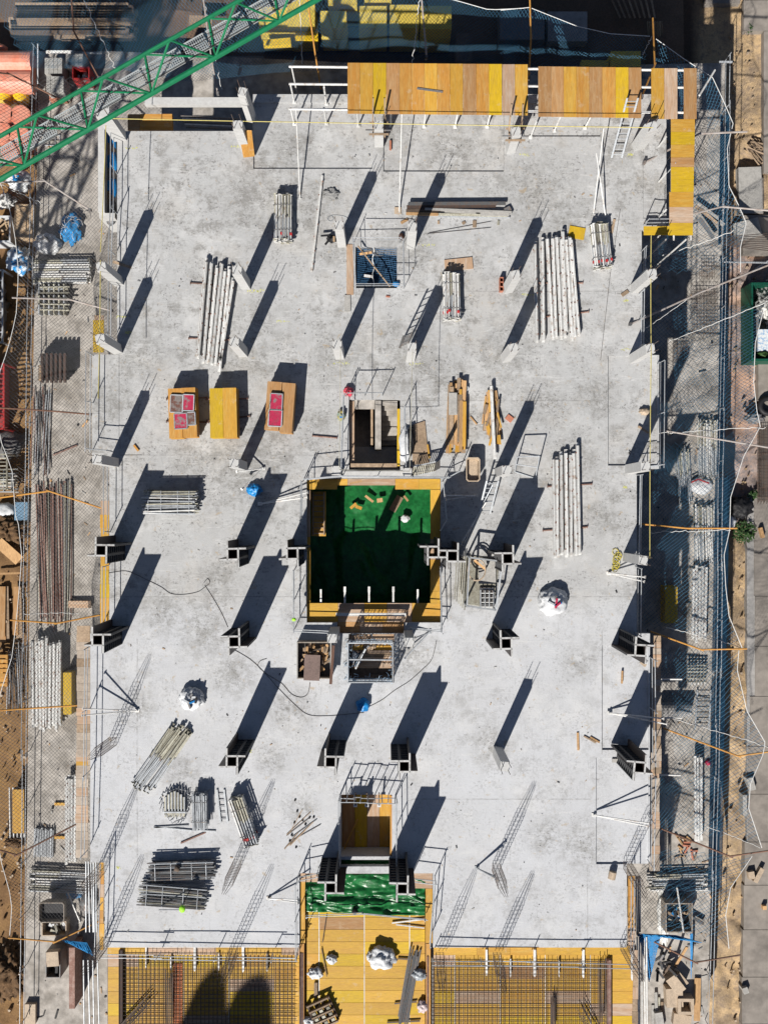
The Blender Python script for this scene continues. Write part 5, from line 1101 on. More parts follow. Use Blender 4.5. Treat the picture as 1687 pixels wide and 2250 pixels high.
for k in range(3):
    a=Q('J',1052+20*k,1290,-.295); b=Q('J',1072+20*k,1659+40,-.295); mb=MB(); mb.box(a.x,b.y,-.3,b.x-.01,a.y,-.285); single('red_board',mb,mat('red_orange_board',(.42,.12,.04),.7,.15,4,(.3,.14,.06),.7),'%s red orange board under the lower left rebar mat'%('left','middle','right')[k],'board','red orange boards under the rebar mat')
# worn scrap sheet, upper middle
smooth(single('torn_foil',blob(Q('B',490,1180,0),.32,.24,.05,4.4,1.2,2.5,4),mat('grey_foil',(.24,.24,.235),.7,.15,5),'torn grey sheet lying right of the upper part of the long white bar','sheet'))
smooth(single('rag_on_bay',blob(Q('F',910,980,0),.28,.14,.1,6.4,1.0,2.5,3),M_BEIGE,'crumpled beige rag in the upper part of the right bay','rag'))

# crumpled blue netting bunched along the guard cage feet and one cross tube
mb=MB()
for k in range(60):
    x=R.uniform(590,872); y=R.choice((R.uniform(825,870),R.uniform(1060,1090))) if k%2 else R.uniform(840,1080); x=x if k%2 else R.choice((R.uniform(590,615),R.uniform(850,878)))
    c=Q('H',x,y,.03); a_=R.uniform(0,6.28); mb.tube([c,c+Vector((.1*math.cos(a_),.1*math.sin(a_),.08)),c+Vector((.2*math.cos(a_+.9),.2*math.sin(a_+.9),.02))],.014,3,cap=False)
tag(obj('bunched_netting',mb,mat('pale_blue_net',(.3,.4,.5))),'pale blue netting bunched round the feet of the guard cage','netting',kind='stuff')
mb=MB(); mb.tube([Q('H',600,965,1.0),Q('H',862,968,1.0)],.03,6); single('cross_tube',mb,M_GALV,'grey tube lying across the middle of the guard cage','tube')
# ================================================================ GUARD RAILS
def rail(pts,label,z=0,h=1.0,step=2.1,m=M_GALV,rails=(.5,1.0),double=False,r=.019,posts=True,group='tubular guard rails'):
    """pts: foot points (world)"""
    T=thing('guard_rail',label,'guard rail',pts[0],group)
    for i in range(len(pts)-1):
        a,b=Vector(pts[i]),Vector(pts[i+1]); Ln=(b-a).length; n=max(1,round(Ln/step))
        if posts:
            for k in range(n+(1 if i==len(pts)-2 else 0)):
                p=a.lerp(b,k/n); lean=Vector((R.uniform(-.04,.04),R.uniform(-.04,.04),h+R.uniform(0,.15))); mb=MB(); mb.tube([p,p+lean],r,6); obj('post',mb,m,T)
        for f in rails:
            k0=0
            while k0<n:
                k1=min(n,k0+R.choice((1,2))); off=Vector((R.uniform(-.03,.03),R.uniform(-.03,.03),h*f+R.uniform(-.04,.04)))
                mb=MB(); mb.tube([a.lerp(b,max(0,(k0-.1)/n))+off,a.lerp(b,min(1.03,(k1+.08)/n))+off+Vector((0,0,R.uniform(-.04,.04)))],r,6); obj('rail',mb,m,T); k0=k1
    return T
def F(t,*c,z=0): return [Q(t,x,y,z) for x,y in c]
rail(F('A',(715,815),(712,1300))+F('D',(700,30),(697,540)),'guard rail along the upper left edge of the slab')
rail(F('D',(570,640),(566,1215),(690,1225)),'guard rail round the left bay')
rail(F('D',(672,1300),)+F('G',(672,190)),'guard rail on the left edge between two steel forms, upper stretch')
rail(F('G',(666,390),(664,760)),'guard rail on the left edge between the two left steel forms')
rail(F('G',(556,880),(548,1640))+F('J',(536,600)),'guard rail along the lower left edge of the slab')
rail(F('J',(632,655),(618,1180)),'guard rail at the lower left corner edge')
rail(F('C',(1048,725),(1050,1370),(900,1372)),'guard rail round the upper right corner bay')
rail(F('F',(885,10),(878,150)),'short guard rail on the right edge above the first edge column',step=1.2)
rail(F('F',(872,270),(868,590)),'guard rail between the two upper right edge columns',step=1.3)
rail(F('F',(985,690),(980,1310),(850,1325)),'guard rail round the right bay')
rail(F('F',(858,1365),)+F('I',(850,320)),'guard rail on the right edge below the right bay')
rail(F('I',(852,400),(848,800)),'guard rail on the right edge above the lower right form')
rail(F('I',(935,950),(938,1560)),'guard rail along the lower right bay between two steel forms')
rail(F('L',(936,130),(925,660)),'guard rail along the lowest right bay')
rail(F('L',(808,730),(804,1185)),'guard rail at the lower right corner edge')
rail(F('J',(640,1215),(1659,1228))+F('K',(290,1232)),'guard rail over the lower left mat along the bottom edge',h=.75)
rail(F('K',(1095,1250),)+F('L',(815,1268)),'guard rail over the lower right mat along the bottom edge',h=.75)
rail(F('B',(628,1478),(905,1478),(925,1490))+F('E',(930,235),(640,235),)+F('B',(628,1478)),'guard rail round the netted shaft',step=1.9,r=.013)
rail(F('E',(575,890),(560,1330)),'guard rail on the left side of the stair opening',step=1.6)
rail(F('E',(935,960),(945,1310)),'guard rail on the right side of the stair opening',step=1.3)
rail(F('E',(590,885),(800,885)),'guard rail across the top of the stair opening',step=.6,rails=(1.0,))
rail(F('E',(335,1395),(560,1375),(1190,1385),(1265,1345)),'guard rail along the upper rim of the deep well',step=1.5)
rail(F('E',(320,1405),(318,1640))+F('H',(318,120)),'guard rail on the upper left rim of the deep well',step=1.2)
rail(F('E',(1165,1410),(1185,1640))+F('H',(1150,180)),'guard rail on the upper right rim of the deep well',step=1.3)
rail(F('H',(270,420),(272,775),(490,785)),'guard rail at the lower left corner of the deep well',step=1.1,h=.9)
rail(F('H',(1150,400),(1155,780),(970,765)),'guard rail at the lower right corner of the deep well',step=1.1,h=.9)
rail(F('K',(545,265),(545,650)),'guard rail on the left of the bottom core',step=1.0)
rail(F('K',(885,270),(890,650)),'guard rail on the right of the bottom core',step=1.0)
rail(F('K',(550,262),(880,268)),'dense guard rail of bars along the upper side of the bottom core',step=.28,rails=(.5,1.0),h=1.15)
rail(F('K',(300,735),(530,690)),'guard rail left of the lower green tarpaulin',step=1.0)
rail(F('K',(985,745),(1120,760),(1090,1130)),'guard rail right of the lower green tarpaulin and deck',step=1.2)
rail(F('K',(290,760),(292,1200)),'guard rail along the left side of the centre deck',step=1.3)
rail(F('K',(345,992),(680,975),(1060,1010)),'guard rail across the lower rim of the green tarpaulin',step=6,h=.35,z=-.2)
GP='guard rails of the podium'
rail([P(92,120,-6.3),P(82,560,-6.3),P(70,1300,-6.3),P(62,2230,-6.3)],'guard rail along the left edge of the low podium',h=1.1,step=2.4,group=GP)
rail([P(1586,142,-6.3),P(1572,900,-6.3),P(1562,1700,-6.3),P(1548,2240,-6.3)],'guard rail along the right edge of the low podium',h=1.1,step=2.4,group=GP)
M_GP = mat('grey_plank', (.37,.31,.25), .85, .15, 3, (.27,.22,.18), .6, rnd=.15)
# plank toe strips on the side edges
def strip(t,x0,y0,x1,y1,z,n,cols,label,name='plank_strip'):
    a=Q(t,x0,y0,z); b=Q(t,x1,y1,z); T=thing(name,label,'plank strip',(a+b)/2)
    for i in range(n):
        ya=a.y+(b.y-a.y)*i/n; yb=a.y+(b.y-a.y)*(i+1)/n; mb=MB(); mb.box(a.x+R.uniform(-.02,.02),yb+.004,z-.04,b.x+R.uniform(-.02,.02),ya-.004,z+R.uniform(-.004,.004)); obj('plank',mb,cols[R.randrange(len(cols))],T)
strip('I',962,820,1008,1659,-.2,22,[M_GP,BH[4],M_GP,M_OLDTIM],'brown plank strip along the right edge beside the lower right form')
strip('L',935,10,998,730,-.2,14,[M_GP,BH[4],M_GP],'brown plank strip along the lowest part of the right edge')
strip('G',468,760,550,1659,-.25,18,[M_GP,M_GP,BH[4],M_OLDTIM],'brown plank strip along the lower left edge of the slab')
strip('J',462,10,535,650,-.25,12,[M_GP,BH[4],M_GP,BH[1]],'brown plank strip along the lowest part of the left edge')
strip('G',612,0,664,760,-.25,9,[BV[1],BV[4],BV[0],BV[1]],'ochre plank strip on the left edge between the orange arms')
strip('J',605,650,632,1210,-.25,7,[BV[1],BV[2],BV[4]],'orange plank strip at the lower left corner of the slab')
strip('L',805,760,850,1200,-.25,7,[BV[1],BV[4],BV[2]],'orange plank strip at the lower right corner of the slab')
strip('L',835,1210,866,1659,-.1,6,[BV[4],M_OLDTIM],'pale plank strip right of the lower right mat')
# white tube bundle rising at corners bottom right / left
for (t,x0,x1,y0,y1,n,l) in (('L',868,925,1130,1700,5,'row of white tubes standing along the lower right corner'),('L',850,885,760,1100,4,'row of grey tubes along the right edge above the lower corner'),('J',530,590,670,1100,5,'row of grey tubes along the left edge above the lower left corner'),('J',515,600,1270,1700,4,'row of tubes along the lower left corner of the decks')):
    T=thing('tube_row',l,'tubes',Q(t,(x0+x1)/2,(y0+y1)/2,-1.5))
    for k in range(n):
        x=x0+(x1-x0)*k/(n-1); mb=MB(); mb.tube([Q(t,x-6,y0,-1.2),Q(t,x+R.uniform(-6,8),y1,-1.4)],.03,6); obj('tube',mb,M_WHITE if 'white' in l else M_GALV,T)
# ================================================================ STRINGS
def string(a,b,label,m=M_YROPE,r=.016,sag=.06):
    mb=MB(); mb.tube([a.lerp(b,k/16)-Vector((0,0,sag*4*(k/16)*(1-k/16))) for k in range(17)],r,4); return single('string',mb,m,label,'string')
string(Q('A',680,720,2.6),Q('C',960,775,2.6),'yellow string stretched across the top row of columns')
string(Q('A',645,760,2.6),Q('D',612,10,2.6),'yellow string along the upper left edge, upper half'); string(Q('D',612,60,2.6),Q('D',598,900,2.6),'yellow string along the upper left edge, lower half')
string(Q('C',948,1430,2.6),Q('F',948,600,2.6),'yellow string along the right edge, upper half'); string(Q('F',948,600,2.6),Q('I',940,350,2.6),'yellow string along the right edge, lower half')
string(Q('E',548,600,2.6),Q('E',540,1330,2.6),'thin grey string above the left side of the stair opening',M_DULL,.012)
string(Q('E',985,600,2.6),Q('E',968,1340,2.6),'thin grey string above the right side of the stair opening',M_DULL,.012)
string(Q('E',540,1332,2.6),Q('E',968,1342,2.6),'thin grey string crossing above the lower side of the stair opening',M_DULL,.012)
mb=MB(); mb.tube([Q('C',760,1270,.015),Q('C',700,1659,.015),Q('F',640,670,.015)],.008,4); single('thin_wire',mb,M_STEEL,'thin wire lying on the slab right of the wide white beam row','wire')
# the line of the string pegs
for x0,y0,x1,y1,l in ((795,40,785,640,'thin dark wire hanging above the stair opening'),):
    pass
# ================================================================ SAFETY NETS
def resample(pts,n):
    L=[0]
    for i in range(1,len(pts)): L.append(L[-1]+(pts[i]-pts[i-1]).length)
    out=[]; j=0
    for k in range(n+1):
        s=L[-1]*k/n
        while j<len(L)-2 and L[j+1]<s: j+=1
        u=(s-L[j])/max(1e-6,L[j+1]-L[j]); out.append(pts[j].lerp(pts[j+1],u))
    return out,L[-1]
def net(outer,inner,label,m,cell=.21,r=.0085,sag=.6,rope=True,seed=1,parts=24,wv=.12,name='safety_net'):
    N=60; A,LA=resample(outer,N); B,LB=resample(inner,N); Ln=max(LA,LB); Wd=sum((A[i]-B[i]).length for i in range(0,N+1,6))/11
    def S(s,t):
        s=min(max(s,0),1); k=s*N; i=min(int(k),N-1); u=k-i; p=A[i].lerp(A[i+1],u); q=B[i].lerp(B[i+1],u); c=p.lerp(q,t)
        c.z-=sag*4*t*(1-t)*(.75+.25*math.sin(s*31+seed)); n1=noise.noise(Vector((c.x*.7,c.y*.7,seed)))*wv; n2=noise.noise(Vector((c.x*.7,c.y*.7,seed+9)))*wv; e=t*(1-t)*4
        return c+Vector((n1*e,n2*e,0))
    T=thing(name,label,'safety net',S(.5,.5)); mb=MB(); seg=10
    span=Wd; n0=int((Ln+span)/cell)
    for fam in (0,1):
        for k in range(n0+1):
            s0=k*cell-(span if fam==0 else 0); pts=[]
            for j in range(seg+1):
                t=j/seg; s=(s0+span*t)/Ln if fam==0 else (s0-span*t)/Ln
                if -0.001<=s<=1.001: pts.append(S(s,t))
            if len(pts)>1: mb.tube(pts,r,3,cap=False)
    tag(obj('net_cords',mb,m,T),kind='stuff')
    if rope:
        mb=MB(); mb.tube(A,.014,5); obj('border_rope',mb,M_ROPE,T)
    return T
ZO,ZI=-.9,-3.1
def Z_(t,z,*c): return [Q(t,x,y,z) for x,y in c]
# left net
net(Z_('A',ZO,(-120,400),(-100,900),(15,1130),(70,1300),(100,1480),(115,1659))+Z_('D',ZO,(100,400),(50,600),(0,740),(-30,900),(0,1140),(75,1330),(100,1640))+Z_('G',ZO,(110,100),(135,340),(105,700),(75,950),(0,1180),(-40,1400))+Z_('J',ZO,(-30,300),(0,640),(60,850),(75,960),(60,1130)),
    [P(262,150,ZI),P(262,780,ZI),P(225,800,ZI),P(225,1000,ZI),P(250,1050,ZI),P(250,1390,ZI),P(215,1420,ZI),P(215,1890,ZI),P(235,1930,ZI),P(235,2050,ZI)],'long dark safety net hung along the whole left side of the building',M_NET2,.165,.007,.9,seed=2)
# top nets
net(Z_('A',ZO,(-150,-100),(400,-160),(900,-220),(1659,-260))+Z_('B',ZO,(600,-160),(1100,-30),(1240,0),(1450,60),(1659,50)),
    [P(60,150,ZI),P(250,150,ZI),P(420,180,ZI),P(600,160,ZI),P(800,150,ZI),P(1150,160,ZI)],'blue safety net hung along the left part of the top edge',M_NET,.15,.0062,1.1,seed=3)
net(Z_('C',ZO,(35,62),(210,45),(500,160),(700,205),(940,220)),[P(1100,165,ZI),P(1200,165,ZI),P(1300,165,ZI),P(1440,175,ZI)],'blue safety net hung along the right part of the top edge with a white rope',M_NET,.15,.0075,.8,seed=4)
net(Z_('C',ZO,(975,235),(1150,360),(1320,470),(1390,620),(1445,750)),[P(1440,175,ZI),P(1475,190,ZI),P(1490,260,ZI),P(1490,300,ZI)],'blue safety net at the upper right corner of the building',M_NET,.19,.0075,.6,seed=5)
net(Z_('C',ZO,(1445,750),(1410,900),(1420,1130),(1485,1260),(1525,1355),(1490,1500),(1490,1659)),[P(1490,300,ZI),P(1488,400,ZI),P(1470,510,ZI),P(1410,560,ZI),P(1405,600,ZI)],'blue safety net on the right side beside the ochre board strip',M_NET,.19,.0075,.8,seed=6)
net(Z_('F',ZO,(1640,320),(1580,560),(1570,800),(1590,980),(1610,1070)),[P(1405,640,ZI),P(1405,780,ZI),P(1445,800,ZI),P(1445,960,ZI)],'blue safety net on the right side beside the right bay',M_NET,.19,.0075,1.0,seed=7)
net(Z_('F',ZO,(1610,1070),(1510,1250),(1430,1500))+Z_('I',ZO,(1425,175),(1390,330),(1400,520),(1420,700),(1500,895)),[P(1445,975,ZI),P(1445,1020,ZI),P(1400,1050,ZI),P(1398,1200,ZI),P(1398,1380,ZI)],'blue safety net on the right side below the right bay',M_NET,.19,.0075,.9,seed=8)
net(Z_('I',ZO,(1480,910),(1470,1030),(1530,1280),(1640,1470))+Z_('L',ZO,(1625,25),(1550,200),(1540,350),(1620,590)),[P(1430,1420,ZI),P(1430,1500,ZI),P(1430,1640,ZI),P(1430,1700,ZI),P(1430,1840,ZI)],'blue safety net on the lower right side of the building',M_NET,.19,.0075,.9,seed=9)
net(Z_('L',ZO,(1560,640),(1430,830),(1400,1000),(1420,1200)),[P(1425,1860,ZI),P(1400,1930,ZI),P(1400,2000,ZI),P(1400,2050,ZI)],'short blue safety net at the lower right corner of the building',M_NET,.19,.0075,.8,seed=10)
M_NETE=mat('edge_net_cord',(.02,.10,.19),.7,.15,3)
def edgenet(y0,y1,label,w0=0,w1=30,seed=1):
    def ex(y): return 1590-(y-140)*.0175
    n_=12; net([P(ex(y0+(y1-y0)*k/n_)+w1,y0+(y1-y0)*k/n_,-7.4) for k in range(n_+1)],[P(ex(y0+(y1-y0)*k/n_)+w0,y0+(y1-y0)*k/n_,-5.35) for k in range(n_+1)],label,M_NETE,.12,.0105,.1,rope=False,seed=seed,wv=.1)
edgenet(250,540,'dense blue net hung on the podium rail at the upper right',-6,14,31)
edgenet(560,1040,'dark blue net hung on the podium rail beside the gravel',0,16,32)
edgenet(1045,1480,'dense blue net hung on the podium rail beside the sand, right side',-4,28,33)
edgenet(1480,1960,'dense blue net hung on the podium rail at the lower right',-4,26,34)
# bunched bright net triangles
def bunch(tri,label,z=-1.2,n=14,dens=30):
    a,b,c=[Vector(p) for p in tri]; T=thing('bunched_net',label,'bunched net',a); mb=MB()
    for k in range(dens):
        u=k/dens; p=a.lerp(b,u); q=a.lerp(c,u); mb.tube([p,p.lerp(q,.5)+Vector((R.uniform(-.04,.04),R.uniform(-.04,.04),.05)),q],.016,3,cap=False); r1=b.lerp(c,u); mb.tube([a.lerp(r1,.1),r1],.012,3,cap=False); p2_=c.lerp(a,u); q2=c.lerp(b,u); mb.tube([p2_,q2],.012,3,cap=False)
    tag(obj('net_cords',mb,M_NETB,T),kind='stuff'); return T
bunch((Q('L',872,1115,-1),Q('L',1010,1120,-1.6),Q('L',935,1410,-2.2)),'bright blue net bunched into a triangle at the lower right corner')
bunch((Q('L',872,1110,-1),Q('L',1100,1120,-1.2),Q('L',1260,1165,-1.2)),'bright blue net edge pulled towards the podium at the lower right')
bunch((Q('J',385,1150,-1.2),Q('J',530,1165,-1.4),Q('J',570,1245,-1.6)),'bright blue net bunched at the lower left corner',dens=24)
bunch((Q('L',1185,1110,-5.6),Q('L',1200,1110,-5.6),Q('L',1190,1400,-6)),'strip of bright blue net hanging over the lower right podium',dens=14)
# net arms (bent poles)
def arm(t,pts,zs,m,label,r=.034,group='bent net arms reaching out from the slab edge'):
    T=thing('net_arm',label,'net arm',Q(t,*pts[0],zs[0]),group); p=[Q(t,x,y,z) for (x,y),z in zip(pts,zs)]
    for i in range(len(p)-1):
        mb=MB(); d=(p[i+1]-p[i]).normalized(); mb.tube([p[i],p[i+1]+d*(.12 if i<len(p)-2 else 0)],r,6); obj('arm_tube',mb,m,T)
    mb=MB(); mb.bar(p[0]-Vector((0,0,.1)),p[0]+Vector((0,0,.14)),.1,.1); obj('bracket',mb,M_STEEL,T)
zz3=(-1.6,-1.3,-.85)
arm('G',[(645,55),(300,-58),(0,-18)],zz3,M_ORANGE,'orange bent arm on the left side, uppermost of the orange ones')
arm('G',[(658,685),(350,745),(62,725)],zz3,M_ORANGE,'orange bent arm on the left side beside the form, second from the top')
arm('G',[(540,1240),(190,1262),(0,1275)],zz3,M_ORANGE,'orange arm on the left side crossing the white beam row')
arm('J',[(630,1022),(340,1160),(50,1135)],zz3,M_ORANGE,'lowest orange arm on the left side above the dumper bins')
arm('J',[(478,438),(105,632),(0,602)],zz3,M_BROWNARM,'dark brown arm on the left side near the yellow topped pallet')
arm('D',[(555,997),(300,975),(0,957)],zz3,M_BROWNARM,'dark brown arm on the left side above the long rusty rods')
arm('D',[(680,367),(430,300),(75,288)],zz3,M_GREYARM,'grey arm on the left side beside the crate of scaffold clips')
arm('A',[(550,1277),(275,1100),(0,1108)],zz3,M_GREYARM,'grey arm on the left side below the jib')
arm('A',[(385,612),(60,450),(-20,440)],zz3,M_BROWNARM,'brown arm crossing the salmon rolls at the upper left')
arm('A',[(605,478),(450,190),(435,-20)],zz3,M_BROWNARM,'brown arm above the jib at the upper left')
arm('A',[(1325,570),(1285,350),(1235,-20)],zz3,M_GREYARM,'grey arm crossing the jib at the top')
arm('B',[(432,560),(395,330),(345,-20)],zz3,M_ORANGE,'orange arm at the top left of the board platform')
arm('B',[(1070,350),(1055,170),(1040,-10)],zz3,M_GREYARM,'pale grey arm at the top among the yellow packs')
arm('C',[(205,475),(218,230),(212,0)],(-.4,-.7,-.85),M_ORANGE,'orange arm standing over the gap in the board platform')
arm('C',[(890,590),(970,395),(958,110)],(1.5,.6,-.2),M_ORANGE,'orange arm at the right end of the board platform')
arm('C',[(905,990),(1240,812),(1530,800)],(.1,-.6,-.85),M_GREYARM,'grey arm over the ochre strip at the upper right',.04)
arm('C',[(1060,1335),(1380,1255),(1670,1280)],(-.2,-.8,-.85),M_GREYARM,'grey arm on the right side at the lower end of the ochre strip')
arm('F',[(820,450),(1240,258),(1670,85)],(.1,-.6,-.85),M_GREYARM,'long brownish arm on the right side between the two edge columns',.038)
arm('F',[(990,1090),(1400,1155),(1670,1200)],zz3,M_GREYARM,'brownish arm on the right side beside the right bay')
arm('I',[(868,140),(1165,168),(1470,168)],zz3,M_ORANGE,'uppermost orange arm on the right side, pointing at the shrub')
arm('I',[(930,790),(1250,905),(1530,900)],zz3,M_ORANGE,'orange arm on the right side above the lower right form')
arm('I',[(1008,1378),(1475,1552),(1670,1525)],zz3,M_ORANGE,'lowest orange arm on the right side over the podium ladder')
arm('L',[(998,468),(1425,640),(1670,605)],zz3,M_BROWNARM,'rusty arm on the right side above the lower corner')
arm('L',[(868,1112),(1215,1285),(1490,1240)],zz3,M_BROWNARM,'rusty arm at the lower right corner beside the bright blue net')
mb=MB(); mb.tube([Q('C',1240,580,-.2),Q('C',1335,425,-.6)],.04,6); single('short_tube',mb,M_WHITE,'short white tube slung in the upper right corner net','tube')
def wrope(t,a,b,za,zb,label,wob=.05,r=.013):
    A=Q(t,*a,za); B=Q(t,*b,zb); mb=MB(); mb.tube([A.lerp(B,k/24)+Vector((R.uniform(-wob,wob),R.uniform(-wob,wob),-.2*math.sin(math.pi*k/24))) for k in range(25)],r,4); return single('white_rope',mb,M_ROPE,label,'rope')
wrope('A',(510,0),(700,415),-1.1,-2.8,'wavy white rope hanging above the jib at the upper left'); wrope('A',(1240,0),(1345,545),-1.1,-2.8,'wavy white rope crossing the jib near the top'); wrope('B',(1025,0),(985,385),-1,-2.6,'wavy white rope hanging down over the yellow packs to the platform')
wrope('B',(298,0),(315,390),-1,-2.8,'white rope hanging at the upper left end of the white bearers',.02); wrope('C',(950,225),(895,335),-.9,-2,'short white rope tied to the orange arm at the top right',.03)
wrope('I',(945,195),(1435,175),-2.2,-.9,'white rope under the uppermost orange arm on the right side'); wrope('I',(1040,768),(1500,892),-2.2,-.9,'white rope above the second orange arm on the right side',.03); wrope('I',(1050,1318),(1659,1495),-2.2,-.9,'white rope above the lowest orange arm on the right side',.03)
wrope('F',(990,1110),(1650,1075),-2,-.9,'wavy white rope above the brownish arm on the right side'); wrope('F',(1055,555),(1659,310),-2,-.9,'straight white rope on the right side below the long brownish arm',.02); wrope('F',(885,495),(1180,290),-.5,-.9,'thin twisted rope beside the long brownish arm',.02,.012)
wrope('C',(1010,1560),(1445,1400),-2.4,-1,'wavy white rope on the right side below the ochre strip'); wrope('L',(1285,460),(1610,590),-2.2,-.9,'thin white rope above the rusty arm at the lower right',.02,.012)
wrope('A',(5,1120),(320,1260),-.9,-2.6,'wavy white rope on the left side below the jib'); wrope('G',(480,685),(150,690),-2.6,-1,'thin rope along the orange arm at the left form',.03,.012)
# ================================================================ GREEN JIB AND MAST
MX=Vector((-1123*PX,180*PX-0.0,0)); JZ=14.0
T=thing('tower_crane','green lattice jib of the tower crane crossing the upper left corner','tower crane',(-20.21,3.24,-7.5))
def J(px,py,z): return P(px,py,z)
aL=J(-2,396,JZ); bL=J(600,54,JZ); dj=(bL-aL).normalized(); nj=Vector((-dj.y,dj.x,0))
org=aL+dj*((MX-aL).dot(dj)); L0=1.2; Lend=24; wj=.98
def jp(s,o,z): return org+dj*s+nj*o+Vector((0,0,z-JZ))
hz=1.05
def jbar(a,b,r,nm,n=8):
    mb=MB(); mb.tube([a,b],r,n); return obj(nm,mb,M_GREEN,T)
jbar(jp(-L0,0,JZ),jp(Lend,0,JZ),.075,'bottom_chord'); jbar(jp(-L0,wj,JZ),jp(Lend,wj,JZ),.05,'bottom_chord'); jbar(jp(-L0,wj*.5,JZ+hz),jp(Lend,wj*.5,JZ+hz),.05,'top_chord')
k=0; s=0.0; bay=1.93
s_off=((J(145/2.765,1000/2.765,JZ)-org).dot(dj))%bay
while s<Lend-bay:
    a=s+s_off
    jbar(jp(a,0,JZ),jp(a+.55*bay,wj*.5,JZ+hz),.032,'lattice_bar',6); jbar(jp(a,0,JZ),jp(a-.45*bay,wj*.5,JZ+hz),.032,'lattice_bar',6)
    jbar(jp(a,wj,JZ),jp(a+.55*bay,wj*.5,JZ+hz),.032,'lattice_bar',6); jbar(jp(a,wj,JZ),jp(a-.45*bay,wj*.5,JZ+hz),.032,'lattice_bar',6)
    jbar(jp(a,0,JZ),jp(a+.35,wj,JZ),.035,'lattice_bar',6); jbar(jp(a+.35,wj,JZ),jp(a+bay,0,JZ),.026,'lattice_bar',6)
    s+=bay
for i in range(12):
    mb=MB(); p0=jp(i*bay+.05,wj*.32,JZ-.02); p1=jp(i*bay+bay-.08,wj*.32,JZ-.02); c_=(p0+p1)/2
    ang=math.atan2(dj.y,dj.x); mb.rect((c_.x,c_.y),ang,(p1-p0).length,.03,JZ-.1,JZ-.05); mb2=jp(i*bay+.05,wj*.72,JZ); 
    for o_ in (.34,.74):
        q0=jp(i*bay+.05,wj*o_,JZ-.03); q1=jp(i*bay+bay-.08,wj*o_,JZ-.03); mb.bar(q0,q1,.025,.04)
    for kx in range(30):
        q=jp(i*bay+.05+(bay-.13)*kx/29,wj*.34,JZ-.03); mb.bar(q,q+nj*wj*.4,.022,.012)
    for kx in range(7):
        q=jp(i*bay+.05,wj*(.34+.4*kx/6),JZ-.03); mb.bar(q,q+dj*(bay-.13),.012,.012)
    obj('walkway_panel',mb,M_GRAT,T)
for o_,z_ in ((.2,JZ+.1),(.26,JZ+.5)):
    mb=MB(); mb.tube([jp(0,wj*o_,z_),jp(Lend,wj*(o_+.06),z_)],.012,4); obj('hoist_cable',mb,M_BLACK,T)
# mast (outside the picture, throws the lattice shadow over the podium)
mw=.9
for dx in (-mw,mw):
    for dy in (-mw,mw):
        mb=MB(); mb.bar((MX.x+dx,MX.y+dy,-7.6),(MX.x+dx,MX.y+dy,JZ+3),.16,.16); obj('mast_leg',mb,M_GREEN,T)
zq=-7.4; fl=1
while zq<JZ+1:
    for (ax_,ay_,bx_,by_) in ((-mw,-mw,mw,-mw),(mw,-mw,mw,mw),(mw,mw,-mw,mw),(-mw,mw,-mw,-mw)):
        mb=MB(); p=Vector((MX.x+ax_,MX.y+ay_,zq)); q=Vector((MX.x+bx_,MX.y+by_,zq+1.6)); mb.bar(p,q,.08,.08); mb.bar(p,Vector((q.x,q.y,zq)),.07,.07); obj('mast_brace',mb,M_GREEN,T)
    zq+=1.6

# assumed second crane, added out of view; ballast shaped for the lower left shadow
T=thing('tower_crane','second tower crane beyond the bottom of the picture, assumed and added to cast the lower left shadow','tower crane',(-15.9,-50.5,-7.5))
for dx in (-.8,.8):
    for dy in (-.8,.8):
        mb=MB(); mb.bar((-15.9+dx,-50.5+dy,-7.6),(-15.9+dx,-50.5+dy,21),.15,.15); obj('mast_leg',mb,M_GREEN,T)
    mb=MB(); mb.bar((-15.9+dx*.8,-52,20.3),(-15.9+dx*.8,-41.2,20.3),.2,.2); obj('counter_jib',mb,M_GREEN,T)
for k in range(14):
    mb=MB(); mb.bar((-16.7,-51.3 if k%2 else -49.7,-7+2*k),(-15.1,-51.3 if k%2 else -49.7,-5+2*k),.08,.08); mb.bar((-16.7 if k%2 else -15.1,-51.3,-7+2*k),(-16.7 if k%2 else -15.1,-49.7,-5+2*k),.08,.08); obj('mast_brace',mb,M_GREEN,T)
for (x0,y0,x1,y1) in ((-17.2,-43.4,-16.0,-39.9),(-15.7,-43.4,-14.2,-40.2),(-17.3,-44.2,-14.1,-41.0)):
    q=.45; mb=MB(); mb.prism([(x0+q,y0),(x1-q*.6,y0),(x1,y0+q),(x1-.1,y1-q),(x1-q,y1),(x0+q*1.2,y1-.15),(x0,y1-q*1.5),(x0+.1,y0+q)],19.0 if x1-x0<2 else 19.6,20.9 if x1-x0<2 else 20.1); obj('shadow_ballast_block',mb,M_OLD,T)
# ================================================================ ON THE LOW PODIUM AND THE GROUND
PZ=-6.3; GZ=-7.5
# left podium
bundle('D',222,130,545,130,1.15,11,3,PZ,'white prop bundle lying crosswise on the left podium below the white sack',mats=[M_WHITE,M_WHITE,M_DULL],slack=.12,straps=False,group=None) if False else tg(bundle('D',222,135,548,132,1.05,11,6,PZ,'pile of white props lying crosswise on the left podium below the white sack',mats=[M_WHITE,M_WHITE,M_DULL],slack=.12,straps=False),'piles of props on the podium')
GPp='piles of props on the podium'
T=thing('clip_pile','stack of grey gridded scaffold parts on the left podium','scaffold parts',Q('D',330,290,PZ))
for k in range(6):
    for j in range(3):
        p=Q('D',255+k*30,225+j*58,PZ); mb=MB(); mb.box(p.x,p.y-.45,PZ+.05,p.x+.06,p.y+.05,PZ+.5); mb.box(p.x+.07,p.y-.2,PZ+.3,p.x+.2,p.y-.14,PZ+.46); obj('clip_bar',mb,(M_GALV,M_DULL)[(k+j)%2],T)
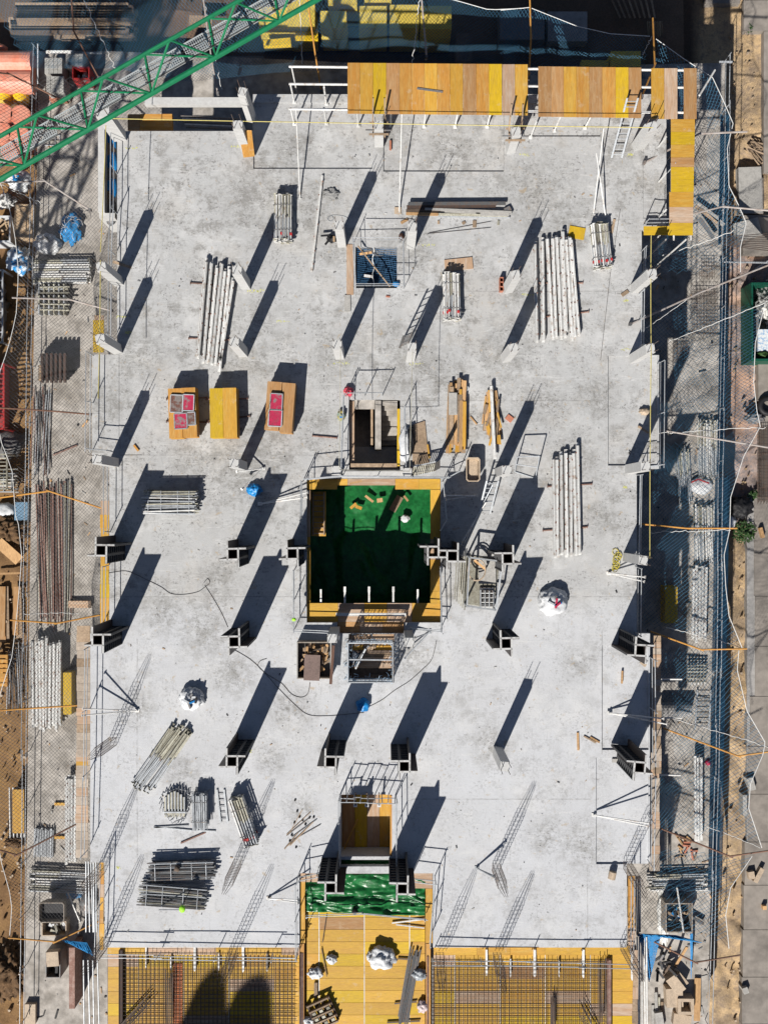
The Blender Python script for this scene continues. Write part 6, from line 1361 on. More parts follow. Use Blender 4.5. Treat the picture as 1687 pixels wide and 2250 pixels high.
for j in range(5):
    mb=MB(); mb.bar(Q('D',245,225+j*34,PZ+.5),Q('D',425,222+j*36,PZ+.52),.05,.05); obj('cross_bar',mb,M_DULL,T)
framestack('A',320,855,.9,.5,3,1,PZ,'few grey bars lying below the jib on the left podium')
mbox('D',567,425,632,620,PZ+3,PZ+3.05,0,BV[0],'yellow_board_sheet','yellow shuttering panel hanging at the left edge beside a column','panel')
mbox('D',575,395,632,424,PZ+3,PZ+3.04,0,BV[4],'pale_board','small pale board at the head of the yellow panel on the left edge','board')
def pallet(t,x0,y0,x1,y1,z,label,m=M_TIMBER,ang=0,n=6):
    a=Q(t,x0,y0,z); b=Q(t,x1,y1,z); c=(a+b)/2; T=thing('pallet',label,'pallet',(c.x,c.y,z)); L_=b.x-a.x; W_=a.y-b.y; ca,sa=math.cos(rad(ang)),math.sin(rad(ang))
    def at(X,Y): return (c.x+X*ca-Y*sa,c.y+X*sa+Y*ca)
    for i in range(n):
        mb=MB(); mb.rect(at(0,(-.5+(i+.5)/n)*W_),rad(ang),L_,W_/n*.7,z+.12,z+.145); obj('slat',mb,m,T)
    for X in (-.44,0,.44):
        mb=MB(); mb.rect(at(X*L_,0),rad(ang),.09,W_,z+.005,z+.118); obj('runner',mb,m,T)
    return T
def crate(t,x0,y0,x1,y1,z0,z1,label,m,wall=.05,fill=None,ang=0,name='crate',nfill=0,cat='crate'):
    a=Q(t,x0,y0,z1); b=Q(t,x1,y1,z1); c=(a+b)/2; T=thing(name,label,cat,(c.x,c.y,z0)); L_=b.x-a.x; W_=a.y-b.y
    for (X,Y,l,w_) in ((0,W_/2-wall/2,L_,wall),(0,-W_/2+wall/2,L_,wall),(-L_/2+wall/2,0,wall,W_-2*wall-.004),(L_/2-wall/2,0,wall,W_-2*wall-.004)):
        mb=MB(); ca,sa=math.cos(rad(ang)),math.sin(rad(ang)); mb.rect((c.x+X*ca-Y*sa,c.y+X*sa+Y*ca),rad(ang),l,w_,z0+.01,z1); obj('side_wall',mb,m,T)
    mb=MB(); mb.rect((c.x,c.y),rad(ang),L_-2*wall-.01,W_-2*wall-.01,z0+.01,z0+.1); obj('floor_plate',mb,M_STEEL,T)
    for i in range(nfill):
        x=c.x+R.uniform(-.35,.35)*L_; y=c.y+R.uniform(-.35,.35)*W_; zf=z0+.12+(z1-z0-.2)*i/nfill; mb=MB(); mb.rect((x,y),R.uniform(0,3),R.uniform(.15,.5),R.uniform(.06,.16),zf,zf+.05); obj('scrap_piece',mb,fill[i%len(fill)],T)
    return T
T=thing('dark_tube_stack','stack of dark short tubes on a pallet on the left podium','tube stack',Q('D',325,740,PZ))
for L in range(5):
    for k in range(6):
        p=Q('D',262+k*27,770,PZ+.2+.15*L); mb=MB(); mb.tube([(p.x,p.y-.25,p.z),(p.x,p.y+1.05,p.z)],.075,8); obj('tube',mb,M_RUSTDK,T)
pallet('D',240,700,410,795,PZ,'dark pallet under the stack of short dark tubes',M_OLDTIM)
def rods(t,x0,y0,x1,y1,n,wd,z,label,mats,r=.03,seed=1,layers=2,sx=.12):
    rr_=random.Random(seed); a=Q(t,x0,y0,z); b=Q(t,x1,y1,z); d=(b-a).normalized(); s=Vector((-d.y,d.x,0)); T=thing('rod_pile',label,'steel tubes',((a.x+b.x)/2,(a.y+b.y)/2,z))
    for i in range(n):
        u=(i%(n//layers))/(n//layers-1)-.5; lay=i//(n//layers); e=rr_.uniform(-.5,.2); f=rr_.uniform(-.3,.5); mb=MB(); h=z+.1+lay*.08+rr_.random()*.02
        p=a+s*(u*wd+rr_.uniform(-.04,.04))+d*e; q=b+s*(u*wd*.8+rr_.uniform(-sx,sx))+d*f; p.z=h; q.z=h; mb.tube([p,q],r,6); obj('tube',mb,mats[rr_.randrange(len(mats))],T)
    return T
rods('D',262,880,262,1310,12,.75,PZ,'loose dark and rusty tubes on the left podium, upper pile',[M_RUST,M_STEEL,M_GALV],.028,3,2,.25)
rods('G',335,-60,345,735,30,1.55,PZ,'long pile of rusty brown tubes on the left podium',[M_RUST,M_RUST,M_RUST,M_DULL,M_STEEL],.032,4,2,.12)
for k,(x0,y0,x1,y1,l,m) in enumerate(((325,1245,470,1185,'slanted rusty bar on the left podium beside the tubes',M_RUST),(1,1,1,1,'',M_RUST))):
    if l: mb=MB(); mb.bar(Q('D',x0,y0,PZ+.06),Q('D',x1,y1,PZ+.06),.06,.06); single('loose_bar',mb,m,l,'bar')
mb=MB(); mb.bar(Q('G',420,630,PZ+.15),Q('G',555,630,PZ+.15),.32,.14); single('timber_block',mb,BH[4],'short yellowish timber beam lying on the left podium beside the rusty tubes','timber beam')
beams('G',[(205+21*k+R.uniform(-3,3),835+R.uniform(-15,30),205+21*k+R.uniform(-4,6),1385+R.uniform(-20,20)) for k in range(9)],PZ,'white steel beam in the wide row on the left podium','white beams of the left podium row',sl=.35)
beams('J',[(408+18*k,150+R.uniform(-10,10),408+18*k,680+R.uniform(-15,15)) for k in range(4)],PZ,'white steel beam in the narrow row at the lower left podium','white beams of the narrow left podium row',sl=.3)
mbox('G',385,1045,436,1300,PZ,PZ+.7,0,BV[0],'board_stack_side','tall narrow stack of yellow boards beside the white beams on the left podium','board stack')
for i in range(3):
    brick('J',370 ,320+203*(i%2) if i<2 else 200,0,('yellow batten on the lower left podium, upper of two','yellow batten on the lower left podium, lower of two','')[i],z=PZ,L=.5,W_=.12,h=.1,m=BV[1],cat='wood offcut') if i<2 else None
tg(bundle('J',275,470,270,635,.85,8,4,PZ,'block of short dark grey props on the lower left podium',m=M_GALV,r=.03,ends=False,straps=False),GPp)
tg(bundle('J',215,775,530,790,.95,9,5,PZ,'pile of pale props lying crosswise at the lower left podium',mats=[M_DULL,M_WHITE,M_GALV],jit=.05,slack=.2,straps=False),GPp)
# mortar bin, pallet of sand, crate, wall stub (lower left)
T=tub('J',345,945,1.15,.9,.75,PZ+.3,'brown mortar skip with a lip on the lower left podium',m=M_SKIP,fill=M_BLACK)
crate('J',255,1035,405,1125,PZ,PZ+.6,'low bin of gravel and bags below the mortar skip',M_BEIGE,.04,[M_BAG,M_DULL,M_DULL],nfill=14,name='gravel_bin',cat='bin')
crate('J',278,1225,368,1380,PZ,PZ+1.1,'black steel crate with a beige box inside, lower left podium',M_STEEL,.04,[M_DULL,M_BLACK],nfill=10)
mbox('J',283,1222,357,1310,PZ+.9,PZ+1.25,4,M_BEIGE,'beige_box','beige cardboard box standing in the black steel crate','box')
a=Q('J',425,1190,PZ+1.2); b=Q('J',460,1560,PZ+1.2); mb=MB(); mb.box(a.x,b.y,PZ,b.x,a.y,PZ+1.3); single('steel_wall_panel',mb,M_RUST,'rusty backed formwork panel standing on edge at the lower left podium','form panel')
smooth(single('blue_sheet',blob(Q('J',455,868,PZ),.42,.2,.2,8,.7,3,3),mat('pale_blue_sheet',(.12,.32,.58),.5,.2,6),'pale blue plastic sheet above the mortar skip, lower left','plastic sheet'))
smooth(single('dark_scrap',blob(Q('J',545,910,PZ),.4,.6,.3,3,.9,3,3),M_STEEL,'dark tangled scrap heap at the foot of the lower left corner','scrap'))
mb=MB(); mb.tube([Q('J',415,865,PZ+.5),Q('J',490,1040,PZ+.1)],.04,6); single('white_pole',mb,M_WHITE,'white pole leaning beside the mortar skip','pole')
mbox('J',455,1010,512,1110,PZ,PZ+.06,-25,M_PODIUM,'concrete_slab_piece','pale concrete slab piece lying at the lower left podium','slab piece')
# upper left: rolls, pallets, sacks
def roll(a,b,r,m,label,group):
    T=thing('insulation_roll',label,'insulation roll',(a+b)/2,group); d=(b-a).normalized(); mb=MB(); mb.tube([a,b],r,20); o=obj('wrap',mb,m,T)
    for c_ in (a,b):
        s_=-1 if c_ is a else 1; mb=MB(); mb.tube([c_-d*.02*s_,c_+d*.012*s_],r*.93,20); obj('roll_end',mb,M_SALMON if m is M_SALMON else M_FOAM,T)
    return T
GRl='wrapped insulation rolls at the upper left'
for (x0,x1,y,z,l) in ((-260,205,385,-5.6,'uppermost salmon roll lying crosswise at the upper left edge'),(-260,208,500,-5.6,'second salmon roll lying crosswise at the upper left edge')):
    roll(Q('A',x0,y,z),Q('A',x1,y,z),.52,M_SALMON,l,GRl)
for i,(x,y) in enumerate(((35,585),(130,585))): roll(Q('A',x,y-22,-5.9),Q('A',x,y+40,-5.9),.36,M_FOAM2,('left','right')[i]+' short yellow wrapped roll below the salmon rolls',GRl)
for i,(x,y,l) in enumerate(((20,690,'standing salmon roll, upper left of the group under the jib'),(125,700,'standing salmon roll, upper right of the group under the jib'),(10,800,'standing salmon roll, lower left of the group under the jib'),(115,815,'standing salmon roll, lower right of the group under the jib'),(70,915,'standing salmon roll, lowest of the group under the jib'))):
    p=Q('A',x,y,-5.2); roll(Vector((p.x,p.y,-6.6)),p,.46,M_SALMON,l,GRl)
smooth(single('orange_sheet',blob(Q('A',-10,305,-6),.5,.25,.3,2,.3),M_SALMON,'orange wrapped lump above the salmon rolls at the left edge','wrap'))
def blocks(t,x0,y0,x1,y1,z0,z1,label,m,name='block_pallet',nx=4,ny=4,nz=4,group='pallets of building blocks at the upper left'):
    a=Q(t,x0,y0,z1); b=Q(t,x1,y1,z1); c=(a+b)/2; T=thing(name,label,'block pallet',(c.x,c.y,z0),group); W_=(b.x-a.x)/nx; D_=(a.y-b.y)/ny; H_=(z1-z0-.1)/nz
    mb=MB(); mb.box(W_*.04,-D_*.96,0,W_*.96,-D_*.04,H_*.96); me=mb.mesh('block',m)
    for i in range(nx):
        for j in range(ny):
            for k in range(nz):
                if 0<i<nx-1 and 0<j<ny-1 and k<nz-1: continue
                link('block',me,T,(a.x+i*W_-c.x,a.y-j*D_-c.y,.1+k*H_+R.uniform(-.004,.004)))
    mb=MB(); mb.box(a.x,b.y,z0,b.x,a.y,z0+.09); obj('pallet_base',mb,M_OLDTIM,T)
blocks('A',272,350,380,448,PZ,-5.3,'grey block pallet at the upper left, highest of the left pair',M_BLOCK); blocks('A',400,325,505,398,PZ,-5.2,'grey block pallet at the upper left, behind the red brick crate',M_BLOCK)
blocks('A',283,462,388,560,PZ,-5.1,'grey block pallet with a reddish front, nearest the jib',M_BLOCK); blocks('A',300,562,400,606,PZ,PZ+.5,'low reddish brick pallet peeking out at the jib',M_BRICK,nx=4,ny=2,nz=2)
crate('A',440,405,545,480,PZ,-5.3,'red steel crate of grey blocks at the upper left',M_RED,.05,[M_BLOCK],nfill=8,name='red_crate')
mbox('A',280,306,445,322,-5.7,-5.62,0,M_WHITE,'white_tube_rail','white bar lying above the grey block pallets, left one','bar'); mbox('A',500,318,620,326,-5.7,-5.64,-2,M_WHITE,'white_tube_rail','white bar lying above the grey block pallets, right one','bar')
mb=MB(); mb.tube([Q('A',232,265,-5),Q('A',232,510,-5.6)],.035,6); single('thin_post',mb,M_GALV,'thin grey post between the salmon rolls and block pallets','post')
bag('A',130,1110,.55,.5,.5,GZ+1.2,'white sack with blue contents below the jib at the left edge',3.6,items=[(0,0,.35,40,M_BLUE),(-.1,.1,.3,100,M_BLUE),(.1,-.1,.25,10,M_NETB)],cat='big bag',name='big_bag')
bag('A',300,1490,.62,.5,.5,PZ,'white sack with blue shade above the prop pile on the left podium',7.1,items=[(-.1,.1,.5,20,M_STEEL),(.1,.1,.4,-40,M_STEEL)],cat='big bag',name='big_bag')
bag('A',135,1590,.6,.62,.45,GZ+.6,'heap of white and blue wrappings at the left edge',4.2,m=mat('white_blue_wrap',(.5,.55,.6),.5,.2,4,(.02,.22,.5),1,thr=(.5,.55)),rough=.9,cat='wrap heap',name='wrap_heap')
bag('A',440,1395,.52,.72,.32,PZ,'bright blue crumpled netting heap on the left podium',2.5,m=M_NETB,rough=1.0,items=[],cat='netting heap',name='netting_heap')
mb=MB()
for k in range(14):
    an=R.uniform(0,3); c=Q('A',430+R.uniform(-50,60),1390+R.uniform(-60,60),PZ+.5); mb.tube([c+Vector((math.cos(an+j*.4)*.22,math.sin(an+j*.4)*.3,.02*j)) for j in range(5)],.012,3,cap=False)
tag(obj('cord_scribble',mb,M_ROPE),'pale cords tangled over the bright blue netting heap','cords',kind='stuff')
mbox('A',88,1240,200,1440,GZ,GZ+1.6,-3,M_CARD,'cardboard_box','tall torn cardboard box at the left edge below the white sack','box'); mbox('A',122,1258,160,1400,GZ+1.61,GZ+1.66,-2,M_CARD,'cardboard_flap','lighter cardboard flap lying on the tall cardboard box','cardboard')
crate('A',-60,1310,66,1470,GZ,GZ+1.2,'white rimmed skip full of cardboard at the left frame edge',M_BAG,.07,[M_CARD,M_CARD,M_TIMBER],nfill=22,name='waste_skip',cat='skip')
bag('A',45,1225,.5,.35,.3,GZ+.6,'heap of dark and pale scrap sheets at the left frame edge',8.8,m=mat('mixed_scrap',(.45,.45,.44),.6,.3,5,(.05,.05,.05),1,thr=(.48,.54)),rough=1,cat='scrap heap',name='scrap_heap')
# left ground: racks, red truss, wood, rebar
def dark_rack(t,x0,y0,x1,y1,z,h,label,m,rungs):
    T=thing('steel_rack',label,'rack',Q(t,(x0+x1)/2,(y0+y1)/2,z)); C_=[Q(t,x0,y0,z+h),Q(t,x1,y0,z+h),Q(t,x1,y1,z+h),Q(t,x0,y1,z+h)]
    for i in range(4):
        mb=MB(); mb.bar(C_[i],C_[(i+1)%4],.07,.07); obj('rail',mb,m,T); mb=MB(); c=C_[i]; mb.bar(c,Vector((c.x,c.y,z)),.07,.07); obj('post',mb,m,T)
    for k in range(rungs):
        u=(k+1)/(rungs+1); mb=MB(); mb.bar(C_[0].lerp(C_[3],u),C_[1].lerp(C_[2],u),.05,.05); obj('rung',mb,m,T)
    return T
dark_rack('D',-70,690,26,1085,GZ,1.5,'red steel rack frame at the left frame edge',M_RED,12)
mb=MB(); a=Q('D',-60,700,-6.6); b=Q('D',18,1070,-6.6); mb.box(a.x,b.y,GZ,b.x,a.y,-6.7); single('red_bundle',mb,mat('faded_red_stack',(.26,.05,.05),.7,.3,8),'faded red load inside the red steel rack','load')
dark_rack('D',-70,120,18,560,GZ,1.3,'grey steel rack full of clamps at the left frame edge',M_GALV,6)
smooth(single('clamp_load',blob(Q('D',-30,340,GZ),.7,1.8,.8,3,1.0,4,4),M_STEEL,'dark load of clamps in the grey rack at the left edge','load'))
dark_rack('D',-60,1240,45,1450,GZ,1.2,'pallet rack of grey frames at the left frame edge',M_DULL,8); framestack('D',0,1400,1.6,1.0,8,4,GZ+.3,'grey frames piled on the rack at the left frame edge')
smooth(single('black_pile',blob(Q('D',60,1180,GZ),.9,.7,.35,5,.6),M_STEEL,'dark sheet covered pile on the soil at the left edge','pile'))
mb=MB(); mb.box(Q('D',85,0,-6.8).x,Q('D',0,1640,-6.8).y,GZ,Q('D',165,0,-6.8).x,Q('D',0,1530,-6.8).y,-6.9); single('blue_tank',mb,mat('grey_blue_tank',(.14,.24,.34),.5,.2,4),'blue grey plastic tank beside the podium under the orange arm','tank')
smooth(single('grey_sack',blob(Q('D',40,1580,GZ),.5,.4,.3,2,.5),M_BAG,'pale sack beside the blue grey tank at the left edge','sack'))
heap('G',60,520,60,810,9,.95,GZ,'stack of brown weathered planks on the soil at the left edge',1.6,2.6,[M_OLDTIM,BV[3],M_OLDTIM],2,.22,.04,5)
mb=MB(); mb.bar(Q('G',-10,250,GZ+.5),Q('G',120,365,GZ+.3),.5,.04); single('pale_board',mb,M_TIMBER,'broad pale board lying slanted on the soil at the left edge','board')
mb=MB(); mb.bar(Q('G',-20,445,GZ+.3),Q('G',130,440,GZ+.3),.09,.05); single('thin_batten',mb,M_TIMBER,'thin pale batten above the brown planks at the left edge','batten')
pallet('G',-60,930,55,1100,GZ+.6,'orange pallet in shade at the left edge, uppermost',BV[2]); pallet('G',-60,980,50,1130,GZ+.2,'orange pallet in shade at the left edge, below the other one',BV[2],3)
rods('G',108,920,110,1245,14,.75,GZ,'dark bundle of rebars standing in the net shade at the left edge',[M_STEEL,M_REBAR,M_GALV],.022,6,2,.18)
T=thing('yellow_topped_pack','white frame pack topped with an ochre board on the soil at the left edge','pack',Q('J',105,370,GZ)); mb=MB(); a=Q('J',78,235,-6.6); b=Q('J',148,500,-6.6); mb.box(a.x,b.y,-6.66,b.x,a.y,-6.6); obj('board',mb,BV[1],T)
for x in (60,82,104,126,146):
    mb=MB(); mb.tube([Q('J',x,222,-6.75),Q('J',x+4,525,-6.75)],.035,6); obj('tube',mb,M_WHITE,T)
mb=MB(); a=Q('J',66,240,-6.8); b=Q('J',150,500,-6.8); mb.box(a.x,b.y,GZ,b.x,a.y,-6.8); obj('base',mb,M_DARKTIM,T)
def clump(t,x,y,rx,ry,h,seed,label,name='soil_heap',m=M_SOILH,cat='soil heap'):
    return smooth(single(name,blob(Q(t,x,y,GZ),rx,ry,h,seed,.9,4,5),m,label,cat))
clump('J',70,1330,1.15,1.1,.5,3,'heap of dark churned soil at the lower left'); clump('J',-10,1400,.9,.9,.4,8,'second dark soil heap at the lower left frame edge'); clump('G',40,180,1.0,.8,.35,12,'rough brown soil heap at the left edge beside the podium')
mbox('J',152,1540,217,1660,GZ,PZ+.25,0,M_BEIGE,'concrete_pier','beige concrete pier at the lower left corner of the podium','pier')
clump('J',100,545,.45,.3,.25,21,'small dark clod heap below the yellow topped pack')
# right podium
def tgp(o): o['group']=GPp; return o
tgp(bundle('F',1285,1050,1290,1370,.85,10,5,PZ,'pile of white props on the right podium, uppermost',mats=[M_WHITE,M_WHITE,M_DULL],r=.03,jit=.04,slack=.2,straps=False))
tgp(bundle('F',1130,1215,1150,1520,.6,8,4,PZ,'pile of grey props under the blue net left of the uppermost white pile',mats=[M_GALV,M_DULL],r=.03,jit=.04,slack=.2,straps=False))
tgp(bundle('I',1258,40,1265,365,.85,10,5,PZ,'pile of white props on the right podium under the uppermost orange arm',mats=[M_WHITE,M_WHITE,M_DULL],r=.03,jit=.05,slack=.2,straps=False))
beams('I',[(1205+18*k,395+R.uniform(-15,15),1200+18*k,850+R.uniform(-20,20)) for k in range(5)],PZ,'white beam of the row on the right podium under the blue net','white beams of the right podium row',sl=.3)
beams('L',[(1213+16*k,25+R.uniform(-10,10),1218+16*k,550+R.uniform(-15,15)) for k in range(3)],PZ,'white beam of the row on the lower right podium','white beams of the lower right podium row',sl=.3)
tgp(bundle('L',940,790,1262,785,.75,8,5,PZ,'pile of pale props lying crosswise on the lower right podium',mats=[M_DULL,M_WHITE,M_GALV],jit=.06,slack=.25,straps=False))
rebar_mat(gx('F',1200),550+250/2.765,gx('F',1350),550+520/2.765,PZ+.3,.16,'rebar mesh panel lying on the right podium under the net')
rebar_mat(gx('F',1085),550+560/2.765,gx('F',1165),550+690/2.765,PZ+.2,.14,'small dark rebar mesh at the shadow edge on the right podium')
rebar_mat(gx('F',1240),550+100/2.765,gx('F',1330),550+180/2.765,PZ+.6,.15,'small curled rebar mesh above the larger panel on the right podium')
T=thing('grid_rack','round pile of pale grid frames on the right podium','grid frames',Q('I',1225,1045,PZ))
for k in range(6):
    mb=MB(); mb.bar(Q('I',1172+20*k,990-10*math.sin(k*.6),PZ+.3),Q('I',1172+20*k,1120,PZ+.3),.05,.05); obj('bar',mb,M_WHITE,T); mb=MB(); mb.bar(Q('I',1165,1000+20*k,PZ+.37),Q('I',1282,1000+20*k,PZ+.37),.05,.05); obj('bar',mb,M_DULL,T)
ladder(Q('I',1255,1390,PZ+.1),Q('I',1270,1150,PZ+.12),.62,7,M_GALV,'wide grey ladder lying on the right podium under the lowest orange arm')
mb=MB(); mb.tube([Q('I',1000,1270,PZ+.35),Q('I',1185,1270,PZ+.35)],.33,16); single('big_pipe',mb,M_OLD,'big grey pipe lying in the shade beside the podium ladder','pipe')
mbox('I',1032,520,1108,745,PZ,PZ+.8,0,BV[0],'yellow_pack','yellow pack in the shade of the right side of the building','pack')
for y,l in ((1085,'white tube poking out over the podium beside the round grid pile'),(1320,'white prop head poking out beside the lower right bay, upper'),(1795-100,'white prop head poking out beside the lower right bay, lower')):
    if y<1600: mb=MB(); mb.tube([Q('I',1005,y,-2),Q('I',1135,y,-2)],.035,6); single('poking_tube',mb,M_WHITE,l,'tube')
mb=MB(); mb.tube([Q('L',998,145,-2),Q('L',1125,148,-2)],.035,6); single('poking_tube',mb,M_WHITE,'white tube poking out over the lower right podium','tube')
smooth(single('pale_sack',blob(Q('F',1245,1430,PZ),.52,.42,.2,4,.4),M_BAG,'pale grey sack with a red band on the right podium between two prop piles','sack'))
mb=MB(); mb.tube([Q('F',1190,1410,PZ+.35),Q('F',1235,1390,PZ+.4),Q('F',1300,1415,PZ+.35)],.035,5); single('red_band',mb,M_RED,'red band lying over the pale sack on the right podium','band')
smooth(single('crimson_rag',blob(Q('L',1290,70,PZ),.16,.14,.12,4,.6,3,2),M_PINK,'small crimson rag beside the lower right podium beams','rag'))
smooth(single('white_roll',blob(Q('L',1022,960,PZ),.32,1.6,.3,4,.7,4,4),mat('white_foil',(.6,.6,.58),.5,.2,5,(.25,.25,.24),.7),'long crumpled white foil roll at the lower right podium','foil'))
crate('L',1035,925,1200,1105,PZ,PZ+1.1,'steel skip with rubbish on the lower right podium',M_SKIP,.05,[M_BAG,M_BLUE,M_OLDTIM,M_BLACK,M_DULL],nfill=30,name='waste_skip',cat='skip')
mb=MB(); mb.tube([Q('L',1105,830,PZ+1.0),Q('L',1145,1105,PZ+1.3)],.04,6); single('white_pole',mb,M_WHITE,'pale pole leaning over the rubbish skip, lower right','pole')
mb=MB(); mb.bar(Q('L',1160,990,PZ+.2),Q('L',1265,1050,PZ+.2),.12,.12); single('grey_beam',mb,M_STEEL,'dark beam right of the rubbish skip, lower right','beam')
GB2='concrete blocks dumped at the bottom of the right podium'
def cblock(t,x,y,w_,l_,h,ang,label,hole=False,z=PZ,m=M_BEIGE):
    c=Q(t,x,y,z+h); T=thing('concrete_block',label,'concrete block',(c.x,c.y,z),GB2); mb=MB()
    if hole:
        e=.14
        for X,Y,a_,b_ in ((0,l_/2-e/2,w_,e),(0,-l_/2+e/2,w_,e),(-w_/2+e/2,0,e,l_-2*e),(w_/2-e/2,0,e,l_-2*e)): mb.box(X-a_/2,Y-b_/2,0,X+a_/2,Y+b_/2,h)
    else: mb.box(-w_/2,-l_/2,0,w_/2,l_/2,h)
    o=obj('body',mb,m,T); o.location=(0,0,0); o.rotation_euler=(rad(R.uniform(-4,4)),rad(R.uniform(-6,6)),rad(ang))
cblock('L',1160,1555,.72,.72,.6,0,'square beige block with a hole, bottom of the right podium',True); cblock('L',1090,1500,.75,.85,.5,3,'large plain beige block left of the holed one'); cblock('L',1100,1415,.5,.85,.55,38,'tilted beige block, uppermost of the dumped blocks'); cblock('L',1135,1395,.3,.6,.4,40,'thin beige slab piece beside the tilted block'); cblock('L',1140,1640,.8,.5,.4,-8,'low beige block at the bottom frame edge'); cblock('L',1000,1640,.35,.8,.3,10,'narrow pale block at the bottom frame edge',m=M_BLOCK)
for (x0,y0,x1,y1,z,w_,l) in ((1080,1330,1165,1190,PZ+1.3,.12,'pale plank leaning upright above the dumped blocks'),(1020,1370,1060,1300,PZ+.4,.1,'dark timber piece left of the dumped blocks'),(1230,1380,1225,1640,PZ+.3,.28,'long pale board along the right rim of the podium')):
    mb=MB(); mb.bar(Q('L',x0,y0,PZ+.1),Q('L',x1,y1,z),w_,.05); single('plank',mb,M_TIMBER if 'pale' in l else M_DARKTIM,l,'plank')
T=thing('scrap_tangle','dark tangle of scrap left of the leaning plank, lower right','scrap',Q('L',1020,1280,PZ))
for k in range(10):
    mb=MB(); c=Q('L',1010+R.uniform(-40,40),1270+R.uniform(-40,50),PZ); a_=R.uniform(0,6); mb.bar(c+Vector((0,0,.2)),c+Vector((.4*math.cos(a_),.4*math.sin(a_),R.uniform(.3,1.0))),.1,.06); obj('scrap_piece',mb,M_BLACK if k%2 else M_STEEL,T)
T=thing('rubble_scatter','scattered timber scraps on the lower right podium','wood scraps',Q('L',1170,570,PZ)); rr.seed(21)
for k in range(16):
    c=Q('L',1170+rr.uniform(-60,50),580+rr.uniform(-60,80),PZ); mb=MB(); mb.rect((c.x,c.y),rr.uniform(0,3),rr.uniform(.2,.6),.07,PZ+.02,PZ+.08); obj('scrap_piece',mb,(M_TIMBER,M_OLDTIM,M_BRICK)[k%3],T)
heap('L',975,1420,985,1900,12,.5,PZ,'loose pale boards along the left of the dumped blocks',.8,2.4,[M_BLOCK,M_DULL,M_OLDTIM],13,.1,.05,3)
GZR=-9.3
# right ground
T=thing('waste_container','green waste container at the right edge of the picture','container',Q('F',1640,430,GZR)); a=Q('F',1556,195,GZR+1.5); b=Q('F',1800,672,GZR+1.5)
for (x0,y0,x1,y1) in ((a.x,b.y,a.x+.08,a.y),(b.x-.1,b.y,b.x,a.y),(a.x+.08,b.y,b.x-.1,b.y+.1),(a.x+.08,a.y-.1,b.x-.1,a.y)):
    mb=MB(); mb.box(x0,y0,GZR,x1,y1,GZR+1.5); obj('side_wall',mb,M_GREENBOX,T)
mb=MB(); mb.box(a.x+.125,b.y+.105,GZR+.1,b.x-.105,a.y-.105,GZR+.2); obj('floor_plate',mb,M_STEEL,T)
smooth(single('container_load',blob(Q('F',1650,330,GZR+.3),.7,1.1,.7,5,1,4,4),mat('mixed_rubbish',(.5,.5,.48),.6,.3,6,(.06,.06,.06),1,thr=(.45,.55)),'dark and white rubbish filling the green container','rubbish')); mbox('F',1597,480,1680,610,GZR+1.1,GZR+1.3,0,mat('printed_cloth',(.6,.62,.62),.6,.1,9,(.15,.3,.5),.8,thr=(.5,.56)),'printed_sheet','pale blue patterned sheet in the green container','sheet')
smooth(single('green_rag',blob(Q('F',1615,640,GZR+1),.3,.2,.3,6,1,4,3),M_LEAF,'leafy green waste at the lower end of the green container','green waste'))
mb=MB(); c=Q('F',1655,945,GZR+.5)
mb.tube([c+Vector((.36*math.cos(k*.42),.36*math.sin(k*.42),0)) for k in range(16)],.13,8,cap=False); smooth(single('worn_tyre',mb,M_BLACK,'black tyre lying at the right edge of the picture','tyre'))
mb=MB(); T=thing('rebar_column_cage','long dark rebar cage lying at the right edge of the picture','rebar cage',Q('F',1625,1300,GZR))
for k in range(12):
    mb=MB(); mb.tube([Q('F',1594+6*k,1070,GZR+.3+.25*(k%2)),Q('F',1594+6*k,1540-8*(k%3),GZR+.3+.25*(k%2))],.018,4); obj('rebar',mb,M_REBAR,T)
for k in range(24):
    mb=MB(); mb.tube([Q('F',1590,1080+19*k,GZR+.58),Q('F',1664,1080+19*k,GZR+.58)],.012,4); obj('stirrup',mb,M_REBAR,T)
smooth(single('black_bag',blob(Q('F',1480,1560,GZR+.2),.62,.55,.4,7,.6,2.5,4),M_BLACK,'black rubbish sack on the ground above the shrub, right side','bag'))
smooth(single('dark_cloth',blob(Q('F',1570,1020,GZR+.2),.5,.3,.3,9,.9,3,4),M_STEEL,'dark cloth heap on the gravel at the right side','cloth heap'))
smooth(single('white_rubble_sack',blob(Q('I',1410,130,GZR+.2),.4,.4,.25,9,.7,3,3),M_BAG,'torn white sack beside the shrub on the right side','sack'))
def shrub(t,x,y,r_,n,label,seed):
    rs=random.Random(seed); c=Q(t,x,y,GZR+.1); T=thing('shrub',label,'shrub',c); mb=MB()
    for k in range(6):
        a_=rs.uniform(0,6.28); mb.tube([c,c+Vector((.5*r_*math.cos(a_),.5*r_*math.sin(a_),.5*r_))],.012,4)
    obj('stem',mb,M_OLDTIM,T); mb=MB()
    for k in range(n):
        d=Vector((rs.gauss(0,1),rs.gauss(0,1),abs(rs.gauss(0,.8)))).normalized()*r_*rs.uniform(.3,1); p=c+d+Vector((0,0,.05)); a_=rs.uniform(0,6.28); u=Vector((math.cos(a_),math.sin(a_),rs.uniform(-.4,.4)))*.075; v=Vector((-math.sin(a_),math.cos(a_),rs.uniform(-.5,.5)))*.035
        mb.add([p-u,p+v,p+u,p-v,p+Vector((0,0,.008))],[(0,1,4),(1,2,4),(2,3,4),(3,0,4),(0,3,2,1)])
    tag(obj('foliage',mb,M_LEAF,T),kind='stuff')
shrub('I',1505,190,.6,380,'green shrub growing beside the podium below the black sack',3); shrub('F',1560,1490,.3,80,'small weed left of the dark rebar cage on the right',5); shrub('C',1540,180,.22,50,'tiny weed on the sand at the upper right',6)
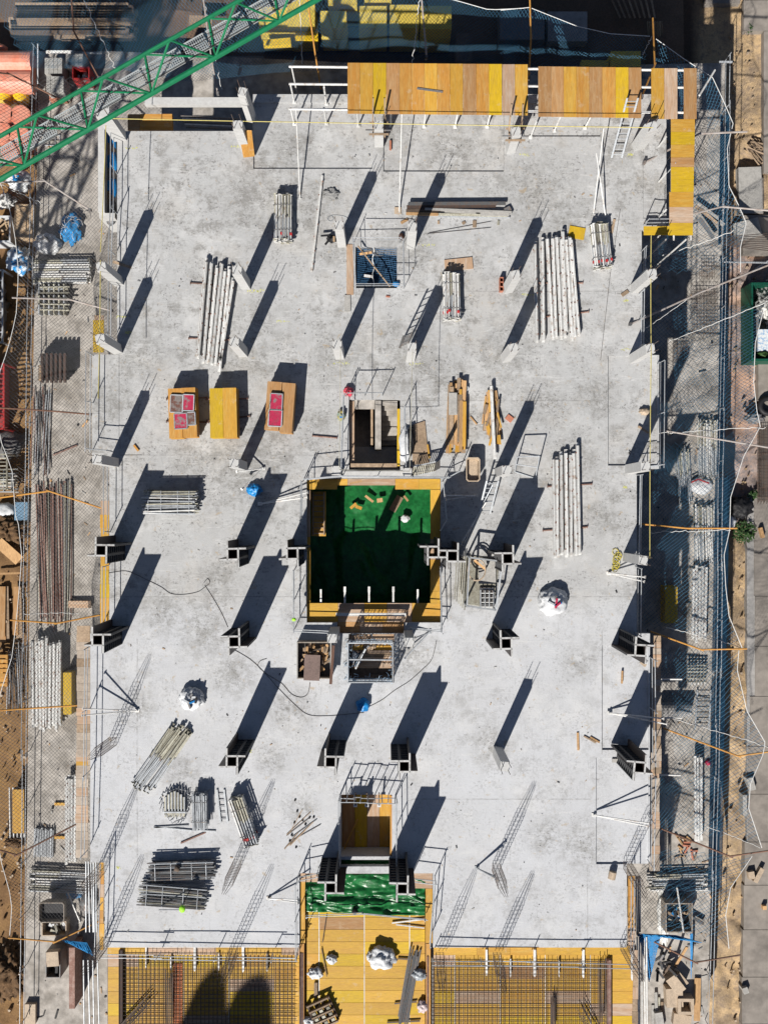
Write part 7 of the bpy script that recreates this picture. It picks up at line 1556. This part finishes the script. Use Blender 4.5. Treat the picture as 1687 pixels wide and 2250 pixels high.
# stones, chunks on sand
rs=random.Random(17); stm=MB(); M_SANDST=mat('sandstone_lump',(.40,.29,.18),.9,.2,6)
for k in range(350,900):
    s_=.02+.07*rs.random()**2.5
    if k<600: px_=rs.uniform(1590,1660); py_=rs.uniform(0,2250)
    else: px_=rs.uniform(1,62); py_=rs.uniform(650,2250)
    c=P(px_,py_,-9.28 if k<600 else -7.42); an=rs.uniform(0,3); q=[(c.x+s_*math.cos(an+j*1.26)*rs.uniform(.6,1.1),c.y+s_*math.sin(an+j*1.26)*rs.uniform(.6,1.1)) for j in range(5)]; stm.prism(q,c.z-.15,c.z+s_*.8,(M_BEIGE,M_SANDST,M_SANDST)[k%3] if k<600 else (M_BEIGE,M_SOILH)[k%2])
tag(obj('stones',stm,None),'loose stones and clods scattered over the soil beside the podium','stones',kind='stuff')
pd=MB(); rs=random.Random(29); nn_=0
while nn_<700:
    if nn_%2: px_=rs.uniform(85,235); py_=rs.uniform(260,2250)
    else: px_=rs.uniform(1440,1565); py_=rs.uniform(300,2250)
    nn_+=1; c=P(px_,py_,PZ); s_=.015+.07*rs.random()**3; an=rs.uniform(0,3); pd.rect((c.x,c.y),an,s_*rs.choice((1,1.5,5)),s_,PZ+.003,PZ+.003+s_*.6,(M_BLACK,M_OLDTIM,M_BLOCK,M_TIMBER,M_STEEL)[rs.randrange(5)])
tag(obj('podium_litter',pd,None),'small chips and rubbish littering the low podium','litter',kind='stuff')
GQ='concrete pieces on the right ground'
for (t,x,y,w_,l_,ang,lab,m) in (('C',1555,1150,1.1,2.2,2,'big broken concrete slab lying on the sand at the upper right',M_BLOCK),('C',1540,1390,1.2,.9,15,'second broken slab piece below the big one at the upper right',M_BLOCK),('L',1600,755,.22,.75,-28,'beige block standing on the road slabs at the right',M_BEIGE),('L',1555,755,.3,.35,10,'small beige piece left of the standing block on the road',M_BEIGE),('L',1520,1455,.25,.3,20,'small pale stone at the road edge, lower right',M_BLOCK),('L',1515,330,.2,1.0,0,'narrow pale kerb piece at the road edge, lower right',M_BLOCK),('L',1555,200,.3,.6,15,'grey kerb piece near the road edge below the lowest orange arm',M_BLOCK),('I',1620,195,.14,.5,15,'thin wood piece lying on the road slabs at the right',M_TIMBER),('L',1635,952,.18,.18,0,'tiny yellow cube on the road slabs at the right',M_TIMBER)):
    c=Q(t,x,y,GZR+.45); mb=MB(); mb.rect((c.x,c.y),rad(ang),w_,l_,GZR-.1,GZR+.5 if w_<1 else GZR+.35); single('concrete_piece',mb,m,lab,'concrete piece',GQ)
heap('C',1530,890,1640,960,16,.8,GZR+.1,'heap of dark brushwood on the sand at the upper right',.5,1.3,[M_OLDTIM,M_DARKTIM],23,.04,.04,3,'brushwood_heap','branch',8,'brushwood heap')
for i,(x0,y0,x1,y1,l) in enumerate(((1240,1325,1330,1455,'dark plank lying across the net, upper right podium'),(1300,1290,1390,1370,'grey plank lying slanted on the upper right podium'),(1215,1250,1350,1350,'thin brown batten on the upper right podium'))):
    mb=MB(); mb.bar(Q('C',x0,y0,PZ+.5),Q('C',x1,y1,PZ+.5),.16,.06); single('plank',mb,(M_STEEL,M_BLOCK,M_OLDTIM)[i],l,'plank')
mb=MB(); 
for k in range(9): mb.bar(Q('C',1390,1440+6*k,-6.2),Q('C',1690,1415+14*k,GZR+.6),.03,.03)
tag(obj('thin_bars',mb,M_REBAR),'thin steel bars fanned out over the gravel at the right','steel bars',kind='stuff')
for (x0,y0,x1,y1,l) in ((1360,70,1660,75,'pale tube from the podium rail to the right edge, upper'),(1560,1650,1680,1570,'brown pole on the ground at the right edge')):
    mb=MB(); mb.tube([Q('F' if y0<100 else 'C',x0,y0,-6 if y0<100 else -9),Q('F' if y0<100 else 'C',x1,y1,-6.3 if y0<100 else -9)],.04,6); single('thin_tube',mb,M_GALV,l,'tube')
# rusty net arms' trench strip: low concrete kerb
# top side: yellow packs, dark timber stacks
GY='yellow wrapped insulation packs north of the building'
for i,(x0,y0,x1,y1,zt,l) in enumerate(((50,38,232,172,-5.0,'yellow pack at the far left of the top row beside the jib'),(226,-10,392,155,-4.7,'yellow pack at the top, second from the left'),(423,62,585,170,-5.0,'yellow pack at the top, third from the left'),(658,32,832,170,-4.9,'yellow pack at the top, left of the large pair'),(843,28,1026,172,-4.9,'yellow pack at the top, first of the large pair'),(1030,32,1224,176,-4.9,'yellow pack at the top, rightmost in the row'),(470,-60,650,10,-5,'yellow pack cut by the top frame edge'),(690,-50,860,5,-5,'orange banded pack cut by the top frame edge'))):
    a=Q('B',x0,y0,zt); b=Q('B',x1,y1,zt); T=thing('insulation_pack',l,'insulation pack',((a.x+b.x)/2,(a.y+b.y)/2,GZ),GY); n=6; hh=(zt-GZ-.15)/n
    for k in range(n):
        mb=MB(); mb.box(a.x+R.uniform(0,.03),b.y+R.uniform(0,.03),GZ+.15+k*hh,b.x-R.uniform(0,.03),a.y-R.uniform(0,.03),GZ+.15+(k+1)*hh-.012); obj('batt',mb,M_FOAM,T)
    mb=MB(); mb.box(a.x,b.y,GZ,b.x,a.y,GZ+.14); obj('pallet_base',mb,M_DARKTIM,T)
for (x0,y0,x1,y1,ang,l) in ((80,235,245,272,5,'bright yellow bundle below the leftmost yellow pack'),(272,190,410,225,-1,'bright yellow bundle below the second yellow pack')): mbox('B',x0,y0,x1,y1,-5.6,-5.2,ang,M_FOAM2,'yellow_bundle',l,'bundle')
mbox('C',705,310,885,400,GZ,-5.9,0,M_FOAM,'yellow_pack','pale yellow pack showing under the net at the top right','pack'); mbox('C',525,365,690,402,GZ,-6.2,-1,M_FOAM,'yellow_pack','darker yellow pack beside the pale one at the top right','pack')
for (t,x0,y0,x1,y1,z0,n,l) in (('A',95,30,800,110,-5.6,6,'stack of long dark timbers at the top left, upper rows'),('A',60,118,790,185,-6.2,5,'stack of long dark timbers at the top left, lower rows')):
    T=thing('timber_stack',l,'timber stack',Q(t,(x0+x1)/2,(y0+y1)/2,GZ))
    for k in range(n):
        for lay in range(4):
            y=y0+(y1-y0)*k/(n-1); mb=MB(); a=Q(t,x0+R.uniform(-20,20),y,z0); b=Q(t,x1+R.uniform(-30,20),y,z0); zt=z0-.32*lay; a.z=b.z=zt-.1; mb.bar(a,b,.22,.2); obj('timber',mb,(M_OLDTIM,M_DARKTIM,M_OLDTIM)[(k+lay)%3],T)
for (x0,y0,x1,y1,l,m) in ((70,205,520,232,'pale broken board lying below the dark timber stacks',M_OLDTIM),(1150,95,1290,160,'brown sheet beside the net at the top left',M_OLDTIM)): mbox('A',x0,y0,x1,y1,-6.6,-6.5,-3,m,'old_board',l,'board')
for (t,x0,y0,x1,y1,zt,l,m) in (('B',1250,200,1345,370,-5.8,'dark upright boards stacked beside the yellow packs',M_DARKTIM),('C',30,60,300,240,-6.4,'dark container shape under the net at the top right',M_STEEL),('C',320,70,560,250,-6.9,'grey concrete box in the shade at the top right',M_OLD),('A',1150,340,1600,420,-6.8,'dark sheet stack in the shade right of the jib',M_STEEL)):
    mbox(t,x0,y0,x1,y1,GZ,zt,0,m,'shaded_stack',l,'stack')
T=thing('shaded_bars','fan of dark bars lying in the shade at the top right','bars',Q('C',800,50,GZ))
for k in range(8):
    mb=MB(); mb.bar(Q('C',700+35*k,-20,GZ+.4),Q('C',760+30*k,110,GZ+.3),.08,.05); obj('bar',mb,M_OLDTIM,T)
T=thing('starter_cage','cluster of thin starter bars in the shade at the top right','rebar',Q('C',975,190,GZ))
for k in range(10):
    mb=MB(); mb.tube([Q('C',930+9*k,220,GZ+.1),Q('C',925+10*k,130,GZ+1.6)],.014,4); obj('rebar',mb,M_DULL,T)
# concrete patches near the shade on top left podium
mbox('A',600,370,830,560,PZ-.02,PZ+.02,0,M_OLD,'concrete_patch','grey concrete patch beside the jib at the upper left','concrete patch')
# post of tall fence top right corner
mb=MB(); mb.bar(Q('C',1360,377,-5.2),Q('C',1440,377,-5.2),.08,.06); single('rail_head_bar',mb,M_GALV,'pale cross bar on the rail post at the upper right podium corner','bar')
